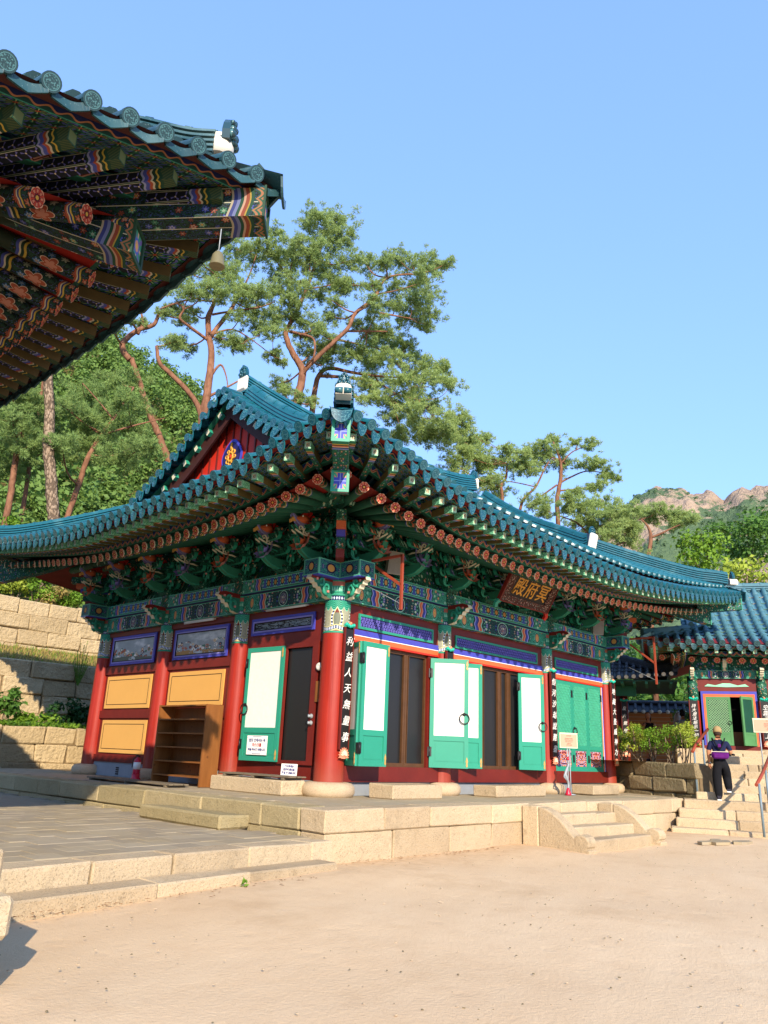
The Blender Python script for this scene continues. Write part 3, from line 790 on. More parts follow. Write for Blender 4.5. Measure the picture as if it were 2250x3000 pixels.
def build_side(root, S, mats, hipL=True, hipR=True, gable=(.25, 1e9), inner=-4.24, fan=2.4, proto=None, boards=True, rows=True, omax=None, vis=(-1e9, 1e9), pitch=PITCH, soffit='starboard', lath='red_board', zz_m='zigzag', wv_m='waveband'):
    """eave of one side: rafters, boards, tiles. hipL/hipR: the side ends in a hip at s0 / s1."""
    pr = proto; n = int(round((S.s1-S.s0)/pitch)); pit = (S.s1-S.s0)/n
    W0, W1 = S.s0+S.d, S.s1-S.d           # column corners
    offs = [.47, .94, 1.41, 1.81, 2.20, 2.57, 2.91, 3.20]
    L_ = S.s1-S.s0; left = offs if hipL else [.15]; right = [L_-q for q in (offs if hipR else [.15])][::-1]
    nm = max(1, int(round((right[0]-left[-1])/.298))); mid = [left[-1]+(right[0]-left[-1])*i/nm for i in range(1, nm)]
    ts = [S.s0+q for q in left+mid+right]
    def fan_s(t, o):                       # position along the side of a fanned rafter line at outward distance o
        k = .214*(S.d-.22-o)
        if hipL and t < W0+1.2: return t+k*(W0+1.2-t)
        if hipR and t > W1-1.2: return t-k*(t-W1+1.2)
        return t
    oF, oR, oI = S.d-.22, S.d-.85, S.d-3.75
    def zR(s): return S.zEf(s)-.205-.05*max(0.0, S.zEf(s)-S.zref)
    def zI(s): return S.zref+.86+.35*max(0.0, S.zEf(s)-S.zref)
    for t in ts:
        if not (vis[0] < t < vis[1]): continue
        zE = S.zEf(t); pF = S.P(t, oF, zE-.03); i_ = fan_s(t, oF-1.35)
        pFi = S.P(i_, oF-1.35, S.zEf(i_)+.12)
        put('flying_rafter', pr['fly'], root, frame(pF, pF-pFi))
        tt = fan_s(t, oR); pR = S.P(tt, oR, zR(tt)); ti = fan_s(t, oI); pRi = S.P(ti, oI, zI(ti))
        rr = put('round_rafter', pr['rnd'], root, frame(pR, pR-pRi))
        put('rosette', pr['disc'], rr, None)
    # tile pairs along the edge
    for i in range(n+1):
        t = S.s0+pit*i
        if not (vis[0] < t < vis[1]): continue
        z = S.zEf(t)+.15
        sl = .42+max(0, (S.zEf(t)-S.zref))*.15
        if 0 < i < n or not (hipL or hipR):
            tilt = (S.zEf(t+.1)-S.zEf(t-.1))/.2
            up = (-S.al*tilt+Vector((0, 0, 1)))
            put('convex_tile', pr['cvx'], root, frame(S.P(t, S.d+.02, z+.03), S.out-Vector((0, 0, .42)), up))
        if i < n:
            tm = t+pit/2; zz = S.zEf(tm)+.15; tilt = (S.zEf(tm+.1)-S.zEf(tm-.1))/.2
            up = (-S.al*tilt+Vector((0, 0, 1)))
            put('drip_tile', pr['drip'], root, frame(S.P(tm, S.d+.0, zz+.02), S.out-Vector((0, 0, .38)), up))
    # boards
    m = 120
    def strip(name, f0, f1, mats_, uscale=1.0, um=True):
        b = MB(); L = 0; last = None; prev = None
        for i in range(m+1):
            t0 = S.s0+(S.s1-S.s0)*i/m; p, q = f0(t0), f1(t0)
            if last is not None: L += (p-last).length
            if prev is not None: b.poly([prev[0], p, q, prev[1]], [(prev[2], 0), (L, 0), (L, 1), (prev[2], 1)], 0)
            prev = (p, q, L); last = p
        return b.build(name, mats_, root)
    def cs(t, o):   # pull the strip in towards the corner so two sides meet on the diagonal
        lo = S.s0+(S.d-o) if hipL else -1e9; hi = S.s1-(S.d-o) if hipR else 1e9
        c0, c1 = S.s0, S.s1
        if hipL and hipR: return lo+(t-c0)/(c1-c0)*(hi-lo)
        if hipL: return lo+(t-c0)/(c1-c0)*(c1-lo)
        return t
    def pt(o, dz): return lambda t: S.P(cs(t, o), o, S.zEf(t)+dz)
    if boards:
        strip('zigzag_board', pt(S.d-.795, -.120), pt(S.d-.785, .022), zz_m)
        strip('zigzag_soffit', pt(S.d-.795, -.120), pt(S.d-.90, -.120), 'dark_green')
        strip('wave_board', pt(S.d-.17, .03), pt(S.d-.15, .105), wv_m)
        strip('eave_lath', pt(S.d-.15, .105), pt(S.d-.03, .16), lath)
        strip('roof_deck', pt(S.d-.03, .163), lambda t: S.P(cs(t, S.d-1.3), S.d-1.3, S.surf(cs(t, S.d-1.3), S.d-1.3)+.03), lath)
        strip('star_soffit', pt(S.d-.80, .075), pt(S.d-.17, .05), soffit)
        # red soffit over the round rafters
        def ri(o):
            def f(t):
                u = cs(t, o); w = (oR-o)/(oR-oI)
                return S.P(u, o, zR(u)*(1-w)+zI(u)*w+.088)
            return f
        for a, c in ((S.d-.88, S.d-1.9), (S.d-1.9, S.d-3.6)):
            strip('rafter_soffit', ri(a), ri(c), 'red_board')
    # tile rows up the slope: troughs as one folded sheet, barrels as lapped lengths
    if rows:
        tr = MB(); ba = MB()
        for i in range(n+1):
            t = S.s0+pit*i
            if hipL and t < W0+gable[0]: oi = -(t-W0)-.05
            elif hipR and t > W1-gable[0]: oi = (t-W1)-.05
            else: oi = inner
            if omax is not None: oi = max(oi, omax)
            if oi > S.d-.3: continue
            o = S.d-.35; prev = None
            while o > oi:
                o2 = max(o-.36, oi)
                z1, z2 = S.surf(t, o)+.13, S.surf(t, o2)+.13
                dirv = S.P(t, o, z1)-S.P(t, o2, z2)
                tilt = (S.surf(t+.1, o)-S.surf(t-.1, o))/.2; up = -S.al*tilt+Vector((0, 0, 1))
                Fm = frame(S.P(t, o2, z2), dirv, up); L = dirv.length
                k = len(ba.v); nn = 5
                for x, r in ((L+.03, .29*pitch), (0, .245*pitch)):
                    for j in range(nn+1):
                        a = pi*j/nn; ba.v.append(tuple(Fm @ Vector((x, cos(a)*r, sin(a)*r))))
                for j in range(nn): ba.face((k+j, k+nn+1+j, k+nn+2+j, k+j+1), None, 0, True)
                ba.face([k+j for j in range(nn+1)], None, 0)
                if i < n:
                    tm = t+pit
                    q = [S.P(t, o+.03, S.surf(t, o)+.13), S.P(t+pit/2, o+.03, S.surf(t+pit/2, o)+.075), S.P(tm, o+.03, S.surf(tm, o)+.13),
                         S.P(tm, o2, S.surf(tm, o2)+.115), S.P(t+pit/2, o2, S.surf(t+pit/2, o2)+.055), S.P(t, o2, S.surf(t, o2)+.115)]
                    tr.poly([q[0], q[1], q[4], q[5]], None, 0); tr.poly([q[1], q[2], q[3], q[4]], None, 0)
                o = o2
        tag(ba.build('barrel_tiles', mats['tile'], root), kind='stuff'); tag(tr.build('trough_tiles', mats['tile'], root), kind='stuff')

def ridge(root, path, w=.26, h=.42, courses=5, tile='tile', name='ridge'):
    """stack of flat ridge tiles along a path, capped by a barrel"""
    P = spline(path, 8) if len(path) > 2 else [Vector(path[0]).lerp(Vector(path[1]), k/16) for k in range(17)]
    prof = []
    ch = h*.80/courses
    for k in range(courses):
        z = k*ch; ww = w/2*(1-.02*k)
        prof += [(ww-.03, z), (ww-.03, z+ch*.35), (ww+.012, z+ch*.35), (ww, z+ch)]
    top = [(cos(a)*w*.30, h*.80+sin(a)*h*.22) for a in (0, .5, 1.0, pi/2)]
    right = prof+top; outl = right+[(-x, z) for x, z in reversed(right[:-1])]
    b = MB(); n = len(outl); rings = []
    for i, p in enumerate(P):
        t = P[min(i+1, len(P)-1)]-P[max(i-1, 0)]; tz = t.copy(); tz.z = 0; tz.normalize(); sd = Vector((tz.y, -tz.x, 0))
        tn = t.normalized(); up = sd.cross(tn); up = up if up.z > 0 else -up
        ring = []
        for x, z in outl: ring.append(len(b.v)); b.v.append(tuple(p+sd*x+up*z))
        rings.append(ring)
    for i in range(len(P)-1):
        for k in range(n-1): b.face((rings[i][k], rings[i][k+1], rings[i+1][k+1], rings[i+1][k]), None, 0)
    b.face(rings[0], None, 0); b.face(rings[-1][::-1], None, 0)
    # cross joints of the cap tiles: short proud collars
    acc = 0
    for i in range(1, len(P)):
        acc += (P[i]-P[i-1]).length
        if acc > .38:
            acc = 0; t = P[i]-P[i-1]; tz = t.copy(); tz.z = 0; tz.normalize(); sd = Vector((tz.y, -tz.x, 0)); up = sd.cross(t.normalized()); up = up if up.z > 0 else -up
            tt = t.normalized()*.03; k = len(b.v); sc = [(x*1.12, z if z < h*.8 else z+.012) for x, z in top]; ol = sc+[(-x, z) for x, z in reversed(sc[:-1])]
            for e in (-1, 1):
                for x, z in ol: b.v.append(tuple(P[i]+sd*x+up*z+tt*e))
            m_ = len(ol)
            for j in range(m_-1): b.face((k+j, k+j+1, k+m_+j+1, k+m_+j), None, 0)
            b.face([k+j for j in range(m_)], None, 0); b.face([k+m_+j for j in range(m_)][::-1], None, 0)
    return b.build(name, tile, root), P

def monster_tile(root, T, s=1.0, matn='tile_disc', name='ridge_end_ornament'):
    """upright plate with a bulging beast face and curled crest, local x outward"""
    b = MB()
    out = [(-.17, 0), (-.19, .12), (-.15, .25), (-.08, .36), (0, .42), (.08, .36), (.15, .25), (.19, .12), (.17, 0)]
    TT = T @ Matrix.Rotation(pi/2, 4, 'Z') @ Matrix.Scale(s, 4)
    b.prism(out, TT, .10)
    def ball(x, z, r, y=-.06, sq=1.0):
        b.lathe([(r*sin(pi*k/6)+1e-5, -r*cos(pi*k/6)*sq) for k in range(7)], 10, 0, T @ Matrix.Scale(s, 4) @ TR(-y, x, z))
    for sx in (-1, 1):
        ball(sx*.085, .20, .055); ball(sx*.12, .10, .06); ball(sx*.05, .30, .045); ball(sx*.13, .27, .035)
    ball(0, .13, .05); ball(0, .045, .07, sq=.6); ball(0, .37, .035)
    b.box((-.16, .05, 0), (.16, .07, .04), 0, T=TT)
    o = b.build(name, matn, root)
    return o
# ------------------------------------------------------------------ ground, terraces, platform
ZF, ZT, ZG = -.235, -.59, -.905       # hall platform, paved terrace, sand court
def ground_sheet():
    n = 90; b = MB(); xs = np.concatenate([np.linspace(-400, -20, 12), np.linspace(-18, 30, 97), np.linspace(34, 400, 12)]); ys = np.concatenate([np.linspace(-300, -22, 10), np.linspace(-20, 20, 81), np.linspace(24, 500, 12)])
    gx, gy = np.meshgrid(xs, ys, indexing='ij')
    d = np.hypot(gx+6.8, gy+3.5)
    z = ZG-.06*np.exp(-(d/1.6)**2)+.012*np.sin(gx*1.7+gy*.6)*np.sin(gy*1.3-gx*.4)
    for (cx, cy, r, h) in ((1.9, -2.8, .7, .05), (-2.6, -3.1, .8, .04), (3.8, -3.7, 1.3, -.045), (6.8, -3.6, 1.4, .03), (.2, -2.7, .8, .02), (-5, -3.6, 1.6, .03)):
        z += h*np.exp(-((gx-cx)**2+(gy-cy)**2)/r**2)
    V = np.stack([gx, gy, z], -1).reshape(-1, 3); nx, ny = len(xs), len(ys)
    i = np.arange(nx-1)[:, None]*ny+np.arange(ny-1)[None]; i = i.ravel()
    F = np.stack([i, i+ny, i+ny+1, i+1], 1)
    o = put('ground', np_mesh('ground', V, F, 'sand', True)); o['kind'] = 'structure'
    return o
ground_sheet()

def sub(name, mb, mats, parent, kind=None):
    o = mb.build(name, mats, parent)
    if kind: o['kind'] = kind
    return o
def block(parent, lo, hi, matn='granite', ch=.018, jit=.010, name='stone_block', T=None):
    c = [(lo[i]+hi[i])/2 for i in range(3)]; h = [(hi[i]-lo[i])/2 for i in range(3)]
    b = MB(); b.cbox([-x for x in h], h, ch, 0, jit)
    return b.build(name, matn, parent, (T or Matrix()) @ TR(*c))
def course(parent, x0, x1, lens, fn, **k):
    x = x0
    while x < x1-.05:
        L = rng.uniform(*lens); e = min(x+L, x1)
        if x1-e < lens[0]*.5: e = x1
        fn(x+.007, e-.007); x = e

plat = thing('stone_platform', 'granite platform two courses high carrying the painted hall', 'platform', TR(0, 0, ZG))
Pt = TR(0, 0, -ZG)
def pb(lo, hi, m='granite', **k): return block(plat, lo, hi, m, T=Pt, **k)
PX0, PX1, PY0, PY1 = -2.35, 9.2, -2.45, 12.15
course(plat, PX0, PX1, (.95, 1.6), lambda a, e: pb((a, PY0, -.525), (e, PY0+.5, ZF)))
course(plat, PX0+.02, PX1, (1.0, 1.7), lambda a, e: pb((a, PY0+.02, -1.0), (e, PY0+.5, -.531)))
course(plat, PY0+.51, PY1, (.8, 1.7), lambda a, e: pb((PX0, a, -.525), (PX0+.5, e, ZF), 'granite_mossy'))
course(plat, PY0+.51, PY1, (1.2, 2.0), lambda a, e: pb((PX0+.015, a, -.9), (PX0+.5, e, -.531), 'granite_mossy'))
course(plat, PY0+.51, 2.0, (.8, 1.4), lambda a, e: pb((PX1-.4, a, -.9), (PX1, e, ZF)))
b = MB(); b.box((PX0+.3, PY0+.3, -.9), (14.0, PY1, ZF-.022)); o = b.build('platform_core', 'joint', plat, Pt)
b = MB()
for i in range(60):
    for j in range(46):
        x = PX0+.5+i*.33+(j % 2)*.165; y = PY0+.5+j*.33
        if y+.3 > PY1 or x > 13.5: continue
        if y > .2 and x > .2: continue
        b.box((x, y, ZF-.03), (x+.322, y+.322, ZF-.006+rng.uniform(-.002, .002)))
tag(b.build('floor_paving', 'paver', plat, Pt), kind='stuff')

terr = thing('paved_terrace', None, None, TR(-4, 0, ZT)); del_ = None
terr['kind'] = 'structure'; Tt = TR(4, 0, -ZT)
sk = atan2(-.40, -4.25)  # the kerb line drifts slightly outwards to the left
def kx(x): return -2.62+(x+2.35)*.085
xk = [-2.36, -2.75, -3.8, -4.85, -5.8, -6.75, -7.9, -9.2, -10.5]
for a, e in zip(xk, xk[1:]):
    o = block(terr, (-(a-e)/2+.005, -.2, -.40), ((a-e)/2-.005, .2, 0.0), 'granite', name='kerb_stone', T=TR((a+e)/2+4, (kx(a)+kx(e))/2+.2, 0) @ RZ(.085))
xs_ = [-2.62, -4.05, -5.25, -6.72]
for a, e in zip(xs_, xs_[1:]):
    y = (kx(a)+kx(e))/2-.17
    o = block(terr, (-(a-e)/2+.004, -.19, -.62), ((a-e)/2-.004, .165, -.19), 'granite', name='step_stone', T=TR((a+e)/2+4, y, 0) @ RZ(.06))
b = MB(); b.box((-12, -2.3, -.9), (PX0+.2, PY1, ZT-.03)); b.build('terrace_bed', 'joint', terr, Tt)
cand = []
PS = .345
for j in range(40):
    for i in range(30):
        x1 = PX0-.012-i*PS-(j % 2)*PS*.5; y0 = kx(x1)+.41+j*PS
        if y0+PS > PY1: continue
        cand.append((hypot(x1+9.8, y0+10.3), x1, y0))
cand.sort(); msh = []
for k in range(3):
    q = MB(); q.cbox((-PS/2+.003, -PS/2+.003, -.025), (PS/2-.003, PS/2-.003, .0), .0025, 0, .001); msh.append(q.mesh('paver', 'paver'))
vis_ = [c for c in cand if -7.8 < c[1]]; rest = [c for c in cand if c[1] <= -7.8]+vis_[300:]; vis_ = vis_[:300]
for d, x1, y0 in vis_:
    put('paver', msh[rng.randrange(3)], terr, Tt @ TR(x1-PS/2, y0+PS/2, ZT+rng.uniform(-.005, .003)) @ Matrix.Rotation(rng.uniform(-.006, .006), 4, 'X'))
b = MB()
for d, x1, y0 in rest: b.box((x1-PS+.004, y0+.004, ZT-.025), (x1-.004, y0+PS-.004, ZT+rng.uniform(-.004, .002)))
tag(b.build('paving', 'paver', terr, Tt), kind='stuff')

o = thing('step_block', 'long mossy granite step block against the platform side on the paved terrace', 'step', TR(-2.65, .1, ZT))
block(o, (-.27, -1.05, 0.0), (.27, 1.05, .19), 'granite_mossy', .03, .012, 'stone_block')

# carved front stairs
st = thing('carved_stair', 'three granite steps between two scrolled cheek stones at the platform front', 'stairs', TR(3.77, -2.45, ZG))
for k, (y0, zt) in enumerate(((-1.10, -.745), (-.76, -.575), (-.40, -.405))):
    w = 1.20
    for a, e in ((-w+.0, .15+.3*k-.3), (.158+.3*k-.3, w)):
        block(st, (a, y0, -.25), (e, -.012, zt-ZG), 'granite', .02, .008, 'tread')
prof = [(-.335, -.25), (-.335, .648), (-.45, .63), (-.58, .575), (-.74, .47), (-.88, .34), (-.965, .245), (-1.0, .22), (-1.05, .262), (-1.13, .272), (-1.21, .24), (-1.26, .17), (-1.25, .10), (-1.21, .055), (-1.27, .045), (-1.27, -.25)]
for sx, x in ((-1, -1.345), (1, 1.345)):
    block(st, (x-.14, -.33, -.25), (x+.14, -.012, .655), 'granite', .02, .006, 'cheek_block')
    b = MB(); b.prism([(p[0], p[1]) for p in prof], frame((x, 0, 0), (0, 1, 0)), .27)
    k = b.build('cheek_stone', 'granite', st)
    mo = k.modifiers.new('edges', 'BEVEL'); mo.width = .025; mo.segments = 2; mo.limit_method = 'ANGLE'; mo.angle_limit = radians(35)

# stacked corner stones at the left edge of the frame
po = thing('corner_stones', 'two stacked pale dressed stones at the corner of the nearer hall base', 'stone', TR(-8.1, -4.75, -.95))
zt_ = -.40
block(po, (-.6, -.55, .0), (.52, .45, .31), 'granite', .03, .01)
block(po, (-.6, -.57, .316), (.55, .46, .56), 'granite', .03, .01)

# right-hand flight
E_ = Vector((.407, -.914, 0)); N_ = Vector((.914, .407, 0)); A0 = Vector((9.05, -2.62, 0))
SF = Matrix(((E_.x, N_.x, 0, A0.x), (E_.y, N_.y, 0, A0.y), (0, 0, 1, 0), (0, 0, 0, 1)))   # x right along the steps, y up the flight
lf = thing('lower_flight', 'broad lower flight of four granite steps up from the sand court', 'stairs', SF @ TR(0, 0, ZG))
up_ = thing('upper_flight', 'upper granite flight that the man with the purple pack climbs', 'stairs', SF @ TR(.2, .6, ZF))
for k in range(4):
    zt = ZF-.185*k; y0 = -.36*k; x = (-.10, -.23, -.31, -.42)[k]
    while x < 6.4:
        L = rng.uniform(1.1, 1.9); block(lf, (x+.004, y0, zt-.30-ZG), (x+L-.004, y0+(.9 if k == 0 else .45), zt-ZG), 'granite', .022, .008, 'step_stone'); x += L
for k in range(5):
    zt = .165*(k+1); y0 = .36*k; x = 0
    while x < 6.0:
        L = rng.uniform(1.0, 1.8); block(up_, (x+.004, y0, zt-.3), (x+L-.004, y0+.5, zt), 'granite', .022, .008, 'step_stone'); x += L
ZU = .585
b = MB(); pts = [SF @ Vector(p) for p in ((-.6, 2.35, 0), (9, 2.35, 0), (9, 30, 0), (-25, 30, 0), (-4.6, 2.0, 0), (-1.5, .95, 0))]
b.poly([(p.x, p.y, ZU-.012) for p in pts]); q = [SF @ Vector(p) for p in ((.15, 2.05, 0), (9, 2.05, 0), (9, 2.4, 0), (.15, 2.4, 0))]; b.poly([(p.x, p.y, ZU-.016) for p in q])
o = b.build('upper_terrace', 'sand'); o['kind'] = 'structure'
# low retaining wall beside the flight
def stone_wall(name, label, p0, p1, z0, z1, rows, lens, matn, depth=.5, batter=.0, bump=.02, coping=False):
    p0 = Vector(p0); p1 = Vector(p1); d = p1-p0; L = d.length; d.normalize(); nrm = Vector((d.y, -d.x, 0))
    t = thing(name, label, 'wall', frame((p0.x, p0.y, z0), d)); h = (z1-z0)/rows
    zs = [0]
    for k in range(rows): zs.append(zs[-1]+h*rng.uniform(.86, 1.14))
    zs = [z*(z1-z0)/zs[-1] for z in zs]
    for k in range(rows):
        x = -rng.uniform(0, lens[0]*.6)
        while x < L:
            w = rng.uniform(*lens); e = min(x+w, L)
            off = rng.uniform(-bump, bump)*1.8
            b = MB(); b.cbox((-(e-x)/2+.008, 0, zs[k]+.008+rng.uniform(-.03, .01)), ((e-x)/2-.008, depth, zs[k+1]-.006+rng.uniform(-.01, .03)), .035, 0, .028)
            b.build('stone_block', matn, t, TR((x+e)/2, off+batter*k, 0)); x = e
    b = MB(); b.box((0, .09+batter*rows, -.3), (L, depth+.3, z1-z0-.03)); b.build('wall_core', 'joint', t)
    return t
stone_wall('retaining_wall', 'weathered brown stone wall beside the climbing man', (11.9, 2.1, 0), (9.70, -2.60, 0), -.5, .56, 3, (.75, 1.25), 'wall_brown', .4)
# tiered walls behind the hall on the left
stone_wall('retaining_wall', 'lowest tier of rough stone retaining wall left of the hall', (-9, 12.2, 0), (9, 12.2, 0), -.6, .86, 3, (.75, 1.35), 'wall_stone', .5)
stone_wall('retaining_wall', 'middle tier of rough stone wall half shaded by the near eave', (-9, 14.5, 0), (9, 14.5, 0), .75, 2.9, 4, (.75, 1.5), 'wall_stone', .5)
stone_wall('retaining_wall', 'sunlit topmost tier of stone wall under the bright shrubs', (-9, 17.5, 0), (9, 17.5, 0), 3.2, 5.27, 4, (.8, 1.5), 'wall_stone', .5)
b = MB()
b.box((-9, 12.5, .3), (9, 14.6, .83)); b.poly([(-9, 14.85, 2.88), (9, 14.85, 2.88), (9, 17.6, 3.62), (-9, 17.6, 3.62)]); b.box((-9, 17.9, 3.0), (9, 19.5, 5.22))
o = b.build('planting_terraces', 'soil'); o['kind'] = 'structure'
# ------------------------------------------------------------------ the painted hall
hall = thing('temple_hall', 'painted red and green temple hall with blue-green tiled hip-and-gable roof', 'temple hall')
CX_ = [0, 3.12, 7.22, 10.3]; CY_ = [0, 2.83, 5.65, 8.48]
def colmesh(r0, r1, name):
    b = MB(); n = 28; H0, H1, HT = 0.0, 2.56, 3.56
    for z0, z1, m, k in ((0, H1, 0, 8), (H1, HT, 1, 3)):
        base = len(b.v)
        for i in range(k+1):
            z = z0+(z1-z0)*i/k; r = r0+(r1-r0)*z/HT
            for j in range(n):
                a = 2*pi*j/n; b.v.append((r*cos(a), r*sin(a), z))
        for i in range(k):
            for j in range(n):
                j2 = (j+1) % n; f = (base+i*n+j, base+i*n+j2, base+(i+1)*n+j2, base+(i+1)*n+j)
                uv = [(2*pi*q/n*r0*(.34*4/(2*pi*r0)), b.v[p][2]-H1) for q, p in zip((j, j+1, j+1, j), f)]
                b.face(f, uv, m, True)
    # rims
    for z, w in ((3.25, .022), (3.30, .012), (2.57, .006)):
        r = r0+(r1-r0)*z/HT+w; b.lathe([(r-w, z-.02), (r, z-.012), (r, z+.012), (r-w, z+.02)], n, 1)
    return b.mesh(name, ['column_red', 'column_head'])
cm_big = colmesh(.265, .235, 'column'); cm_std = colmesh(.215, .185, 'column')
bb = MB(); bb.lathe([(.30, -.26), (.43, -.25), (.475, -.17), (.47, -.08), (.42, -.02), (.33, 0.0)], 26)
base_big = bb.mesh('base_stone', 'granite_smooth')
bb = MB(); bb.lathe([(.28, -.26), (.37, -.25), (.415, -.17), (.41, -.08), (.36, -.02), (.27, 0.0)], 26)
base_std = bb.mesh('base_stone', 'granite_smooth')
for x, y, c_, b_, rot in [(0, 0, cm_big, base_big, radians(225))]+[(x, 0, cm_std, base_std, radians(250)) for x in CX_[1:]]+[(0, y, cm_std, base_std, radians(200)) for y in CY_[1:]]+[(10.3, 8.48, cm_std, base_std, 0)]:
    c = put('column', c_, hall, TR(x, y, 0) @ RZ(rot)); put('base_stone', b_, c)
for x, y in ((10.3, 2.83), (10.3, 5.65), (3.12, 8.48), (7.22, 8.48)):
    put('column', cm_std, hall, TR(x, y, 0))

# beams: plain bays in pairs, a moulded strip between
def bays(fn):
    for a, e in zip(CX_, CX_[1:]): fn(a, e, 'f')
    for a, e in zip(CY_, CY_[1:]): fn(a, e, 'l')
def wallbox(side, s0, s1, o0, o1, z0, z1, **k):
    """box on the front ('f': s=x, outward=-y) or left ('l': s=y, outward=-x) wall"""
    lo, hi = ((s0, -o1, z0), (s1, -o0, z1)) if side == 'f' else ((-o1, s0, z0), (-o0, s1, z1))
    b = MB(); b.box(lo, hi, **k); return b
def lower(a, e, sd):
    wallbox(sd, a+.15, e-.15, -.13, .15, 3.175, 3.535, uv='n').build('painted_beam', 'beam_paint', hall)
    wallbox(sd, a+(0 if a else -.0), e, -.15, .19, 3.537, 3.557).build('moulding', 'indigo', hall)
    wallbox(sd, a+.10, e-.10, -.2, .2, 3.559, 3.84, uv='n').build('painted_beam', 'beam_upper', hall)
    wallbox(sd, a-.1, e+.1, -.10, .10, 3.56, 3.838).build('beam_core', 'noerok', hall)
bays(lower)
b = MB(); b.box((10.1, 0, 3.175), (10.5, 8.48, 3.84)); b.box((0, 8.28, 3.175), (10.3, 8.68, 3.84)); b.build('rear_beam', 'noerok', hall)
for x in CX_[1:3]:
    b = MB(); b.box((x-.13, -.215, 3.555), (x+.13, .2, 3.846), uv='n'); b.build('beam_joint', 'ornament_fine', hall)
for y in CY_[1:3]:
    b = MB(); b.box((-.215, y-.13, 3.555), (.2, y+.13, 3.846), uv='n'); b.build('beam_joint', 'ornament_fine', hall)
for lo, hi in (((-.72, -.2, 3.545), (-.101, .2, 3.842)), ((-.2, -.72, 3.545), (.2, -.203, 3.842)), ((10.4, -.2, 3.545), (11.0, .2, 3.842)), ((10.1, -.72, 3.545), (10.5, -.203, 3.842)), ((-.72, 8.28, 3.545), (-.203, 8.68, 3.842)), ((-.2, 8.58, 3.545), (.2, 9.2, 3.842))):
    b = MB(); b.box(lo, hi, uv='n'); o = b.build('beam_end', 'beam_end', hall)
    b = MB(); b.box((lo[0]-.004, lo[1]-.004, 3.525), (hi[0]+.004, hi[1]+.004, 3.543)); b.build('end_trim', 'blue_paint', o)

# curled leaf brackets at the column heads: local x outward
def curl(b, c, r, turns, n, th, m, T, a0=0, sg=1):
    pts = []; rad = []
    for i in range(n+1):
        t = i/n; a = a0+sg*turns*2*pi*t; rr = r*(1-.8*t)
        pts.append(T @ Vector((c[0]+rr*cos(a), c[1], c[2]+rr*sin(a)))); rad.append(th*(1-.5*t))
    b.tube(pts, rad, 5, m)
wing = MB(); I4 = Matrix()
wing.prism([(0, .30), (.05, .32), (.38, .34), (.52, .30), (.55, .24), (.47, .22), (.46, .17), (.40, .16), (.37, .10), (.31, .10), (.26, .03), (.19, .03), (.14, -.05), (.06, -.07), (0, -.07)], I4, .13, 0, 1)
curl(wing, (.15, -.075, .10), .12, .9, 9, .040, 2, I4, -1.5); curl(wing, (.15, .075, .10), .12, .9, 9, .040, 2, I4, -1.5)
curl(wing, (.30, -.075, .22), .09, .9, 8, .032, 2, I4, -1.0, -1); curl(wing, (.30, .075, .22), .09, .9, 8, .032, 2, I4, -1.0, -1)
for p in ((.40, .24), (.24, .25), (.12, .05)):
    wing.box((p[0]-.02, -.085, p[1]-.02), (p[0]+.02, .085, p[1]+.02), 3)
wing_me = wing.mesh('leaf_bracket', ['wing_body', 'pale_cream', 'teal_paint', 'lotus_pink'])
def wall_T(sd, s, o, z): return frame((s, -o, z), (0, -1, 0)) if sd == 'f' else frame((-o, s, z), (-1, 0, 0))
for x in CX_: put('leaf_bracket', wing_me, hall, wall_T('f', x, .19 if x else .22, 3.24))
for y in CY_: put('leaf_bracket', wing_me, hall, wall_T('l', y, .19 if y else .22, 3.24))
put('leaf_bracket', wing_me, hall, frame((10.3+.19, 0, 3.24), (1, 0, 0))); put('leaf_bracket', wing_me, hall, frame((0, 8.48+.19, 3.24), (0, 1, 0)))

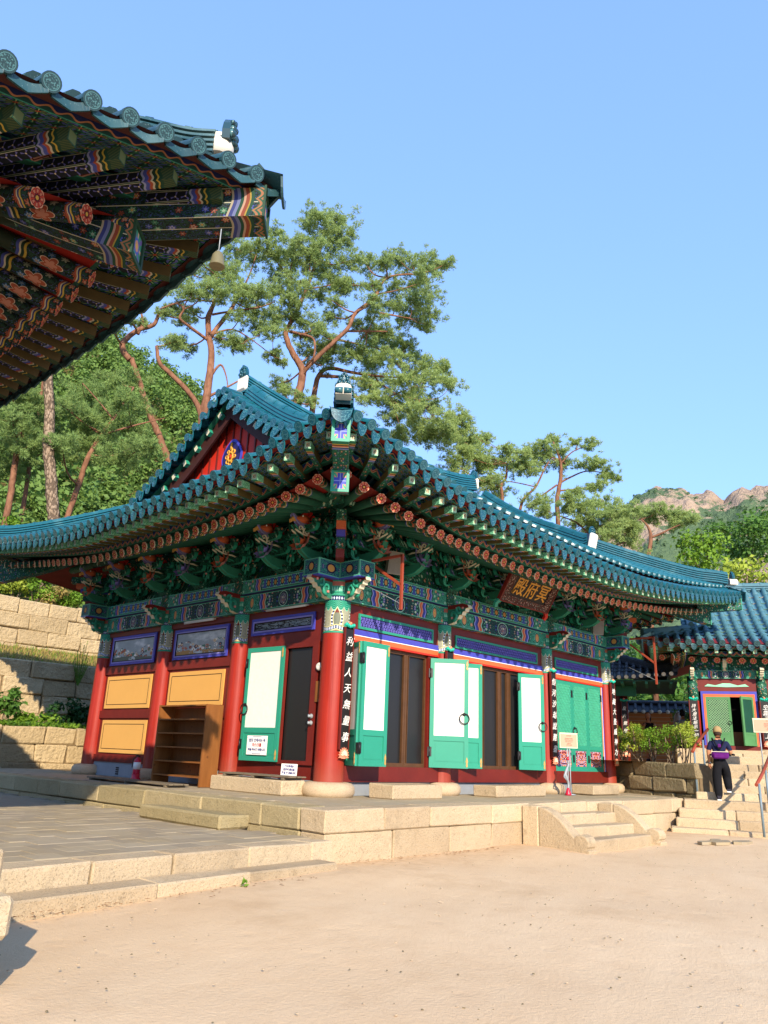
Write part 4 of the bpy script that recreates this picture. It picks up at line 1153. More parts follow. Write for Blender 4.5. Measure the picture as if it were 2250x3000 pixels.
# bracket sets -----------------------------------------------------------------
def make_bracket():
    root = bpy.data.objects.new('bracket_set', None); COL.objects.link(root); root.parent = hall
    def P_(name, b, mats): return b.build(name, mats, root)
    b = MB()
    for z0, w0, w1, z1 in ((0, .15, .19, .07), (.07, .19, .19, .15)):
        k = len(b.v)
        for w, z in ((w0, z0), (w1, z1)): b.v += [(-w, -w, z), (w, -w, z), (w, w, z), (-w, w, z)]
        for f in ((0, 1, 5, 4), (1, 2, 6, 5), (2, 3, 7, 6), (3, 0, 4, 7), (4, 5, 6, 7)): b.face([k+i for i in f], None, 0)
    for q, (x, z, L) in enumerate(((0, .15, .34), (.0, .40, .46), (.30, .33, .36), (.30, .58, .46), (.56, .56, .38), (.0, .64, .5))):
        ol = [(-L, .0), (-L, -.06), (-L*.86, -.12), (-L*.5, -.13), (0, -.13), (L*.5, -.13), (L*.86, -.12), (L, -.06), (L, 0)]
        b.prism(ol, TR(x, 0, z+.13) @ RZ(pi/2), .09, 0, 1)
        for e in (-1, 0, 1):
            if L*e: b.box((x-.06, L*e*.86-.06, z+.13), (x+.06, L*e*.86+.06, z+.22), 0)
    P_('bracket_arms', b, ['ornament', 'teal_paint'])
    def tongue(z, L, m, name, mats, tip=.26, th=.11):
        b = MB()
        ol = [(0, .02), (L*.35, -.03), (L*.62, -.0), (L*.82, .08), (L*.94, .19), (L, tip+.03), (L*.93, tip), (L*.82, tip*.72), (L*.62, .17), (L*.35, .15), (0, .16)]
        ol = [(x, zz) for x, zz in ol]
        b.prism(ol, TR(0, 0, z), th, 0, 0)
        # beaded rim along both flanks
        b.tube([(x, -th/2, z+zz) for x, zz in ol[0:6]], .014, 4, 1); b.tube([(x, th/2, z+zz) for x, zz in ol[0:6]], .014, 4, 1)
        return P_(name, b, mats)
    tongue(.10, .74, 0, 'tongue', ['noerok', 'teal_paint'], .30)
    tongue(.42, .84, 0, 'tongue', ['dark_green', 'teal_paint'], .20)
    tongue(.62, .92, 0, 'tusk', ['lotus_violet', 'lavender'], .24, .08)
    def lotus(T, R, mats, name):
        b = MB()
        for ring, (cnt, tilt, rr) in enumerate(((9, .35, R), (7, .8, R*.8), (5, 1.2, R*.6))):
            for k in range(cnt):
                a = 2*pi*(k+.5*ring)/cnt; u = Vector((cos(a), sin(a), 0)); v = Vector((-sin(a), cos(a), 0)); w = u*cos(tilt)+Vector((0, 0, sin(tilt))); nn = w.cross(v)
                pts = []
                for q in ((0, 0, 0), (.45, .28, .05), (.75, .24, .02), (1.0, 0, -.08), (.75, -.24, .02), (.45, -.28, .05)):
                    pts.append(T @ (w*q[0]*rr+v*q[1]*rr-nn*q[2]*rr))
                k0 = len(b.v); b.v += [tuple(p) for p in pts]; c0 = len(b.v); b.v.append(tuple(T @ (w*.55*rr-nn*.16*rr)))
                for i in range(6): b.face((k0+i, k0+(i+1) % 6, c0), None, (k+ring) % 2, True)
        return P_(name, b, mats)
    lotus(frame((.56, 0, .34), (0, 1, 0), (.9, 0, .5)), .27, ['lotus_pink', 'lotus_orange'], 'lotus')
    b = MB()
    for sy in (-1, 1):
        curl(b, (.56, sy*.075, .56), .085, 1.3, 14, .020, 0, I4, -.6, 1)
        curl(b, (.70, sy*.06, .60), .06, 1.2, 12, .016, 0, I4, pi+.5, -1)
        b.tube([(.2, sy*.07, .47), (.42, sy*.08, .50), (.62, sy*.07, .49), (.82, sy*.05, .56)], .018, 5, 0)
    P_('cloud_scroll', b, 'pale_cream')
    b = MB()   # phoenix head: bulged skull, hooked beak, swept crest
    T = frame((.62, 0, .80), (1, 0, -.12))
    b.lathe([(.001, -.16), (.07, -.13), (.095, -.05), (.09, .03), (.065, .10), (.045, .17), (.02, .23), (.001, .24)], 9, 0, T @ Matrix.Rotation(pi/2, 4, 'Y'))
    b.prism([(.13, .03), (.24, .03), (.31, -.03), (.30, -.09), (.25, -.05), (.15, -.05)], T, .05, 2)
    for k, (x, z, h) in enumerate(((-.02, .07, .10), (-.09, .06, .15), (-.16, .04, .13), (-.22, .0, .10))):
        b.prism([(x, z), (x+.05, z), (x-.03, z+h), (x-.08, z+h*.8)], T, .07, 1)
    for sy in (-1, 1): b.lathe([(.001, -.02), (.02, 0), (.001, .02)], 6, 3, T @ TR(.06, sy*.085, .045))
    for sy in (-1, 1):
        b.prism([(-.05, -.07), (-.35, -.02), (-.40, -.09), (-.30, -.13), (-.05, -.12)], T @ TR(0, sy*.08, 0), .03, 1)
    P_('phoenix_head', b, ['lotus_orange', 'scarlet', 'yellow_panel', 'letter_white'])
    for sy in (-1, 1):
        b = MB()
        for (y, z, r, a0, sg) in ((.24, .24, .13, -.5, 1), (.34, .40, .11, 2.4, -1), (.22, .58, .13, -.4, 1), (.36, .74, .10, 2.2, -1)):
            curl(b, (0, 0, 0), r, 1.0, 11, .030, 0, TR(.17, sy*y, z) @ RZ(pi/2), a0, sg*sy)
        b.tube([(.17, sy*.26, .12), (.17, sy*.30, .4), (.17, sy*.28, .66), (.17, sy*.32, .86)], .02, 5, 0)
        for y, z in ((.30, .30), (.28, .66)): b.lathe([(.001, -.03), (.03, 0), (.001, .03)], 6, 1, TR(.2, sy*y, z))
        P_('vine_carving', b, ['teal_paint', 'lotus_pink'])
    return root
brk = make_bracket()
spots = [('f', s) for s in (0.0, 1.56, 3.12, 4.49, 5.85, 7.22, 8.76, 10.3)]+[('l', s) for s in (0.02, 1.41, 2.83, 4.24, 5.65, 7.07, 8.48)]
ZB = 3.842
first = True
for sd, s in spots:
    s2 = s
    if s == 0.0: s2 = .34
    if s == .02: s2 = .34
    T = wall_T(sd, s2, .10, ZB)
    if first: brk.matrix_local = T; first = False
    else: copy_tree(brk, hall, T)
# violet lotus on every second set
for k, o in enumerate([c for c in hall.children if c.name.startswith('bracket_set')]):
    if k % 2:
        for ch in o.children:
            if ch.name.startswith('lotus'):
                if 'violet_lotus' not in bpy.data.meshes:
                    me = ch.data.copy(); me.name = 'violet_lotus'; me.materials[0] = M['lotus_violet']; me.materials[1] = M['lavender']
                ch.data = bpy.data.meshes['violet_lotus']
# boards behind the brackets, painted
def seated(sd, s):            # a soft painted robe-and-halo shape between two bracket sets
    return None
wallbox('f', .1, 10.2, -.10, -.04, 3.845, 5.3).build('bracket_board', 'ornament', hall); wallbox('l', .1, 8.4, -.10, -.04, 3.845, 5.3).build('bracket_board', 'ornament', hall)
for sd, L in (('f', 10.3), ('l', 8.48)):
    b = MB()
    for o_, z in ((.72, 4.86), (.02, 5.02)):
        p0 = wall_T(sd, -.95-o_*.2, o_, z).translation; p1 = wall_T(sd, L+.95+o_*.2, o_, z).translation
        b.tube([p0, p1], .095, 12, 0)
    b.build('eave_purlin', 'ornament', hall)
# diagonal stack under the corner
b = MB(); dg = norm((-1, -1, 0))
for k, (d0, z0, z1, w, m) in enumerate(((.52, 3.84, 4.0, .075, 0), (.56, 4.0, 4.2, .085, 1), (.62, 4.2, 4.32, .08, 2), (.72, 4.32, 4.45, .085, 3), (.84, 4.45, 4.62, .09, 1))):
    T = frame((dg.x*d0*1.0, dg.y*d0, 0), dg); b.box((-d0, -w, z0), (.18+.03*k, w, z1-.004), m, T=T)
b.build('corner_bracket', ['deep_red', 'ornament_fine', 'blue_paint', 'lotus_orange'], hall)
for (cx_, cy_, ang) in ((10.3, 0, -pi/4), (0, 8.48, 3*pi/4)):
    u_ = V3(cos(ang), sin(ang), 0); b = MB()
    for k, (d0, z0, z1, w, m) in enumerate(((.52, 3.84, 4.0, .075, 0), (.56, 4.0, 4.2, .085, 1), (.62, 4.2, 4.32, .08, 2), (.72, 4.32, 4.45, .085, 3), (.84, 4.45, 4.62, .09, 1))):
        T = frame((cx_+u_.x*d0, cy_+u_.y*d0, 0), u_); b.box((-d0, -w, z0), (.18+.03*k, w, z1-.004), m, T=T)
    b.build('corner_bracket', ['deep_red', 'ornament_fine', 'blue_paint', 'lotus_orange'], hall)

# corner rafters: lower and upper timbers on the diagonal
def corner_rafter(root, C, ang, zl, zu, dl=2.2, du=2.86, mats=('rafter_bottom', 'ornament_fine', 'corner_face'), cw=(.125, .118), rim='teal_paint'):
    u_ = V3(cos(ang), sin(ang), 0); q2 = sqrt(2)
    for nm, d1, zc, w, h, dz in (('corner_rafter', dl, zl, cw[0], .33, .75), ('upper_corner_rafter', du, zu, cw[1], .30, .10)):
        b = MB(); P = []
        d0 = .6 if nm == 'corner_rafter' else dl-.25
        N_ = 8
        for i in range(N_+1):
            t = i/N_; d = d0+(d1-d0)*t; z = zc+dz*(1-t)**1.2 if nm == 'corner_rafter' else zc-(-dz+.26)*(1-t)
            P.append((d*q2, z))
        k = len(b.v)
        for d, z in P:
            for y, zz in ((-w, -h/2), (w, -h/2), (w, h/2), (-w, h/2)): b.v.append((d, y, z+zz))
        Lt = P[-1][0]
        for i in range(N_):
            for e in range(4):
                f = (k+i*4+e, k+i*4+(e+1) % 4, k+(i+1)*4+(e+1) % 4, k+(i+1)*4+e)
                u0, u1 = Lt-P[i][0], Lt-P[i+1][0]
                b.face(f, [(u0, 0), (u0, w*2), (u1, w*2), (u1, 0)], 0 if e == 0 else 1)
        e = k+N_*4; b.face((e, e+1, e+2, e+3), [(0, 0), (1, 0), (1, 1), (0, 1)], 2)
        b.v = [tuple(Vector((C[0], C[1], 0))+u_*x+V3(-u_.y, u_.x, 0)*y+V3(0, 0, z)) for x, y, z in b.v]
        o = b.build(nm, list(mats), root)
        # raised frame round the end grain
        T = frame(Vector((C[0], C[1], P[-1][1]))+u_*(P[-1][0]), u_)
        b = MB(); t_ = .03
        for lo, hi in (((0, -w-.015, -h/2-.015), (.02, w+.015, -h/2+t_)), ((0, -w-.015, h/2-t_), (.02, w+.015, h/2+.015)), ((0, -w-.015, -h/2+t_), (.02, -w+t_, h/2-t_)), ((0, w-t_, -h/2+t_), (.02, w+.015, h/2-t_))): b.box(lo, hi, 0, T=T)
        b.build('end_frame', rim, o)
def corner_face(c):
    u, v = c.uv
    x, y = (u-.5).abs(), (v-.5).abs()
    cr = (x < .16)+(y < .16)
    col = c.mix(cr.min(1.0), lin('#c98a78'), lin('#3a46b4'))
    col = c.mix((((x-y).abs()) < .07)*(x > .2), col, lin('#2fa885')); col = c.mix(((x < .02)+(y < .02)).min(1.0), col, lin('#8fa0e0'))
    e = x.max(y); col = c.mix(e > .38, col, lin('#c9a878')); return c.mix(e > .41, col, lin('#b8dcc4'))
M['corner_face'] = mat('corner_face', corner_face, .5, .3)
corner_rafter(hall, (0, 0), radians(225), 4.44, 4.86); corner_rafter(hall, (10.3, 0), radians(-45), 4.52, 4.98); corner_rafter(hall, (0, 8.48), radians(135), 4.52, 4.98)

# roof ---------------------------------------------------------------------------
PRO = {'fly': make_flying().mesh('flying_rafter', ['rafter_bottom', 'rafter_side', 'rafter_end']), 'rnd': make_round().mesh('round_rafter', ['round_rafter']), 'disc': make_disc().mesh('rosette', ['rosette', 'pale_cream']),
       'cvx': make_convex().mesh('convex_tile', ['tile', 'tile_disc']), 'drip': make_drip().mesh('drip_tile', ['tile', 'tile_disc'])}
PROF = [(-4.24, 8.58), (-3.64, 8.12), (-2.84, 7.54), (-1.94, 7.0), (-1.0, 6.58), (-.14, 6.16), (.86, 5.64), (1.86, 5.07), (2.95, 4.42)]
zf = [(-2.95, 4.98), (-2.6, 4.96), (-2.22, 4.92), (-1.96, 4.86), (-1.43, 4.73), (-.86, 4.62), (-.32, 4.52), (.2, 4.44), (.77, 4.39), (1.37, 4.36), (2.0, 4.335), (2.9, 4.30), (3.9, 4.27), (4.9, 4.25), (5.7, 4.26), (7.1, 4.315), (8.9, 4.48), (10.25, 4.64), (11.9, 4.88), (13.25, 5.12)]
zl = [(-2.95, 4.98), (-2.6, 4.97), (-2.26, 4.96), (-1.7, 4.88), (-1.18, 4.77), (-.67, 4.69), (-.13, 4.635), (.45, 4.60), (1.06, 4.57), (1.67, 4.54), (2.33, 4.53), (3.0, 4.52), (4.36, 4.51), (5.3, 4.53), (6.6, 4.63), (7.6, 4.74), (8.75, 4.875), (9.8, 5.0), (11.43, 5.2)]
zsym = [(-2.95, 5.12), (-1.5, 4.85), (0, 4.62), (2, 4.45), (4.24, 4.4), (6.5, 4.45), (8.5, 4.62), (10, 4.85), (11.43, 5.12)]
SF_ = Side((0, 0, 0), (1, 0, 0), (0, -1, 0), -2.95, 13.25, zf, PROF, 4.25)
SL_ = Side((0, 0, 0), (0, 1, 0), (-1, 0, 0), -2.95, 11.43, zl, PROF, 4.36)
SR_ = Side((10.3, 0, 0), (0, 1, 0), (1, 0, 0), -2.95, 11.43, zsym, PROF, 4.36)
SB_ = Side((0, 8.48, 0), (1, 0, 0), (0, 1, 0), -2.95, 13.25, [(-2.95, 5.2), (0, 4.64), (5, 4.4), (10.3, 4.64), (13.25, 5.12)], PROF, 4.36)
TM = {'tile': 'tile'}
GX, GW = -.08, .38
build_side(hall, SF_, TM, proto=PRO, gable=(GX, 1e9))
build_side(hall, SL_, TM, proto=PRO, gable=(GW, 1e9), inner=-GW)
build_side(hall, SR_, TM, proto=PRO, gable=(GW, 1e9), inner=-GW, vis=(-3, 2.0))
build_side(hall, SB_, TM, proto=PRO, gable=(GX, 1e9), boards=True, vis=(1e8, 1e9))
# big corner tiles
for P0, ang, z in (((0, 0), 225, 4.99), ((10.3, 0), -45, 5.13), ((0, 8.48), 135, 5.2)):
    u_ = V3(cos(radians(ang)), sin(radians(ang)), 0); q = Vector((P0[0], P0[1], 0))+u_*(2.97*sqrt(2))
    b = make_drip(.36, .20, 12, .5); b.build('corner_tile', ['tile', 'tile_disc'], hall, frame((q.x, q.y, z+.18), u_-Vector((0, 0, .25))))
# gable -------------------------------------------------------------------------
yc = 4.24
def gz(y): return interp(-(yc-abs(y-yc)), PROF) if True else 0
def gprof(d): return interp(-(yc-d), PROF) if d <= yc else interp(d-yc, PROF)
b = MB(); b.poly([(GW+.02, yc-4.6, 5.9), (GW+.02, yc+4.6, 5.9), (GW+.02, yc+2.2, 7.45), (GW+.02, yc, 8.7), (GW+.02, yc-2.2, 7.45)]); gw = b.build('gable_wall', 'scarlet', hall)
for k in range(-13, 14):      # boards of the gable
    y = yc+k*.30; zt = gprof(abs(k*.30))-.05; 
    if zt > 6.25:
        b = MB(); b.box((GW-.015, y-.138, 5.95), (GW+.012, y+.138, zt)); o = b.build('gable_plank', 'scarlet', hall)
        b = MB(); b.box((GW-.045, y+.126, 5.95), (GW-.016, y+.170, zt)); b.build('batten', 'deep_red', o)
for sg in (-1, 1):            # dark bargeboards
    b = MB(); n = 12
    for i in range(n):
        d0, d1 = 3.9*i/n, 3.9*(i+1)/n; q = []
        for d in (d0, d1):
            y = yc+sg*d; q.append((y, gprof(d)-.05, gprof(d)-.46))
        for x in (GW-.28, GW-.22): b.poly([(x, q[0][0], q[0][1]), (x, q[1][0], q[1][1]), (x, q[1][0], q[1][2]), (x, q[0][0], q[0][2])])
        b.poly([(GW-.28, q[0][0], q[0][2]), (GW-.22, q[0][0], q[0][2]), (GW-.22, q[1][0], q[1][2]), (GW-.28, q[1][0], q[1][2])])
    b.build('bargeboard', 'bargeboard', hall)
    # underside boards and small painted joists
    b = MB()
    for i in range(n):
        d0, d1 = 3.95*i/n, 3.95*(i+1)/n
        b.poly([(GX+.05, yc+sg*d0, gprof(d0)-.02), (GX+.05, yc+sg*d1, gprof(d1)-.02), (GW, yc+sg*d1, gprof(d1)-.02), (GW, yc+sg*d0, gprof(d0)-.02)])
    b.build('verge_soffit', 'noerok', hall)
    for k in range(9):
        d = .30+k*.44; y = yc+sg*d; z = gprof(d)-.12; sl = (gprof(d+.1)-gprof(d))/.1
        T = frame((GX+.07, y, z), (-1, 0, 0), (0, -sg*sl*-1 if False else -sg*sl, 1))
        b = MB(); b.box((-.30, -.065, -.07), (0, .065, .06), (0, 0, 0, 0, 1, 0)); b.build('verge_joist', ['teal_paint', 'pale_cream'], hall, T)
    for k in range(14):       # tiles laid across the verge
        d = .12+k*.29; y = yc+sg*d; z = gprof(d)+.17; sl = (gprof(d+.1)-gprof(d))/.1*sg
        up = V3(0, -sl, 1)
        put('convex_tile', PRO['cvx'], hall, frame((GX-.16, y, z+.03), (-1, 0, -.10), up) @ Matrix.Scale(1.18, 4))
        put('drip_tile', PRO['drip'], hall, frame((GX-.16, y+sg*.145, gprof(d+.145)+.15), (-1, 0, -.10), up) @ Matrix.Scale(1.18, 4))

b = MB(); out = []
for k in range(40):
    a = 2*pi*k/40; r = 1+.05*cos(a*4); out.append((.44*r*cos(a), .52*r*sin(a)))
T = frame((GW-.07, yc+.06, 7.17), (0, -1, 0)) @ Matrix.Diagonal((.86, 1, .86, 1)); b.prism(out, T, .03, 0)
o = b.build('gable_medallion', 'blue_paint', hall)
b = MB(); b.prism([(x*.84, z*.84) for x, z in out], T @ TR(0, -.024, 0), .02, 0); b.build('medallion_field', 'indigo', o)
b = MB(); T2 = T @ TR(0, -.045, 0)
for k in range(8):
    a = 2*pi*k/8; 
    curl(b, (.18*cos(a), 0, .21*sin(a)), .10, .9, 10, .030, 0, T2, a+2.2)
b.lathe([(.001, -.03), (.09, 0), (.001, .03)], 12, 1, T2 @ Matrix.Rotation(pi/2, 4, 'X'))
b.tube([T2 @ Vector((0, 0, .2)), T2 @ Vector((0, 0, .42))], .03, 5, 0)
b.build('gilt_scroll', ['gold', 'scarlet'], o)
# ridges ------------------------------------------------------------------------
def surfF(x, o): return SF_.surf(x, o)
ridge(hall, [(GX+.42, yc, 8.88), (1.4, yc, 8.74), (3.0, yc, 8.62), (5.2, yc, 8.58), (7.4, yc, 8.64), (9.0, yc, 8.80), (10.0, yc, 9.0)], .34, .55, 6, name='main_ridge')
for x, sgn in ((GX+.40, 1), (10.3-GX-.40, 1)):
    for side_ in (-1, 1):
        pth = []
        for d in (.25, 1.0, 2.0, 3.0, 3.9, 4.15):
            z = gprof(d)+.14+(.10 if d > 4 else 0); pth.append((x, yc+side_*d, z))
        o, P = ridge(hall, pth, .28, .48, 5, name='descending_ridge')
        e = P[-1]; b = MB(); b.cbox((-.04, -.17, -.06), (.10, .17, .46), .04); b.build('mortar_end', 'mortar_white', o, frame(e+V3(0, side_*.03, 0), (0, side_, -.25)))
        monster_tile(o, frame(e+V3(0, side_*.10, .38), (0, side_, 0)), .7)
for C, u2, z0, z1 in (((0, 0), (-1, -1), 6.22, 5.20), ((10.3, 0), (1, -1), 6.22, 5.34), ((0, 8.48), (-1, 1), 6.22, 5.42), ((10.3, 8.48), (1, 1), 6.22, 5.34)):
    pth = []
    for d in (-.12, .5, 1.0, 1.5, 2.0, 2.4, 2.62):
        S_ = SF_ if u2[1] < 0 else SB_
        s = -d if u2[0] < 0 else 10.3+d
        z = S_.surf(s, d)+.14+(.05 if d > 2.3 else 0)
        pth.append((C[0]+u2[0]*d, C[1]+u2[1]*d, z))
    o, P = ridge(hall, pth, .28, .40, 5, name='hip_ridge')
    e = P[-1]; T = frame(e, (u2[0], u2[1], 0))
    b = MB(); b.prism([(-.115, 0), (-.12, .10), (-.10, .145), (-.05, .17), (.05, .17), (.10, .145), (.12, .10), (.115, 0)], T @ TR(.20, 0, .02) @ RZ(pi/2), .22); b.build('mortar_end', 'mortar_white', o)
    b = MB()
    for sy in (-1, 1): b.tube([T @ Vector((.315, sy*.006, .075)), T @ Vector((.30, sy*.113, .075))], .048, 10, 0)
    b.build('end_cap_tiles', 'tile', o)
    monster_tile(o, T @ TR(.20, 0, .185), .56)
for x, sg in ((GX+.45, -1), (10.0, 1)):
    T = frame((x, yc, 8.93 if sg < 0 else 9.05), (sg, 0, 0))
    o = None
    b = MB(); b.cbox((-.05, -.20, -.02), (.07, .20, .40), .06); o = b.build('mortar_end', 'mortar_white', hall, T)
    monster_tile(hall, T @ TR(0, 0, .38), .8)
# ------------------------------------------------------------------ facades: panels, transoms, doors
def clipseg(p, d, w, h):
    t0, t1 = -1e9, 1e9
    for a, b_, L in ((p[0], d[0], w), (p[1], d[1], h)):
        if abs(b_) < 1e-9:
            if a < 0 or a > L: return None
            continue
        u, v = (0-a)/b_, (L-a)/b_
        if u > v: u, v = v, u
        t0 = max(t0, u); t1 = min(t1, v)
    return (t0, t1) if t1-t0 > .02 else None
def lattice(w, h, pitch, bw, th, tri=True):
    """bars in three directions inside w x h, local x right, y up, z out"""
    b = MB()
    ang = (0, pi/3, -pi/3) if tri else (pi/4, -pi/4)
    for k, a in enumerate(ang):
        d = (cos(a), sin(a)); nrm = (-d[1], d[0]); R_k = hypot(w, h); cx_, cy_ = w/2, h/2
        n = int(R_k/pitch/2)+2
        for i in range(-n, n+1):
            p = (cx_+nrm[0]*i*pitch, cy_+nrm[1]*i*pitch); s = clipseg(p, d, w, h)
            if not s: continue
            q0 = Vector((p[0]+d[0]*s[0], p[1]+d[1]*s[0], 0)); q1 = Vector((p[0]+d[0]*s[1], p[1]+d[1]*s[1], 0)); m_ = Vector((nrm[0], nrm[1], 0))*bw/2
            z1 = th-.0015*k
            A = [q0-m_, q1-m_, q1+m_, q0+m_]; k0 = len(b.v)
            b.v += [(v.x, v.y, 0) for v in A]+[(v.x, v.y, z1) for v in A]
            b.face((k0+4, k0+5, k0+6, k0+7)); b.face((k0, k0+1, k0+5, k0+4)); b.face((k0+2, k0+3, k0+7, k0+6))
    return b
def surfT(sd, s, o, z):       # local x along the wall as seen from outside, y up, z outward
    return facing((s, -o, z), (0, -1, 0)) if sd == 'f' else facing((-o, s, z), (-1, 0, 0))
WALL = .0
# red timber infill of the bays
for a, e in zip(CX_, CX_[1:]):
    wallbox('f', a+.1, e-.1, -.03, .03, 2.66, 3.175).build('lintel_board', 'deep_red', hall)
    wallbox('f', a+.1, e-.1, -.08, .10, .0, .27).build('sill_beam', 'deep_red', hall)
    wallbox('f', a+.1, e-.1, -.10, .02, -.235, -.002).build('plinth_panel', 'grey_concrete', hall)
for k, (a, e) in enumerate(zip(CY_, CY_[1:])):
    if k: wallbox('l', a+.1, e-.1, -.05, .0, .08, 3.175).build('wall_board', 'deep_red', hall)
    wallbox('l', a+.1, e-.1, -.10, .02, -.235, .075 if k else -.002).build('plinth_panel', 'grey_concrete', hall)
    for z0, z1, o1 in ((.078, .24, .05), (1.08, 1.26, .045), (2.13, 2.31, .045), (3.06, 3.17, .05)):
        if k: wallbox('l', a+.12, e-.12, .0005, o1, z0, z1).build('cross_rail', 'deep_red', hall)
b = MB()
for i in range(3):
    for j in range(4): b.box((-.034, 7.05+i*.045, -.19+j*.045), (-.0195, 7.05+i*.045+.025, -.19+j*.045+.028))
b.build('vent_holes', 'line_black', hall)
# murals with blue frames
def mural(c, kind=0):
    u, v = c.uv
    n = c.noise(1.0, 5, c.vec(u*3.2+kind*7, v*2.0, 0.0), .6); k, r = c.vor(1.0, c.vec(u*16.0, v*6.0, kind*3.0))
    sky_ = c.mix(n, lin('#74858a'), lin('#c4cccc'))
    mist = c.mix(((n-.5)*5).cl(), sky_, lin('#dfe3e0'))
    fig = c.ramp((r+k*.4).fr(), [(0, lin('#efeadc')), (.25, lin('#4a7a64')), (.4, lin('#c06a48')), (.55, lin('#2f4a5c')), (.7, lin('#e2c79a')), (.85, lin('#8a4238'))], True)
    band = (v < .52+((u*9).sin())*.14)*(v > .12)*(k < .55)*(n > .40)
    col = c.mix(band, mist, fig)
    col = c.mix((v < .16+((u*5).sin())*.05)*(n < .56), col, lin('#b5894f') if kind else lin('#59685c'))
    return col
for kind, nm in ((0, 'mural_a'), (1, 'mural_b')): M[nm] = mat(nm, lambda c, kind=kind: mural(c, kind), .5, .3)
def plum(c):
    u, v = c.uv
    n = c.noise(1.0, 4, c.vec(u*6.0, v*2.4, 0.0), .55); k, _ = c.vor(1.0, c.vec(u*26, v*7.0, 0.0))
    br = ((n-.5).abs() < .02+.035*(1.0-u))
    col = c.mix(c.noise(1.0, 3, c.vec(u*3, v, 4.0)), lin('#5c6e74'), lin('#8798a0'))
    col = c.mix(br, col, lin('#141619'))
    return c.mix((k < .20)*((n-.5).abs() < .12)*(u > .25), col, lin('#bdbfc0'))
M['plum_mural'] = mat('plum_mural', plum, .5, .3)
for k, (y0, y1, z0, z1, mm) in enumerate(((6.09, 8.12, 2.345, 3.05, 'mural_a'), (3.26, 5.305, 2.345, 3.02, 'mural_b'), (.57, 2.48, 2.69, 3.03, 'plum_mural'))):
    T = surfT('l', (y0+y1)/2, .012, (z0+z1)/2); w, h = y1-y0, z1-z0
    b = MB()
    for f, zz, m in ((.0, .030, 0), (.055, .036, 1), (.085, .030, 2)):
        g = .05 if f == 0 else .03
        if f == .085: g = .02
        x, y = w/2-f, h/2-f
        for lo, hi in (((-x, -y, 0), (x, -y+g, zz)), ((-x, y-g, 0), (x, y, zz)), ((-x, -y+g, 0), (-x+g, y-g, zz)), ((x-g, -y+g, 0), (x, y-g, zz))): b.box(lo, hi, m)
    o = b.build('mural_frame', ['blue_paint', 'lavender', 'line_black'], hall, T)
    b = MB(); x, y = w/2-.10, h/2-.10; b.poly([(-x, -y, .012), (x, -y, .012), (x, y, .012), (-x, y, .012)], [(0, 0), (1, 0), (1, 1), (0, 1)]); b.build('painting', mm, o)
for y0, y1, z0, z1 in ((6.09, 8.13, 1.31, 2.075), (6.08, 8.09, .285, 1.035), (3.28, 5.33, 1.34, 2.07), (3.27, 5.33, .29, 1.045)):
    T = surfT('l', (y0+y1)/2, .003, (z0+z1)/2); w, h = y1-y0, z1-z0
    b = MB(); b.box((-w/2, -h/2, 0), (w/2, h/2, .03)); o = b.build('yellow_panel', 'yellow_panel', hall, T)
    b = MB(); x, y, g = w/2-.085, h/2-.085, .014
    for lo, hi in (((-x, -y, .0), (x, -y+g, .033)), ((-x, y-g, .0), (x, y, .033)), ((-x, -y+g, .0), (-x+g, y-g, .033)), ((x-g, -y+g, .0), (x, y-g, .033))): b.box(lo, hi)
    b.build('black_line', 'line_black', o)
# side door bay (C0 to S1)
for s0, s1, z0, z1 in ((.12, .50, .0, 2.68), (1.36, 2.72, .0, 2.68), (.50, 1.36, 2.44, 2.68), (.50, 1.36, .0, .27), (.12, 2.72, 2.68, 3.175)):
    wallbox('l', s0, s1, -.04, .0, z0, z1).build('door_surround', 'deep_red', hall)
for s0, s1, z0, z1 in ((.40, .56, .25, 2.46), (1.30, 1.36, .25, 2.46), (.56, 1.30, 2.37, 2.46), (.56, 1.30, .25, .32)):
    wallbox('l', s0, s1, .001, .05, z0, z1).build('door_frame', 'deep_red', hall)
wallbox('l', .56, 1.30, -.03, -.02, .32, 2.37).build('screen_door', 'screen', hall)
b = MB()
b.box((.35, .72, .3), (.7, .76, 1.15)); b.box((.35, 1.18, .3), (.7, 1.22, 1.15)); b.box((.32, .68, 1.12), (.74, 1.26, 1.16)); b.box((.35, .76, .6), (.7, 1.18, .63)); 
for k in range(9): b.box((.345, .70+k*.06, 1.16), (.36, .72+k*.06, 1.20))
b.build('inner_stand', 'wood_frame', hall)
# front bays: transoms and painted frames
for a, e, x0, x1, z1 in ((0, 3.12, .52, 2.75, 3.02), (3.12, 7.22, 3.51, 6.80, 3.01), (7.22, 10.3, 7.63, 9.88, 3.01)):
    w, h = x1-x0, z1-2.735; T = surfT('f', x0, .03, 2.735)
    b = MB(); g = .045
    for lo, hi in (((0, 0, 0), (w, g, .03)), ((0, h-g, 0), (w, h, .03)), ((0, g, 0), (g, h-g, .03)), ((w-g, g, 0), (w, h-g, .03))): b.box(lo, hi)
    o = b.build('transom_frame', 'teal_paint', hall, T)
    b = MB(); b.poly([(g, g, .002), (w-g, g, .002), (w-g, h-g, .002), (g, h-g, .002)]); b.build('transom_back', 'indigo', o)
    lattice(w-2*g, h-2*g, .062, .011, .016).build('transom_lattice', 'lattice_violet', o, TR(g, g, .003))
    for z0, z1_, m, o1 in ((2.605, 2.71, 'blue_paint', .06), (2.592, 2.606, 'letter_white', .066), (2.50, 2.592, 'orange_paint', .055), (2.465, 2.50, 'scarlet', .075)):
        wallbox('f', a+.2, e-.2, -.02, o1, z0, z1_).build('painted_frame', m, hall)
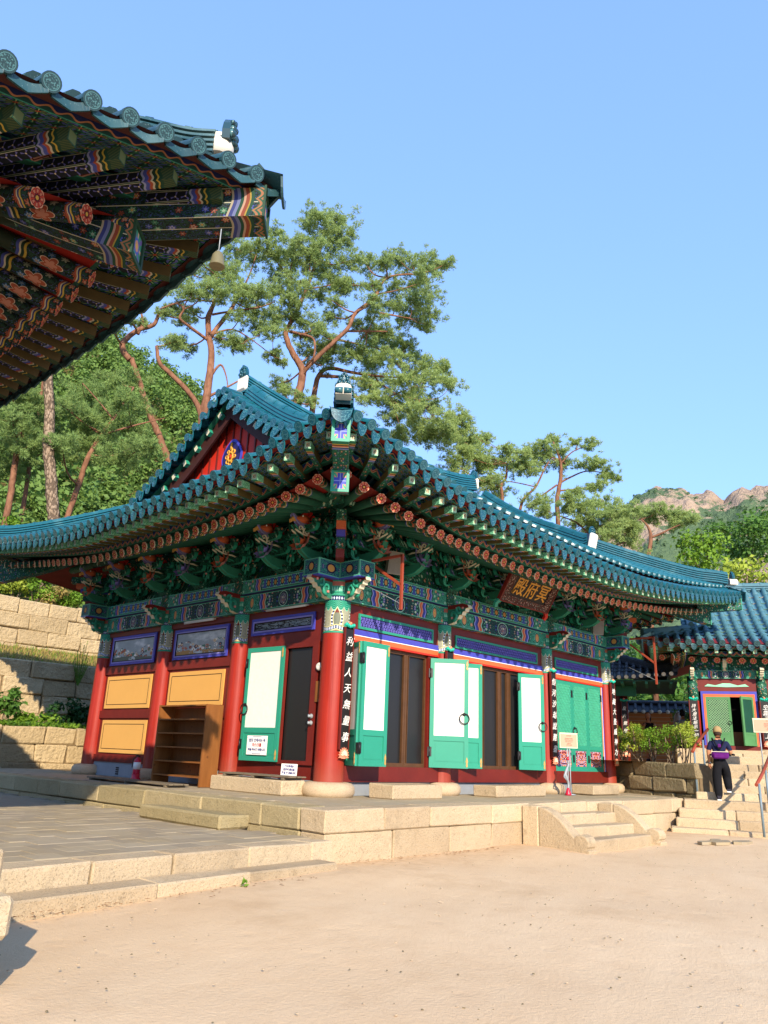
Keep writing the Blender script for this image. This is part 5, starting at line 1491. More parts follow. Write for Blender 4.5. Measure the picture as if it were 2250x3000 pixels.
for x0, x1, m, o1 in ((10.03, 10.08, 'blue_paint', .06), (9.985, 10.02, 'orange_paint', .055), (10.02, 10.03, 'letter_white', .062), (7.42, 7.5, 'orange_paint', .05), (.25, .30, 'orange_paint', .05)):
    wallbox('f', x0, x1, -.02, o1, .27, 2.5).build('painted_frame', m, hall)
for x0, x1 in ((2.62, 2.86), (3.36, 3.50), (6.85, 7.0), (1.36, 1.42)):
    wallbox('f', x0, x1, -.04, .04, .27, 2.47).build('door_jamb', 'deep_red', hall)
# glazed inner screens
for x0, x1, splits in ((1.40, 2.64, (1.99,)), (3.5, 6.85, (4.57, 5.25, 5.62))):
    wallbox('f', x0, x1, -.10, -.07, .27, 2.47).build('screen_door', 'screen', hall)
    xs_ = [x0]+list(splits)+[x1]
    for p, q in zip(xs_, xs_[1:]):
        b = MB()
        for s0, s1, z0, z1 in ((p+.004, p+.055, .27, 2.46), (q-.055, q-.004, .27, 2.46), (p+.055, q-.055, .27, .34), (p+.055, q-.055, 2.40, 2.46), (p+.085, p+.097, .34, 2.40)): b.box((s0, .02, z0), (s1, .068, z1))
        b.build('screen_frame', 'wood_frame', hall)
b = MB(); b.box((.3, .9, 0), (10, .92, 3.2)); b.box((.9, .92, 0), (.92, 8.2, 3.2)); b.box((.2, .2, -.1), (10, 8.2, -.05)); b.box((.2, .2, 3.2), (10, 8.2, 3.25)); b.build('dark_backing', 'dark_void', hall)  # near-black sheets standing in for the unlit inside of the hall

# door leaves: local x along the leaf from its hinge, y thickness, z up
FLW = lambda c: c.ramp((c.vor(1.0, c.vec((c.uv[0]-.5).abs()*5.0, c.uv[1]*5.0, 0.0))[0]*2.0+c.noise(1.0, 2, c.vec((c.uv[0]-.5).abs()*6, c.uv[1]*6, 0.0))).fr(), [(0, lin('#151a44')), (.34, lin('#d9643a')), (.5, lin('#e8a884')), (.62, lin('#151a44')), (.75, lin('#8f8fd0')), (.85, lin('#e0d8c8')), (.92, lin('#c7472c'))], True)
M['flower_panel'] = mat('flower_panel', FLW, .5, .25)
M['hanji'] = mat('hanji', lambda c: c.mix(c.noise(14, 4), lin('#d9d5c8'), lin('#ece9e0')), .85, .1)
def door_leaf(p, q, face='paper', rings=None, hinges=0, z0=.28, z1=2.42, ring_x=None, latt=True):
    """leaf from plan point p to q; the side on the left of p->q is the lattice side, the other the paper side"""
    p = Vector((*p, 0)); q = Vector((*q, 0)); d = q-p; w = d.length; h = z1-z0; T = frame((p.x, p.y, z0), d)
    b = MB(); t = .022; g = .085; zl = .56*h/2.14
    parts = [((0, 0), (g, h)), ((w-g, 0), (w, h)), ((g, 0), (w-g, g)), ((g, h-g), (w-g, h)), ((g, zl-.05), (w-g, zl+.05))]
    for lo, hi in parts: b.box((lo[0], -t, lo[1]), (hi[0], t, hi[1]))
    o = b.build('door_leaf', 'teal_paint', hall, T)
    b = MB(); b.box((g, -.006, g), (w-g, .006, zl-.05)); b.box((g+.035, -.0125, g+.035), (w-g-.035, .0125, zl-.085)); b.build('lower_panel', 'teal_paint', o)
    b = MB(); b.box((g, -.010, zl+.05), (w-g, -.002, h-g)); b.build('paper_panel', 'hanji', o)
    if latt:
        b = MB(); b.box((g, -.0018, zl+.05), (w-g, .003, h-g)); b.build('lattice_back', 'lattice_shade', o)
        lattice(w-2*g, h-g-zl-.05, .064, .0105, .026)  .build('lattice', 'lattice_teal', o, facing((w-g, .003, zl+.05), (0, 1, 0)))
        b = MB(); x0, x1, y0, y1 = g+.03, w-g-.03, g+.03, zl-.08; b.poly([(x0, .0135, y0), (x1, .0135, y0), (x1, .0135, y1), (x0, .0135, y1)], [(0, 0), (1, 0), (1, 1), (0, 1)]); b.build('flower_panel', 'flower_panel', o)
    if ring_x is not None:
        for sd_ in (-1, 1):
            b = MB(); b.tube([(ring_x+.10*sin(2*pi*k/16), sd_*(t+.03), 1.04-.085+.10*cos(2*pi*k/16)) for k in range(17)], .011, 6); b.lathe([(.035, 0), (.03, .015), (.012, .04), (.001, .04)], 10, 0, TR(ring_x, sd_*t, 1.04) @ Matrix.Rotation(-sd_*pi/2, 4, 'X')); b.build('ring_handle', 'iron', o)
    for zz in (.30, h-.30):
        b = MB(); b.box((-.035, -t-.008, zz-.09), (.045, t+.008, zz+.09)); b.tube([(-.0, -t-.012, zz-.10), (-.0, -t-.012, zz+.10)], .014, 6); b.build('hinge', 'iron', o)
    for zz in (.02, h-.22):
        b = MB(); b.prism([(0, 0), (.02, .03), (.012, .08), (.024, .11), (.01, .17), (0, .2), (-.01, .17), (-.024, .11), (-.012, .08), (-.02, .03)], TR(w-.03, -t-.004, zz), .008); b.build('brass_ornament', 'brass', o)
    return o
door_leaf((.36, -.05), (.13, -.53)); door_leaf((.14, -.56), (.84, -.56))
door_leaf((2.66, -.07), (3.22, -.62), ring_x=.70)
door_leaf((3.48, -.07), (4.02, -.38))
door_leaf((6.95, -.07), (6.38, -.48)) if False else None
door_leaf((5.80, -.13), (6.36, -.47), ring_x=.60); door_leaf((6.92, -.08), (6.45, -.40))
door_leaf((1.33, -.10)[::-1], (-.085, 2.37), ring_x=.98) if False else None
o = door_leaf((-.14, 2.37), (-.075, 1.33), ring_x=.06)
# closed lattice leaves of the last bay: lattice outward
for k, (x0, x1) in enumerate(((7.50, 8.42), (8.425, 9.19), (9.195, 9.98))):
    door_leaf((x1, -.03), (x0, -.03), z0=.27, z1=2.46, ring_x=(.70 if k == 1 else None))
# lamp tubes, junction boxes
for y0, y1, z in ((3.75, 4.85, 3.135), (.75, 1.95, 3.15)):
    b = MB(); b.tube([(-.12, y0, z), (-.12, y1, z)], .018, 8); b.box((-.13, y0, z+.01), (-.05, y1, z+.04)); b.build('tube_lamp', 'light_white', hall)
b = MB(); b.lathe([(.06, 0), (.075, .02), (.06, .045), (.035, .05), (.001, .03)], 16, 0, facing((-.055, .33, 1.98), (-1, 0, 0))); b.build('round_bell', 'light_white', hall)
b = MB(); b.box((-.07, .30, 1.35), (-.05, .40, 1.72)); b.build('wooden_tag', 'cedar', hall)
for z in (.98, 1.10):
    b = MB(); b.lathe([(.04, 0), (.045, .02), (.02, .05), (.03, .08), (.001, .09)], 12, 0, facing((-.052, .47, z), (-1, 0, 0))); b.build('door_knob', 'steel', hall)
# ------------------------------------------------------------------ things on and around the hall
def box_thing(name, label, cat, T, group=None): return thing(name, label, cat, T, group)
# name board, leaning forward from the brackets
nb = thing('name_board', 'dark name board with three gold characters tilted under the front eave', 'sign', frame((4.76, -1.15, 4.09), (1, 0, 0), (0, -.30, .50)) @ Matrix.Scale(1.1, 4))
nT = Matrix.Rotation(pi/2, 4, 'X')     # print plane: x right, y up in the board's own x-z plane, facing -y
b = MB(); b.box((-.66, -.03, -.20), (.66, .02, .20)); b.build('board', 'ink', nb)
def fret(c):
    u, v = c.uv
    k, r = c.vor(1.0, c.vec(u*38, v*38, 0.0))
    return c.mix(k < .33, lin('#4a2722'), c.mix(r > .5, lin('#c9a79a'), lin('#3f6a5e')))
M['fret_border'] = mat('fret_border', fret, .6, .2)
b = MB()
for lo, hi, tl in (((-.86, -.05, .20), (.86, .0, .33), .12), ((-.86, -.05, -.33), (.86, .0, -.20), .12), ((-.86, -.05, -.198), (-.66, .0, .198), .12), ((.66, -.05, -.198), (.86, .0, .198), .12)): b.box(lo, hi)
b.build('border', 'fret_border', nb)
b = MB()
for lo, hi in (((-.88, -.06, .33), (.88, .02, .355)), ((-.88, -.06, -.355), (.88, .02, -.33)), ((-.885, -.06, -.33), (-.86, .02, .33)), ((.86, -.06, -.33), (.885, .02, .33))): b.box(lo, hi)
b.build('rim', 'deep_red', nb)
for k, ch in enumerate('殿府冥'):
    letters(ch, .40, TR(-.42+.42*k, -.032, .0) @ nT, nb, 'gold', name='character', ext=.006, shear=.15, off=.003)
for sx in (-1, 1):
    b = MB(); b.prism([(0, 0), (.10, .03), (.16, -.06), (.12, -.15), (.04, -.13), (.07, -.06)], TR(sx*.80, -.03, -.36) @ (Matrix.Scale(sx, 4, (1, 0, 0))), .05, 0); b.build('corner_scroll', 'scarlet' if sx > 0 else 'teal_paint', nb)
# couplet boards
def couplet(x, y, z0, z1, text, label, w=.19, dirn=(0, -1, 0), size=.18, frame_m='deep_red'):
    n = norm(dirn); T = facing((x, y, z0), n); h = z1-z0
    t = thing('couplet_board', label, 'couplet board', T, 'vertical couplet boards on the columns')
    b = MB(); b.box((-w/2, .12, -.02), (w/2, h, .015)); b.build('board', 'ink', t)
    b = MB(); b.box((-w/2-.022, .12, -.025), (-w/2-.001, h, .02)); b.box((w/2+.001, .12, -.025), (w/2+.022, h, .02)); b.build('edge_strip', frame_m, t)
    n_ = len(text); st = (h-.30)/n_
    for k, ch in enumerate(text):
        letters(ch, min(size, st*.98), TR(rng.uniform(-.012, .012), h-.12-st*(k+.5), .017) @ RZ(rng.uniform(-.10, .06)), t, 'letter_white', name='character', ext=.003, res=2, shear=.26, off=.0)
    b = MB()
    for ring, (cnt, r, zz, a0, a1) in enumerate(((11, .135, .022, -.35, pi+.35), (7, .09, .034, .1, pi-.1))):
        for k in range(cnt):
            a = a0+(a1-a0)*k/(cnt-1); d_ = Vector((cos(a), sin(a), 0)); n_2 = Vector((-sin(a), cos(a), 0)); w_ = r*.20
            q = [Vector((0, .03, zz)), d_*r*.5+n_2*w_+Vector((0, .03, zz+.008)), d_*r+Vector((0, .03, zz)), d_*r*.5-n_2*w_+Vector((0, .03, zz+.008))]
            k0 = len(b.v); b.v += [tuple(v) for v in q]+[tuple(v-Vector((0, 0, .012))) for v in q]
            b.face((k0, k0+3, k0+2, k0+1), None, ring); b.face((k0+4, k0+5, k0+6, k0+7), None, ring)
            for i in range(4): b.face((k0+i, k0+(i+1) % 4, k0+4+(i+1) % 4, k0+4+i), None, ring)
    b.box((-.05, -.03, .0), (.05, .04, .018), 0)
    b.build('lotus_finial', ['letter_salmon', 'pale_cream'], t)
    b = MB()
    for k in range(5):
        x_ = (k-2)*.045; b.lathe([(.001, -.035), (.036, -.01), (.036, .015), (.001, .04)], 8, 0, TR(x_, h+.02-abs(k-2)*-.012, .02))
    b.prism([(-.13, .05), (-.10, -.03), (.10, -.03), (.13, .05), (.06, .02), (-.06, .02)], TR(0, h, .0) @ Matrix.Rotation(-pi/2, 4, 'X'), .03, 0)
    b.build('leaf_cap', 'cap_green', t)
    b = MB(); b.lathe([(.001, -.04), (.035, -.01), (.03, .02), (.001, .05)], 10, 0, TR(0, h+.07, .02)); b.build('peach', 'letter_salmon', t)
    return t
solid('letter_salmon', '#e59070', .6); solid('cap_green', '#23b39a', .5)
couplet(.02, -.315, .42, 2.66, '利益人天無量事', 'black couplet board on the thick front corner column')
couplet(3.05, -.255, .45, 2.60, '見聞瞻禮一念間', 'black couplet board mostly hidden behind the open white door leaves')
couplet(7.15, -.26, .45, 2.58, '恒河沙劫說難盡', 'black couplet board between an open white leaf and the lattice doors')
couplet(10.28, -.26, .46, 2.60, '地藏大聖威神力', 'black couplet board on the far right front column')
# paper notices on the side door
sg = thing('notice', 'white paper notice in Korean taped to the lower panel of the side door leaf', 'notice', facing((-.145, 1.86, .565), (-1, -.06, 0)))
b = MB(); b.box((-.285, -.175, 0), (.285, .175, .004)); b.build('sheet', 'paper', sg)
for txt, y, m_, s in (('법당 안에서는 꼭', .085, 'letter_blue', .066), ('마스크를', .0, 'letter_red', .070), ('착용 하시기 바랍니다', -.085, 'letter_blue', .054)): letters(txt, s, TR(0, y, .0055), sg, m_, ext=.0006, res=1, off=.002)
for y in (.155, -.155): b = MB(); b.box((-.12, y-.004, .0045), (.12, y+.004, .0052)); b.build('print_line', 'letter_blue', sg)
sg = thing('notice', 'small white folded notice standing at the foot of the side doorway', 'notice', facing((-.30, .70, .165), (-1, -.2, .05)))
b = MB(); b.box((-.18, -.10, 0), (.18, .10, .004)); b.build('sheet', 'paper', sg)
for k, txt in enumerate(('기도중에는', '법당에 출입을', '하실 수 없습니다')): letters(txt, .044, TR(0, .055-.055*k, .0055), sg, 'letter_blue', ext=.0005, res=1, off=.002)
# speakers and red lamp brackets
def speaker(p, n, label):
    t = thing('loudspeaker', label, 'loudspeaker', facing(p, n), 'grey outdoor loudspeakers')
    b = MB()
    q = [(-.15, -.22, 0), (.15, -.22, 0), (.15, .22, 0), (-.15, .22, 0), (-.09, -.18, -.24), (.09, -.18, -.24), (.09, .18, -.24), (-.09, .18, -.24)]
    b.v = q
    for f in ((0, 1, 2, 3), (5, 4, 7, 6), (0, 4, 5, 1), (1, 5, 6, 2), (2, 6, 7, 3), (3, 7, 4, 0)): b.face(f)
    b.build('cabinet', 'grey_cabinet', t)
    b = MB(); b.box((-.132, -.20, .002), (.132, .20, .010)); b.build('grille', 'speaker_grille', t)
    b = MB(); b.box((-.025, -.02, -.40), (.025, .02, -.24)); b.build('mount', 'iron', t)
solid('speaker_grille', '#77736a', .7)
speaker((.95, -.55, 4.02), (-.35, -1, -.25), 'grey loudspeaker behind the red lamp bracket near the corner column')
speaker((8.95, -.62, 3.93), (-.55, -.8, -.2), 'grey loudspeaker under the far right end of the front eave')
def lamp_arm(x, y, z, L, drop, label, d=(0, -1, 0)):
    d = norm(d); t = thing('lamp_bracket', label, 'bracket', TR(x, y, z), 'red steel brackets at the beam ends')
    def bar(name, p, q, w=.022):
        b = MB(); p, q = Vector(p), Vector(q); T = frame(p, q-p, (0, 0, 1) if abs((q-p).normalized().z) < .9 else (1, 0, 0)); b.box((0, -w, -w), ((q-p).length, w, w), 0, T=T); b.build(name, 'rail_red', t)
    e = d*L; bar('arm', (0, 0, 0), e); bar('drop_bar', e+V3(0, 0, .02), e+V3(0, 0, -drop)); bar('brace', (0, 0, -.06), e*.98+V3(0, 0, -drop*.55))
    b = MB(); b.tube([e+V3(0, 0, -drop+.1), e*.2+V3(-.25, 0, -drop+.45)], .004, 4); b.build('wire', 'steel', t)
lamp_arm(.22, -.62, 3.90, .75, .98, 'red steel bracket on the beam end above the front corner column')
lamp_arm(10.55, -.60, 3.80, .80, 1.25, 'red steel bracket on the beam end at the far right corner')
# shoe shelf
sh = thing('shoe_shelf', 'tall brown open wooden shoe shelf leaning by the side wall', 'shelf', TR(-.6, 3.53, ZF))
H_ = 1.53
for y in (-.83, .83):
    b = MB(); b.box((-.19, y-.018, 0), (.20, y+.018, H_)); b.build('side_panel', 'cedar', sh)
for k in range(6):
    z = .17+k*.268; 
    if k == 5: z = H_-.02
    b = MB(); b.box((-.18, -.810, z-.014), (.18, .810, z+.014)); b.build('shelf', 'cedar', sh)
b = MB(); b.box((.182, -.810, .18), (.196, .810, H_-.04)); b.build('back_panel', 'cedar', sh)
# fire extinguisher
fe = thing('fire_extinguisher', 'red fire extinguisher with white label on a foot stand by the side wall', 'extinguisher', TR(-.52, 5.42, ZF) @ Matrix.Scale(.85, 4))
b = MB(); b.lathe([(.085, .14), (.09, .17), (.09, .44), (.07, .50), (.03, .53), (.025, .56)], 16); b.build('cylinder', 'extinguisher_red', fe)
b = MB(); b.tube([(-.093, y, .40-.0) for y in (0, .001)], .001, 4); b.lathe([(.0915, .26), (.0915, .43)], 16); b.build('label_sheet', 'paper', fe)
b = MB(); b.box((-.02, -.07, .56), (.02, .07, .59)); b.box((-.02, .02, .59), (.02, .10, .62)); b.tube([(0, .08, .57), (-.06, .12, .50), (-.07, .11, .30)], .012, 6); b.build('valve', 'iron', fe)
b = MB(); b.lathe([(.13, 0), (.135, .03), (.10, .06), (.10, .15)], 14); b.build('foot_stand', 'extinguisher_red', fe)
# slatted boards
for nm, lab, T, L, W_, n in (('duckboard', 'low grey slatted board lying before the shoe shelf', TR(-1.28, 4.15, ZF), 3.1, .42, 4), ('duckboard', 'grey wooden board laid over the stone step at the side door', TR(-.56, 1.15, .012), 1.95, .42, 4)):
    t = thing(nm, lab, 'duckboard', T, 'weathered wooden boards')
    for k in range(n):
        x = -W_/2+W_*(k+.5)/n; b = MB(); b.cbox((x-W_/n/2+.006, -L/2+rng.uniform(-.02, .02), .035), (x+W_/n/2-.006, L/2, .06), .004, 0, .002); b.build('slat', 'grey_plank', t)
    for y in (-L/2+.15, 0, L/2-.15): b = MB(); b.box((-W_/2, y-.03, 0), (W_/2, y+.03, .034)); b.build('bearer', 'grey_plank', t)
# stepping stones in front of the doors
for x0, x1, y0, y1, zt, lab in ((.56, 1.90, -1.02, -.45, .0, 'left pale granite step stone under the first front doorway'), (3.62, 5.48, -1.02, -.45, -.02, 'middle pale granite step stone under the widest front doorway'), (7.55, 8.85, -1.02, -.45, -.01, 'right pale granite step stone under the closed lattice doors'), (0, 0, 0, 0, 0, '')):
    if not lab: continue
    t = thing('step_stone', lab, 'step stone', TR((x0+x1)/2, (y0+y1)/2, ZF), 'step stones before the hall doors')
    block(t, (-(x1-x0)/2, -(y1-y0)/2, 0), ((x1-x0)/2, (y1-y0)/2, zt-ZF), 'granite', .02, .01)
t = thing('step_stone', 'pale granite step stone at the side door under a wooden board', 'step stone', TR(-.62, 1.2, ZF), 'step stones before the hall doors')
block(t, (-.26, -1.02, 0), (.26, 1.02, .24), 'granite', .02, .01)
# sign on a stand and the silver prop
def sign_stand(p, n, z0, z1, w, label, m, legs, cat='sign'):
    t = thing('sign_stand', label, cat, frame((p[0], p[1], p[2]), Vector((0, 0, 1)).cross(norm(n))*1.0))
    nx = 0; T0 = Matrix()
    b = MB(); b.box((-w/2, -.012, z0), (w/2, .012, z1)); b.box((-w/2-.01, -.016, z1), (w/2+.01, .016, z1+.012)); b.build('panel', 'pale_cream', t)
    b = MB(); b.box((-w/2+.02, -.016, z0+.02), (w/2-.02, -.0125, z1-.02)); b.build('sheet', m, t)
    h = z1-z0
    P = Matrix.Rotation(pi/2, 4, 'X')
    letters('안 내 문', h*.12, TR(0, -.018, z1-h*.17) @ P, t, 'letter_red', ext=.0006, res=1)
    for k, q in enumerate(('법당 출입시 신발을', '가지런히 벗어 주시고', '조용히 하여 주시기', '바랍니다', '나무아미타불')):
        letters(q, h*.085, TR(0, -.018, z1-h*(.36+.11*k)) @ P, t, 'letter_red', ext=.0006, res=1)
    for x in legs:
        b = MB(); b.tube([(x, .02, 0), (x, .02, z0+.05)], .014, 8); b.build('leg', 'steel', t)
    b = MB(); b.lathe([(.13, 0), (.13, .015), (.03, .03), (.02, .06)], 14); b.build('foot', 'steel', t)
    return t
sign_stand((7.0, -.72, ZF), (-.45, -1, 0), 1.03, 1.36, .50, 'small pink notice on a thin steel stand before the lattice doors', 'sign_pink', (-.025, .04))
pr_ = thing('prop_stand', 'silver curved prop on a small red cone beside the pink notice stand', 'prop', TR(6.78, -.80, ZF))
b = MB(); b.lathe([(.075, 0), (.07, .03), (.03, .14), (.02, .16)], 14); b.build('red_cone', 'extinguisher_red', pr_)
b = MB(); b.tube(spline([(0, 0, .14), (.02, 0, .26), (-.05, 0, .36), (-.10, 0, .46), (-.02, 0, .58), (.05, 0, .66), (.03, 0, .76)], 4), [.02, .022, .024, .026, .028, .03, .032, .034, .036, .036, .036, .034, .032, .03, .03, .028, .026, .024, .022, .02, .02, .018, .016, .014, .01], 8); b.build('silver_body', 'steel', pr_)
b = MB(); b.tube([(-.02, 0, .30), (-.17, .0, .40), (-.14, 0, .46)], .013, 6); b.build('lever', 'steel', pr_)
b = MB(); b.lathe([(.03, .76), (.035, .79), (.02, .83), (.001, .84)], 10, 0, TR(.03, 0, 0)); b.build('red_cap', 'extinguisher_red', pr_)

# ------------------------------------------------------------------ the nearer hall at the left: its corner eaves
near = thing('near_hall', 'nearer painted hall whose tiled corner eave overhangs the upper left', 'temple hall', TR(0, 0, 0))
NC = (-9.18, -2.52)
pN = [(-4.24, 9.0), (-2.4, 7.6), (-1.0, 6.85), (0.0, 6.35), (1.0, 5.85), (2.0, 5.25), (2.95, 4.62)]
zq = -.085
z1_ = [(-2.95, 5.34), (-2.55, 5.28), (-2.1, 5.19), (-1.6, 5.06), (-.7, 4.85), (0, 4.72), (1.5, 4.52), (4, 4.40), (7, 4.40)]
z2_ = [(-2.95, 5.34), (-2.5, 5.26), (-1.7, 5.14), (-.9, 5.05), (0, 5.0), (1.2, 4.97), (3.2, 4.98), (6, 5.05), (9, 5.2)]
pN2 = [(o, z+.35*max(0, (o+4.24)/7.19)) for o, z in pN]
z1_ = [(a_, b_+zq) for a_, b_ in z1_]; z2_ = [(a_, b_+zq) for a_, b_ in z2_]; pN = [(a_, b_+zq) for a_, b_ in pN]
pN2 = [(o_, z_+.35*max(0, (o_+4.24)/7.19)) for o_, z_ in pN]
SN1 = Side((NC[0], NC[1], 0), (-1, 0, 0), (0, -1, 0), -2.95, 7.0, z1_, pN, 4.45)
SN2 = Side((NC[0], NC[1], 0), (0, 1, 0), (1, 0, 0), -2.95, 9.0, z2_, pN2, 4.97)
PRN = dict(PRO)
PRN['cvx'] = make_convex(.42, .068, 10).mesh('convex_tile', ['tile_near', 'disc_old']); PRN['drip'] = make_drip(.30, .085, 12, .3, True).mesh('drip_tile', ['tile_near', 'tile_near'])
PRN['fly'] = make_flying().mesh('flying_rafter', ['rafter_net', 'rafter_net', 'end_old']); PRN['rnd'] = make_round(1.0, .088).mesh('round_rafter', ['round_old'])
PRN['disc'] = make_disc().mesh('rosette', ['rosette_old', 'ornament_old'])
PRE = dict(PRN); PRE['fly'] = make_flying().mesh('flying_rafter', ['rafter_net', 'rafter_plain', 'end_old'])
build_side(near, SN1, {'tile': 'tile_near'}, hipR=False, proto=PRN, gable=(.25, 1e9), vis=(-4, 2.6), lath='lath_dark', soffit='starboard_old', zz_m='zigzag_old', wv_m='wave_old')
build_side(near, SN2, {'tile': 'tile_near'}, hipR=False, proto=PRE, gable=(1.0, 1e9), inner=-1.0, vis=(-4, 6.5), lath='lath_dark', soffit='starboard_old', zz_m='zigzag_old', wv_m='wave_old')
corner_rafter(near, NC, radians(-45), 4.80+zq, 5.24+zq, dl=2.08, mats=('scroll_side', 'scroll_side', 'corner_old'), cw=(.15, .15), rim='end_old')
q = Vector((NC[0], NC[1], 0))+V3(1, -1, 0)*2.97
b = make_drip(.36, .16, 12, .5); b.build('corner_tile', ['tile_near', 'disc_old'], near, frame((q.x, q.y, 5.52+zq), V3(1, -1, -.3)))
pth = []
for d in (-.12, .8, 1.5, 2.0, 2.3, 2.5):
    pth.append((NC[0]+d, NC[1]-d, SN1.surf(-d, d)+.14+(.05 if d > 2.3 else 0)))
o, P = ridge(near, pth, .28, .36, 5, tile='tile_near', name='hip_ridge')
T = frame(P[-1], (1, -1, 0))
b = MB(); b.lathe([(.12, -.02), (.13, .10), (.11, .20), (.001, .24)], 14, 0, T @ TR(.03, 0, .08)); b.build('mortar_end', 'mortar_white', o)
monster_tile(o, T @ TR(.10, 0, .20), .75, 'disc_old')
for x, y in ((NC[0], NC[1]), (NC[0]-3, NC[1]), (NC[0], NC[1]+3), (NC[0], NC[1]+6)):
    c = put('column', cm_std, near, TR(x, y, .35)); put('base_stone', base_std, c)
b = MB(); b.box((NC[0]-9, NC[1]+.05, -.3), (NC[0]-.05, NC[1]+9, 3.7)); b.build('wall', 'deep_red', near)
b = MB(); b.box((NC[0]-9, NC[1]-.2, 3.7), (NC[0]+.4, NC[1]+.2, 4.3)); b.box((NC[0]-.2, NC[1]+.2, 3.7), (NC[0]+.2, NC[1]+9, 4.3)); b.build('painted_beam', 'ornament', near)
b = MB(); b.box((NC[0]-9, NC[1]-.05, 4.3), (NC[0]-.1, NC[1]+.05, 6.0)); b.box((NC[0]-.05, NC[1]+.05, 4.3), (NC[0]+.05, NC[1]+9, 6.0)); b.build('bracket_board', 'ornament', near)
for sd_, L, ofs in (('a', 7, .8), ('b', 9, .8)):
    b = MB()
    if sd_ == 'a': b.tube([(NC[0]+1.2, NC[1]-ofs, 5.12), (NC[0]-6, NC[1]-ofs, 4.9)], .11, 12)
    else: b.tube([(NC[0]+ofs, NC[1]-1.2, 5.28), (NC[0]+ofs, NC[1]+8, 5.28)], .11, 12)
    b.build('eave_purlin', 'ornament', near)
for k in range(5):
    if k: copy_tree(brk, near, frame((NC[0]+.1, NC[1]+1.5*k, 4.3), (1, 0, 0)))
# stone base of the nearer hall
nbse = thing('granite_platform', 'granite platform of the nearer hall just outside the left edge', 'platform', TR(NC[0], NC[1], ZG))
for k in range(6):
    block(nbse, (-1.5, -2.6+k*1.7, -.2), (1.62, -2.6+k*1.7+1.69, .75), 'granite', .02, .01)
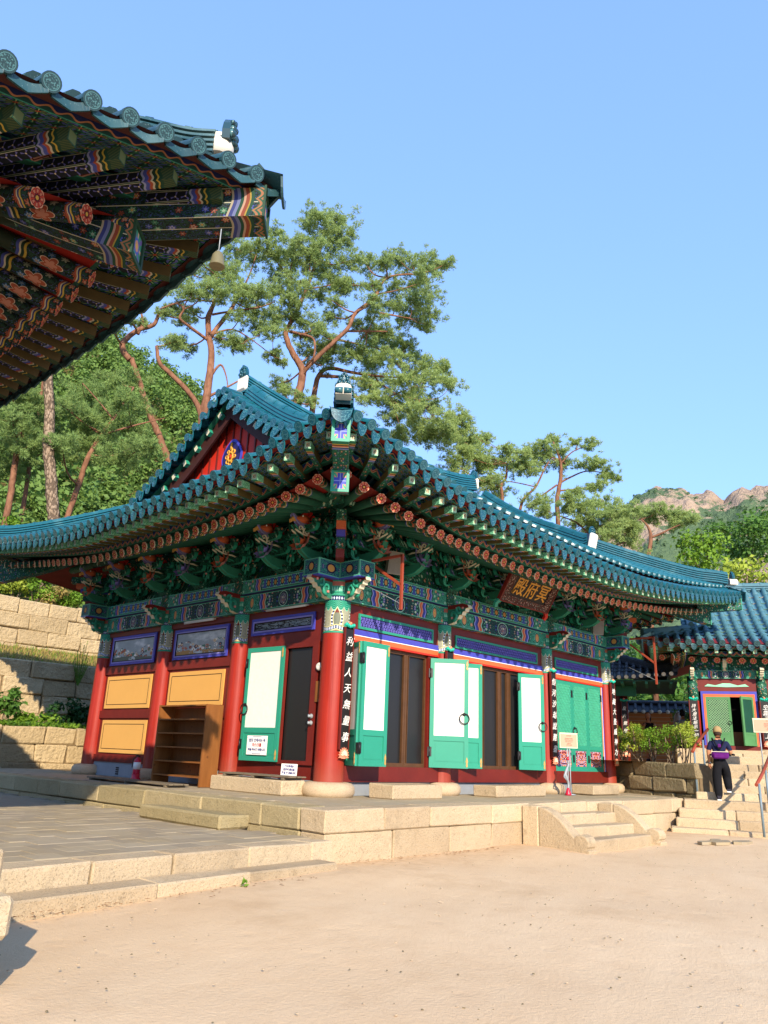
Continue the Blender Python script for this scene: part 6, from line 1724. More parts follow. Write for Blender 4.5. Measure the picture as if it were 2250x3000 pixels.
# wind bell
wb = thing('wind_bell', 'small bronze wind bell hanging from the near eave corner', 'bell', TR(-6.69, -5.28, 4.42) @ Matrix.Scale(.62, 4))
b = MB(); b.lathe([(.105, 0), (.112, .012), (.10, .03), (.088, .12), (.078, .18), (.05, .225), (.015, .235), (.001, .235)], 18); b.lathe([(.10, .002), (.07, .15), (.001, .2)], 18); b.build('bell_body', 'bronze', wb)
b = MB(); b.tube([(0, 0, .23), (0, 0, .62)], .008, 5); b.tube([(.02*cos(k/6*2*pi), 0, .25+.02*sin(k/6*2*pi)) for k in range(7)], .005, 5); b.build('hanger', 'steel', wb)
b = MB(); b.box((-.06, -.008, .03), (.06, .008, .05)); b.box((-.008, -.06, .03), (.008, .06, .05)); b.build('clapper', 'bronze', wb)
PINES = [
 ('tall spreading red pine whose crown rises highest behind the hall', [(12.73,16.70,28.00,0.78),(14.22,16.71,28.67,0.86),(14.11,16.06,27.32,0.68),(13.20,17.83,28.25,0.57),(14.15,17.12,27.25,0.92),(12.39,16.26,25.72,0.65),(11.55,16.73,25.46,0.75),(12.91,19.02,26.48,0.92),(11.15,18.03,25.39,0.65),(12.57,16.82,25.05,0.77),(14.77,18.15,26.38,0.70),(14.61,16.03,25.94,0.67),(16.09,16.25,26.73,0.70),(14.24,16.40,24.51,0.78),(15.04,16.37,24.80,0.56),(15.24,13.99,25.35,0.55),(16.84,14.55,26.73,0.69),(17.96,14.44,26.94,0.64),(17.66,13.09,26.17,0.68),(18.66,12.99,26.67,0.58),(18.74,12.54,26.45,0.40),(16.56,12.13,24.22,0.65),(17.92,13.95,25.26,0.57),(16.78,14.41,24.75,0.56),(15.22,14.70,24.17,0.55),(14.63,14.06,22.61,0.48),(18.66,13.61,24.67,0.69),(16.99,13.62,23.61,0.66),(16.97,14.81,23.85,0.62),(18.51,13.86,23.76,0.68),(17.59,14.11,23.07,0.62),(18.69,13.86,23.15,0.51),(15.55,14.79,22.47,0.55),(16.99,15.17,22.39,0.51),(14.99,15.57,22.06,0.44),(16.67,16.12,22.60,0.57),(12.90,19.20,25.47,0.80),(12.00,16.72,23.25,0.75),(11.04,17.62,23.13,0.64),(11.84,17.33,22.55,0.64),(12.75,19.66,23.02,0.68),(12.40,17.78,22.12,0.65),(13.85,17.39,24.03,0.56),(13.77,16.07,23.00,0.43),(14.17,16.59,22.51,0.44),(13.14,16.98,21.72,0.65),(13.53,16.49,21.07,0.64),(13.14,17.80,21.26,0.44),(13.63,17.39,20.46,0.65),(14.84,17.70,20.54,0.67),(14.63,16.93,20.85,0.66),(15.76,16.97,21.24,0.67),(16.18,16.25,21.06,0.78),(13.28,19.35,19.11,0.50),(12.90,18.35,18.12,0.43),(12.47,16.60,17.11,0.41),(14.35,17.94,18.02,0.38)],
  [[(13.07,17.51,15.37,0.35),(13.06,17.51,17.40,0.33),(13.15,17.44,18.46,0.29),(13.16,17.43,19.20,0.29),(12.98,17.58,19.60,0.24),(12.56,17.92,20.50,0.21),(12.36,18.08,21.33,0.19),(12.49,17.98,21.69,0.17),(12.80,17.73,22.85,0.15),(13.08,17.50,24.03,0.14),(13.40,17.23,25.93,0.09),(13.77,16.92,28.02,0.05)],
   [(13.09,17.49,18.87,0.19),(13.30,16.80,19.57,0.18),(13.83,15.80,20.63,0.16),(14.15,15.23,21.32,0.15),(14.39,15.00,22.21,0.14),(15.19,14.49,23.29,0.13),(15.85,14.25,24.77,0.09),(17.35,13.34,25.40,0.05)],
   [(12.51,17.96,21.36,0.11),(12.65,17.21,20.98,0.10),(12.84,16.39,20.50,0.08),(12.80,16.17,19.46,0.07),(12.90,16.87,19.11,0.07)],
   [(15.50,15.31,22.99,0.09),(16.34,14.46,22.83,0.07),(17.07,13.66,22.65,0.04)],
   [(14.63,16.15,21.67,0.09),(15.54,15.27,21.76,0.07),(16.29,14.51,21.82,0.04)],
   [(13.08,17.50,24.03,0.08),(12.31,18.12,24.69,0.05),(11.63,18.64,25.59,0.03)],
   [(15.82,14.99,24.04,0.07),(16.57,14.21,24.33,0.05),(17.62,13.03,24.95,0.03)]]),
 ('dense pine mass spilling right behind the front roof corner', [(18.71,17.82,23.69,0.73),(19.20,16.93,23.22,0.72),(18.69,15.31,22.29,0.70),(17.97,17.01,21.64,0.82),(17.06,14.75,20.71,0.66),(19.78,15.82,22.01,0.71),(19.60,14.29,21.18,0.69),(19.07,12.94,20.28,0.55),(18.19,12.47,19.12,0.64),(21.35,14.08,20.57,0.59),(20.67,15.86,21.33,0.84),(17.03,14.00,19.13,0.76),(18.50,17.01,20.46,0.82),(16.71,16.38,19.44,0.67),(16.13,15.34,18.13,0.65),(17.39,14.94,18.50,0.77),(19.82,15.36,19.55,0.81),(20.77,14.93,19.34,0.70),(17.23,13.47,17.16,0.85),(18.45,15.87,18.07,0.79),(18.15,12.39,16.78,0.74),(21.08,13.46,18.46,0.57),(18.83,13.54,16.50,0.76),(21.72,13.81,17.67,0.69),(22.44,13.58,17.41,0.46),(18.45,15.15,16.79,0.66),(20.61,15.98,17.98,0.70),(19.25,12.88,16.26,0.65)],
  [[(15.01,18.49,16.28,0.24),(14.97,18.52,18.43,0.22),(15.12,18.39,19.99,0.19),(15.56,18.01,20.50,0.15),(16.38,17.25,20.36,0.12),(17.32,16.32,20.22,0.09),(18.37,15.21,20.18,0.05)],
   [(15.12,18.39,19.99,0.15),(16.32,17.31,20.02,0.12),(17.48,16.16,19.79,0.09),(18.18,15.41,19.17,0.06),(18.99,14.51,18.87,0.04)],
   [(15.24,16.94,18.49,0.12),(16.30,15.93,18.38,0.09),(17.18,15.02,18.55,0.06),(18.03,14.09,19.13,0.03)],
   [(15.63,17.94,22.33,0.10),(16.61,17.03,22.10,0.08),(17.56,16.07,21.84,0.06),(18.20,15.39,21.42,0.04)]]),
 ('red pine with a straight trunk left of the gable peak', [(7.15,18.77,21.19,0.60),(7.49,20.51,22.52,0.63),(7.62,18.32,21.66,0.60),(8.53,18.38,21.73,0.61),(9.22,18.74,22.88,0.73),(8.90,19.71,23.79,0.64),(9.34,17.69,21.86,0.61),(9.71,16.98,21.75,0.61),(11.00,19.30,22.48,0.65),(9.57,18.14,20.90,0.51),(10.76,19.82,26.00,0.67),(10.07,20.05,25.95,0.67),(10.13,18.00,25.48,0.64),(10.85,17.81,26.49,0.49),(9.68,18.86,19.76,0.52),(10.36,18.88,19.97,0.47),(9.50,19.27,20.04,0.42),(11.50,17.72,19.43,0.42),(11.93,17.63,19.27,0.31),(8.36,21.27,19.82,0.63),(7.27,20.29,19.19,0.50),(7.82,19.69,20.87,0.41),(11.11,18.65,21.19,0.53),(10.72,17.01,20.18,0.51),(7.55,19.37,23.66,0.62),(7.97,21.62,24.36,0.65),(9.35,19.09,23.98,0.64)],
  [[(8.85,19.32,13.48,0.35),(8.85,19.32,14.70,0.33),(8.87,19.31,16.05,0.29),(8.91,19.29,17.34,0.27),(8.89,19.30,18.85,0.23),(8.68,19.43,19.93,0.21),(8.59,19.49,20.95,0.20),(8.74,19.39,21.84,0.12),(8.73,19.40,23.34,0.07)],
   [(8.76,19.38,19.84,0.16),(9.40,19.33,21.17,0.16),(9.95,19.33,22.41,0.11),(10.49,19.20,24.08,0.06),(10.82,19.09,25.93,0.03)],
   [(8.83,19.34,15.37,0.20),(8.62,19.47,16.01,0.19),(8.10,19.78,16.78,0.18),(7.36,20.21,17.50,0.17),(6.86,20.49,17.98,0.15),(6.65,20.60,18.83,0.11)],
   [(8.71,19.41,19.63,0.12),(7.68,19.45,19.88,0.11),(6.99,19.39,20.04,0.09),(7.04,19.25,20.51,0.07),(6.71,19.43,20.73,0.06),(6.18,19.95,20.37,0.04)],
   [(8.73,19.40,21.09,0.09),(9.58,18.85,21.50,0.07),(10.62,18.13,21.94,0.06),(11.19,17.71,22.38,0.03)],
   [(8.76,19.38,19.95,0.09),(9.59,18.85,20.44,0.06),(10.37,18.31,20.08,0.04),(11.39,17.56,19.23,0.03)],
   [(9.01,19.22,17.86,0.10),(9.30,19.04,18.42,0.08),(9.57,18.86,17.87,0.05),(9.71,18.77,17.10,0.03)],
   [(9.01,19.23,16.67,0.11),(9.55,18.87,17.17,0.08),(10.17,18.45,17.78,0.05)]]),
 ('slender leaning pine with a bare salmon trunk behind the left gable verge', [(6.39,22.04,20.52,0.41),(5.11,20.75,20.02,0.34),(7.05,21.21,21.14,0.41),(7.90,21.35,21.83,0.42),(4.61,21.02,19.28,0.29),(8.33,21.24,21.34,0.42)],
  [[(8.46,20.73,12.85,0.24),(8.29,20.84,13.35,0.24),(7.69,21.18,14.72,0.22),(7.14,21.47,15.90,0.21),(6.65,21.73,17.21,0.20),(6.17,21.97,18.43,0.18)],
   [(6.09,22.01,18.32,0.23),(5.70,22.20,19.02,0.21),(6.21,21.95,19.98,0.17),(6.87,21.62,20.48,0.15),(7.10,21.50,21.28,0.11),(7.74,21.14,21.99,0.08),(8.35,20.80,22.37,0.05)],
   [(6.27,21.92,19.79,0.12),(6.40,21.86,20.45,0.09),(6.24,21.94,21.14,0.06)]]),
 ('thick grey-barked pine trunk rising at far left', [],
  [[(3.18,20.05,8.11,0.36),(3.04,20.11,8.95,0.35),(2.92,20.16,9.46,0.34),(2.74,20.23,10.31,0.34),(2.49,20.33,11.52,0.32),(2.33,20.40,12.40,0.32),(2.17,20.46,13.77,0.29),(1.84,20.59,15.50,0.27),(1.49,20.72,17.57,0.26),(1.04,20.88,20.08,0.23)]]),
 ('young pine with a thin curved red trunk right of the grey trunk', [(5.36,21.99,15.39,0.86),(4.83,19.07,14.84,0.80),(4.65,22.28,14.38,0.95),(3.52,21.89,14.68,0.83),(5.35,22.25,13.68,0.96),(5.34,20.44,12.64,0.82),(4.68,22.71,13.07,0.74),(6.66,21.94,14.99,0.77),(5.57,18.47,12.81,0.69),(2.74,20.02,12.26,0.57),(5.76,22.04,17.06,0.77),(5.29,23.84,16.66,0.90)],
  [[(4.24,21.77,9.73,0.18),(4.46,21.67,11.28,0.17),(4.61,21.60,12.48,0.16),(4.77,21.53,13.11,0.15),(5.06,21.40,13.98,0.12),(5.43,21.22,14.88,0.09),(5.98,20.95,16.48,0.06)],
   [(5.07,21.39,13.88,0.07),(6.12,20.88,14.52,0.06),(7.35,20.22,15.19,0.03)],
   [(4.80,21.52,12.82,0.06),(5.66,21.11,12.99,0.05),(6.68,20.59,13.91,0.03)],
   [(5.32,21.27,14.75,0.06),(4.71,21.56,15.44,0.04),(3.96,21.89,16.18,0.03)]]),
 ('pair of red pine trunks at the left edge, nearer one', [(1.12,21.39,13.18,0.86),(2.19,22.31,13.82,0.80),(1.74,23.34,12.77,0.81),(1.94,21.53,12.28,0.68),(1.17,22.09,14.54,0.89),(1.90,21.50,14.45,0.79)],
  [[(2.06,22.64,10.62,0.19),(2.01,22.66,11.92,0.18),(2.01,22.66,12.87,0.17),(2.00,22.66,13.94,0.15),(1.93,22.68,14.92,0.13),(1.87,22.71,16.62,0.08)],
   [(1.98,22.67,13.84,0.07),(2.45,22.49,14.86,0.05),(2.76,22.38,15.45,0.03)]]),
 ('pair of red pine trunks at the left edge, slimmer one', [(3.32,23.74,14.21,0.74),(3.12,24.79,12.56,0.74),(2.03,23.92,12.03,0.71),(3.56,23.69,13.25,0.63)],
  [[(3.30,24.31,10.92,0.14),(3.24,24.33,12.90,0.13),(3.25,24.33,14.23,0.12),(3.21,24.35,15.59,0.11),(3.13,24.38,17.29,0.06)]]),
 ('isolated pine with an upright orange trunk over the right roof slope', [(27.11,11.08,18.37,0.51),(25.23,10.74,17.30,0.49),(26.89,10.47,17.42,0.56),(27.62,9.98,18.14,0.38),(27.12,8.75,17.54,0.43),(25.74,10.81,16.89,0.49),(27.48,10.58,16.79,0.50),(26.85,8.90,16.32,0.55),(27.07,8.19,16.23,0.54),(27.78,8.11,15.73,0.49),(28.57,7.92,15.75,0.25),(26.82,8.24,14.91,0.42),(27.14,8.76,14.94,0.30),(26.77,9.52,14.71,0.48),(26.76,11.95,17.13,0.64)],
  [[(26.58,10.69,12.04,0.19),(26.61,10.64,13.28,0.18),(26.60,10.65,14.43,0.18),(26.70,10.48,15.58,0.15),(26.73,10.43,16.05,0.14),(26.72,10.45,16.88,0.10),(26.54,10.75,17.98,0.05)],
   [(26.69,10.49,15.46,0.09),(26.99,9.96,15.79,0.07),(27.40,9.20,16.09,0.05),(27.87,8.27,15.91,0.03)],
   [(26.66,10.55,15.00,0.08),(27.18,9.61,15.07,0.06),(27.67,8.67,15.24,0.03)],
   [(26.74,10.41,16.64,0.07),(27.06,9.82,17.32,0.05),(27.47,9.05,17.62,0.03)],
   [(26.61,10.63,15.35,0.08),(26.22,11.29,14.80,0.06),(25.77,12.04,14.18,0.07)]]),
 ('twin-stemmed pine left of the isolated orange-trunked pine', [(23.36,11.71,16.70,0.54),(24.17,12.91,16.54,0.50),(23.04,10.63,15.99,0.58),(23.70,10.58,15.51,0.59),(24.10,11.83,15.80,0.54),(23.74,13.68,18.03,0.50),(22.49,13.05,16.40,0.84),(21.40,13.30,16.11,0.83),(20.89,13.43,15.41,0.70),(22.94,12.85,15.80,0.72),(22.23,11.97,14.71,0.47),(24.99,11.36,17.02,0.49),(23.10,14.31,17.74,0.63),(20.90,13.73,17.43,0.72),(21.47,13.50,18.03,0.60),(23.60,13.45,15.32,0.61),(23.54,12.62,14.66,0.60)],
  [[(23.34,12.11,13.28,0.13),(23.33,12.12,14.17,0.12),(23.31,12.14,14.73,0.11),(23.46,11.92,15.18,0.09),(23.49,11.87,15.97,0.06),(23.65,11.64,16.66,0.04)],
   [(23.85,11.33,13.26,0.12),(23.97,11.15,13.92,0.11),(24.30,10.61,14.57,0.08),(24.55,10.19,15.57,0.06),(24.69,9.96,16.01,0.04)],
   [(24.30,10.61,14.57,0.05),(23.80,11.40,14.82,0.04),(23.40,12.01,14.95,0.03)]]),
 ('low spreading pine below the orange-trunked pine', [(24.48,10.74,13.87,0.71),(23.16,9.37,12.72,0.56),(22.99,7.93,12.51,0.54),(23.92,7.58,12.68,0.66),(26.07,7.80,13.61,0.69),(24.44,6.38,12.29,0.76),(24.99,5.92,12.45,0.65),(24.61,7.33,12.09,0.77),(25.12,6.34,11.64,0.76),(25.32,5.81,11.80,0.54),(25.94,9.14,12.74,0.59),(23.88,6.47,11.06,0.53),(22.56,7.68,12.85,0.38),(26.29,8.67,12.09,0.58),(26.97,6.72,11.51,0.57)],
  [[(24.79,7.72,10.36,0.17),(24.85,7.61,11.17,0.15),(24.95,7.40,11.98,0.12),(24.74,7.81,12.42,0.09),(24.38,8.47,13.29,0.06),(24.10,8.98,13.48,0.04)],
   [(24.95,7.41,11.88,0.10),(25.21,6.88,12.16,0.07),(25.54,6.19,12.33,0.04)],
   [(24.85,7.61,11.17,0.09),(24.50,8.25,12.12,0.06),(24.13,8.92,12.52,0.04)]]),
 ('small flat-topped pine in front of the rocky mountain', [(33.37,8.70,15.12,0.53),(32.46,7.45,14.90,0.58),(33.85,7.34,14.87,0.59),(34.07,6.62,14.67,0.65),(32.67,5.55,13.89,0.44),(33.01,8.09,14.43,0.46),(32.81,9.08,14.80,0.46),(33.35,6.73,14.03,0.45)],
  [[(32.32,8.19,11.08,0.19),(32.36,8.10,12.13,0.18),(32.44,7.92,13.18,0.16),(32.39,8.03,13.84,0.10),(32.25,8.35,14.34,0.06)],
   [(32.44,7.92,13.18,0.11),(32.65,7.41,13.38,0.09),(32.86,6.90,13.64,0.07),(33.14,6.18,13.94,0.04)]]),
]
BROAD = [
 ('bright green broadleaf tree right of the flat-topped pine', [(31.37,5.38,12.30,0.96),(31.00,4.40,12.06,0.94),(31.37,3.82,11.95,0.82),(30.87,4.22,11.14,1.05),(30.08,4.95,11.08,0.70),(31.70,5.09,10.78,0.83),(30.57,5.51,10.51,0.59)],
  [[(31.55,4.73,9.42,0.10),(31.60,4.61,10.48,0.09),(31.64,4.48,11.56,0.07),(31.70,4.32,12.43,0.04)]]),
 ('yellow-green broadleaf tree above the side hall roof', [(27.20,1.79,9.45,0.62),(25.04,1.01,8.92,0.68),(27.72,1.07,9.65,0.62),(27.20,0.62,8.93,0.60),(27.67,1.46,9.03,0.62),(27.72,1.01,8.52,0.61),(27.48,1.80,8.57,0.51)],
  [[(26.43,1.15,7.59,0.08),(26.47,1.03,8.48,0.06),(26.50,0.92,9.20,0.04)]]),
 ('darker green broadleaf tree at the right edge below the mountain', [(40.06,5.77,14.86,1.12),(37.64,4.05,14.49,1.19),(41.41,4.19,15.96,1.13),(38.63,3.50,14.15,1.20),(38.97,4.60,13.41,1.08),(40.95,4.30,13.54,1.11),(39.78,5.79,13.63,0.97),(39.00,6.36,14.96,0.84)],
  [[(39.92,4.93,10.92,0.14),(39.95,4.82,12.64,0.12),(40.05,4.48,14.64,0.06)]]),
]
# ------------------------------------------------------------------ hills, forest, trees, shrubs
CAM = np.array([-9.806, -10.289, .479])
def polar_hill(name, az0, az1, na, d0, d1, nd, hf, matn):
    az = np.radians(np.linspace(az0, az1, na)); D = np.linspace(d0, d1, nd)
    A, R = np.meshgrid(az, D, indexing='ij'); x = CAM[0]+R*np.cos(A); y = CAM[1]+R*np.sin(A); z = hf(np.degrees(A), R, x, y)
    Vv = np.stack([x, y, z], -1).reshape(-1, 3); i = (np.arange(na-1)[:, None]*nd+np.arange(nd-1)[None]).ravel()
    o = put(name, np_mesh(name, Vv, np.stack([i, i+nd, i+nd+1, i+1], 1), matn, True)); o['kind'] = 'structure'; return o
def fbm(x, y, s, oct=5, seed=0):
    z = 0; a = 1.0; r = np.random.default_rng(seed)
    for k in range(oct):
        for q in range(3):
            th = r.uniform(0, pi*2); ph = r.uniform(0, pi*2); f = s*(1.9**k)*r.uniform(.7, 1.4)
            z = z+a*np.sin((x*np.cos(th)+y*np.sin(th))*f+ph)/3
        a *= .5
    return z
def sst(x): x = np.clip(x, 0, 1); return x*x*(3-2*x)
def hill_h(azd, R, x, y):
    top = np.interp(azd, [30, 44, 49, 53, 56, 59, 62, 66, 70, 80, 100], [9, 12, 20, 38, 45, 53, 58, 61, 62, 62, 58])
    h = 5.2+.20*np.clip(R-31, 0, 30)+(top-10)*sst((R-48)/80.)
    return h+fbm(x, y, .09, 4, 3)*1.2*sst((R-40)/30)
polar_hill('hillside', 42, 112, 90, 28.6, 190, 60, lambda a, R, x, y: np.where(y < 18.6, -.9, hill_h(a, R, x, y)), 'soil')
def low_h(azd, R, x, y): return .4+.17*np.clip(R-38, 0, 100)*np.interp(azd, [-20, 10, 42], [1.0, 1.0, .8])+fbm(x, y, .07, 3, 5)*1.0
polar_hill('valley_slope', -15, 43, 50, 34, 150, 40, low_h, 'soil')
def rockmask(x, y, z):
    return .66+fbm(x, y, .020, 4, 31)*.42+fbm(x*.55+z*.5, y*.55+z*.8, .05, 4, 33)*.42-np.clip((228-z)/50, 0, 1)*.5
def mtn(azd, R, x, y):
    prof = np.interp(azd, [-10, 5, 12, 14.9, 17, 18.2, 19.2, 21, 22.7, 24.5, 27, 30, 36], [215, 255, 272, 275, 283, 272, 281, 291, 300, 283, 248, 205, 150])
    t = sst((R-420)/(900-420)); m = rockmask(x, y, prof*t)
    crest = fbm(x, y, .03, 6, 9)*5+np.abs(fbm(x, y, .07, 5, 12))*11+np.clip(m-.45, 0, 1)*np.abs(fbm(x, y, .12, 4, 14))*14
    return prof*t-np.clip(R-905, 0, 400)*.35+crest*sst((R-420)/300)*(.4+.6*t)
mo = polar_hill('mountain', -12, 38, 420, 400, 1000, 170, mtn, 'mountain')
vv = np.empty(len(mo.data.vertices)*3, dtype=np.float32); mo.data.vertices.foreach_get('co', vv); vv = vv.reshape(-1, 3)
mk = rockmask(vv[:, 0], vv[:, 1], vv[:, 2]); at_ = mo.data.attributes.new('rock', 'FLOAT', 'POINT'); at_.data.foreach_set('value', mk.astype(np.float32))

def leaves_np(cs, rs, n, size, flat=.75, seed=0, up=.4, aspect=.55, shell=.55):
    """diamond leaves scattered in ellipsoids; returns quads"""
    r = np.random.default_rng(seed); V = []; 
    for c, R, k in zip(cs, rs, n):
        d = r.normal(size=(k, 3)); d /= np.linalg.norm(d, axis=1)[:, None]
        q = (shell+(1-shell)*r.random(k)**.7)*R*r.uniform(.82, 1.12, k)
        p = np.asarray(c)+d*q[:, None]*np.array([1, 1, flat])
        nrm = d+r.normal(size=(k, 3))*.7+np.array([0, 0, up]); nrm /= np.linalg.norm(nrm, axis=1)[:, None]
        t = np.cross(nrm, r.normal(size=(k, 3))); t /= np.linalg.norm(t, axis=1)[:, None]; b_ = np.cross(nrm, t)
        s = size*r.uniform(.6, 1.35, k)[:, None]
        V.append(np.stack([p-t*s, p+b_*s*aspect, p+t*s, p-b_*s*aspect], 1).reshape(-1, 3))
    V = np.concatenate(V); return V, np.arange(len(V)).reshape(-1, 4)
def needles_np(cs, rs, n, L=.2, w=.03, seed=0, flat=.55, per=7):
    """tufts of needle blades scattered in flattened pads, pointing up and outward"""
    r = np.random.default_rng(seed); V = []
    for c, R, k in zip(cs, rs, n):
        d = r.normal(size=(k, 3)); d /= np.linalg.norm(d, axis=1)[:, None]
        q = R*r.random(k)**.42
        lump = 1+.25*np.sin(d[:, 0]*5+R*9)*np.sin(d[:, 1]*4+R*7)
        p = np.asarray(c)+d*(q*lump)[:, None]*np.array([1, 1, flat])
        ax = d*.8+np.array([0, 0, .75])+r.normal(size=(k, 3))*.35; ax /= np.linalg.norm(ax, axis=1)[:, None]
        p = np.repeat(p, per, 0); a = np.repeat(ax, per, 0)+r.normal(size=(k*per, 3))*.62; a /= np.linalg.norm(a, axis=1)[:, None]
        t = np.cross(a, r.normal(size=a.shape)); t /= np.linalg.norm(t, axis=1)[:, None]
        l = (L*r.uniform(.6, 1.25, len(p)))[:, None]
        V.append(np.stack([p-t*w/2, p+t*w/2, p+a*l], 1).reshape(-1, 3))
    V = np.concatenate(V); return V, np.arange(len(V)).reshape(-1, 3)
def sprays(cs, rs, seed):
    """break each foliage pad into many small uneven sprays that thin out towards its rim"""
    r = np.random.default_rng(seed+500); C, Rr = [], []
    for c, R in zip(cs, rs):
        for k in range(int(16+34*R)):
            d = r.normal(size=3)*R*np.array([.62, .62, .34])
            C.append((c[0]+d[0], c[1]+d[1], c[2]+d[2]-.10*np.hypot(d[0], d[1]))); Rr.append(R*r.uniform(.12, .28)+.03)
    return C, Rr

def nearest_on(limbs, c):
    best = None
    for L in limbs:
        for p in L[1:]:
            d = (Vector(p[:3])-Vector(c)).length+max(0, p[2]-c[2])*.8
            if best is None or d < best[0]: best = (d, p)
    return best[1]
def tree(name, label, cat, bl, limbs, bark, leafm, group, kind='pine', dens=1.0, seed=0, base=None, L=.2, w=.034):
    r0 = limbs[0][0]; z0 = base if base is not None else (5.0 if r0[1] > 18.3 else .4)
    t = thing(name, label, cat, TR(r0[0], r0[1], min(z0, r0[2]-.3)), group); inv = t.matrix_world.inverted()
    for k, lb in enumerate(limbs):
        pts = spline([q[:3] for q in lb], 5); rad = []
        for i in range(len(pts)):
            s = i/5; j = min(int(s), len(lb)-2); rad.append(.70*(lb[j][3]+(lb[j+1][3]-lb[j][3])*(s-j)))
        if k == 0 and lb[0][2] > z0: pts = [Vector((r0[0], r0[1], z0-.3))]+pts; rad = [rad[0]*1.25]+rad
        b = MB(); b.tube([inv @ (p+Vector((rng.uniform(-1, 1), rng.uniform(-1, 1), 0))*rad[i]*.12) for i, p in enumerate(pts)], [max(q, .012) for q in rad], 10 if k == 0 else 7, 0)
        b.build('trunk' if k == 0 else 'branch', bark, t)
    if bl:
        tw = MB(); rr = random.Random(seed)
        for c in bl:
            q = nearest_on(limbs, c[:3]); p0 = Vector(q[:3]); p1 = Vector(c[:3]); 
            if kind == 'pine' or rr.random() < .6:
                mid = p0.lerp(p1, .5)+Vector((rr.uniform(-.2, .2), rr.uniform(-.2, .2), -.12*(p1-p0).length))
                tw.tube([inv @ v for v in spline([p0, mid, p1, p1+(p1-p0).normalized()*c[3]*.6], 3)], [max(.018, min(q[3]*.55, .05))*(1-.07*i) for i in range(10)], 5, 0, False)
            for _ in range(3):
                e = p1+Vector((rr.uniform(-1, 1), rr.uniform(-1, 1), rr.uniform(-.3, .5)))*c[3]*.8
                tw.tube([inv @ p1.lerp(p0, .15), inv @ e], [.014, .006], 3, 0, False)
        o = tw.build('twigs', bark, t); o['kind'] = 'stuff'
        cs = [tuple(inv @ Vector(c[:3])) for c in bl]; rs = [c[3] for c in bl]
        if kind == 'pine':
            C2, R2 = sprays(cs, rs, seed); V_, F_ = needles_np(C2, R2, [int(7+520*dens*R*R) for R in R2], L, w, seed, .8, 6)
        else:
            V_, F_ = leaves_np(cs, rs, [int(max(60, 260*dens*R*R)) for R in rs], L, .8, seed, shell=.25)
        o = put('crown', np_mesh('crown', V_, F_, leafm), t); o['kind'] = 'stuff'
    return t
for k, (lab, bl, limbs) in enumerate(PINES):
    grey = 'grey-barked' in lab
    tree('pine_tree', lab, 'pine tree', bl, limbs, 'bark_grey' if grey else 'bark_red', 'needle' if k in (0, 2, 3) else ('needle_far' if k in (5, 6, 7) else 'needle_bright'), 'pines behind the hall', seed=k+1, L=.165, w=.024)
for k, (lab, bl, limbs) in enumerate(BROAD):
    tree('broadleaf_tree', lab, 'tree', bl, limbs, 'bark_grey', ('leaf_bright', 'leaf_yellow', 'leaf_mid')[k], 'broadleaf trees at the right', kind='leaf', dens=1.0, seed=40+k, base=.4, L=.13)

# scrub on the mountain where it is not bare rock
r_ = np.random.default_rng(17); ii = r_.choice(len(vv), 8000, replace=False); ii = ii[(mk[ii] < .50+r_.normal(size=len(ii))*.06) & (vv[ii, 2] > 150)]
V_, F_ = leaves_np([tuple(vv[i]+np.array([r_.uniform(-2, 2), r_.uniform(-2, 2), .6])) for i in ii], [r_.uniform(1.4, 3.2) for _ in ii], [16]*len(ii), 1.1, .7, 18, shell=.5)
o = put('scrub', np_mesh('scrub', V_, F_, 'scrub')); o['kind'] = 'stuff'; o['label'] = 'dark green scrub between the bare rocks of the far mountain'
# far woods that read as one mass
def wood(name, n, azr, Rr, hf, size, matn, seed, scale=(1.6, 3.2), per=90, zoff=1.0, cond=None):
    r = np.random.default_rng(seed); cs = []; rs = []
    while len(cs) < n:
        a = r.uniform(*azr); R = sqrt(r.uniform(Rr[0]**2, Rr[1]**2)); x = CAM[0]+R*cos(radians(a)); y = CAM[1]+R*sin(radians(a))
        if cond and not cond(x, y): continue
        z = float(hf(np.array(a), np.array(R), np.array(x), np.array(y))); s = r.uniform(*scale)
        for q in range(3): cs.append((x+r.uniform(-.6, .6)*s, y+r.uniform(-.6, .6)*s, z+zoff*s*(.5+.5*q)+r.uniform(-.2, .4))); rs.append(s*(1-.22*q)*.75)
    V_, F_ = leaves_np(cs, rs, [per]*len(cs), size, .9, seed, shell=.45, up=.5)
    o = put(name, np_mesh(name, V_, F_, matn)); tag(o, {'forest': 'mixed green forest covering the hillside at the left'}.get(name), None, None, 'stuff'); return o
o = wood('forest', 1700, (50, 92), (62, 135), hill_h, .27, 'forest', 5, per=92); 
o = wood('undergrowth', 900, (56, 92), (34, 68), hill_h, .20, 'forest', 6, (1.0, 2.4), 95, .8); o['label'] = 'dark green understorey trees at the foot of the hill'
o = wood('forest', 420, (55, 69), (40, 95), hill_h, .24, 'forest', 15, (1.2, 2.6), 90, .8); o['label'] = 'green trees on the slope between the pine trunks'
o = wood('undergrowth', 200, (44, 58), (34, 60), hill_h, .17, 'needle_far', 8, (.8, 1.6), 110, .6); o['label'] = 'low green growth behind the hall roof'
o = wood('forest', 800, (-14, 41), (46, 130), low_h, .24, 'leaf_mid', 7, (1.4, 3.2), 105, .9); o['label'] = 'mixed green woodland on the slope at the right'

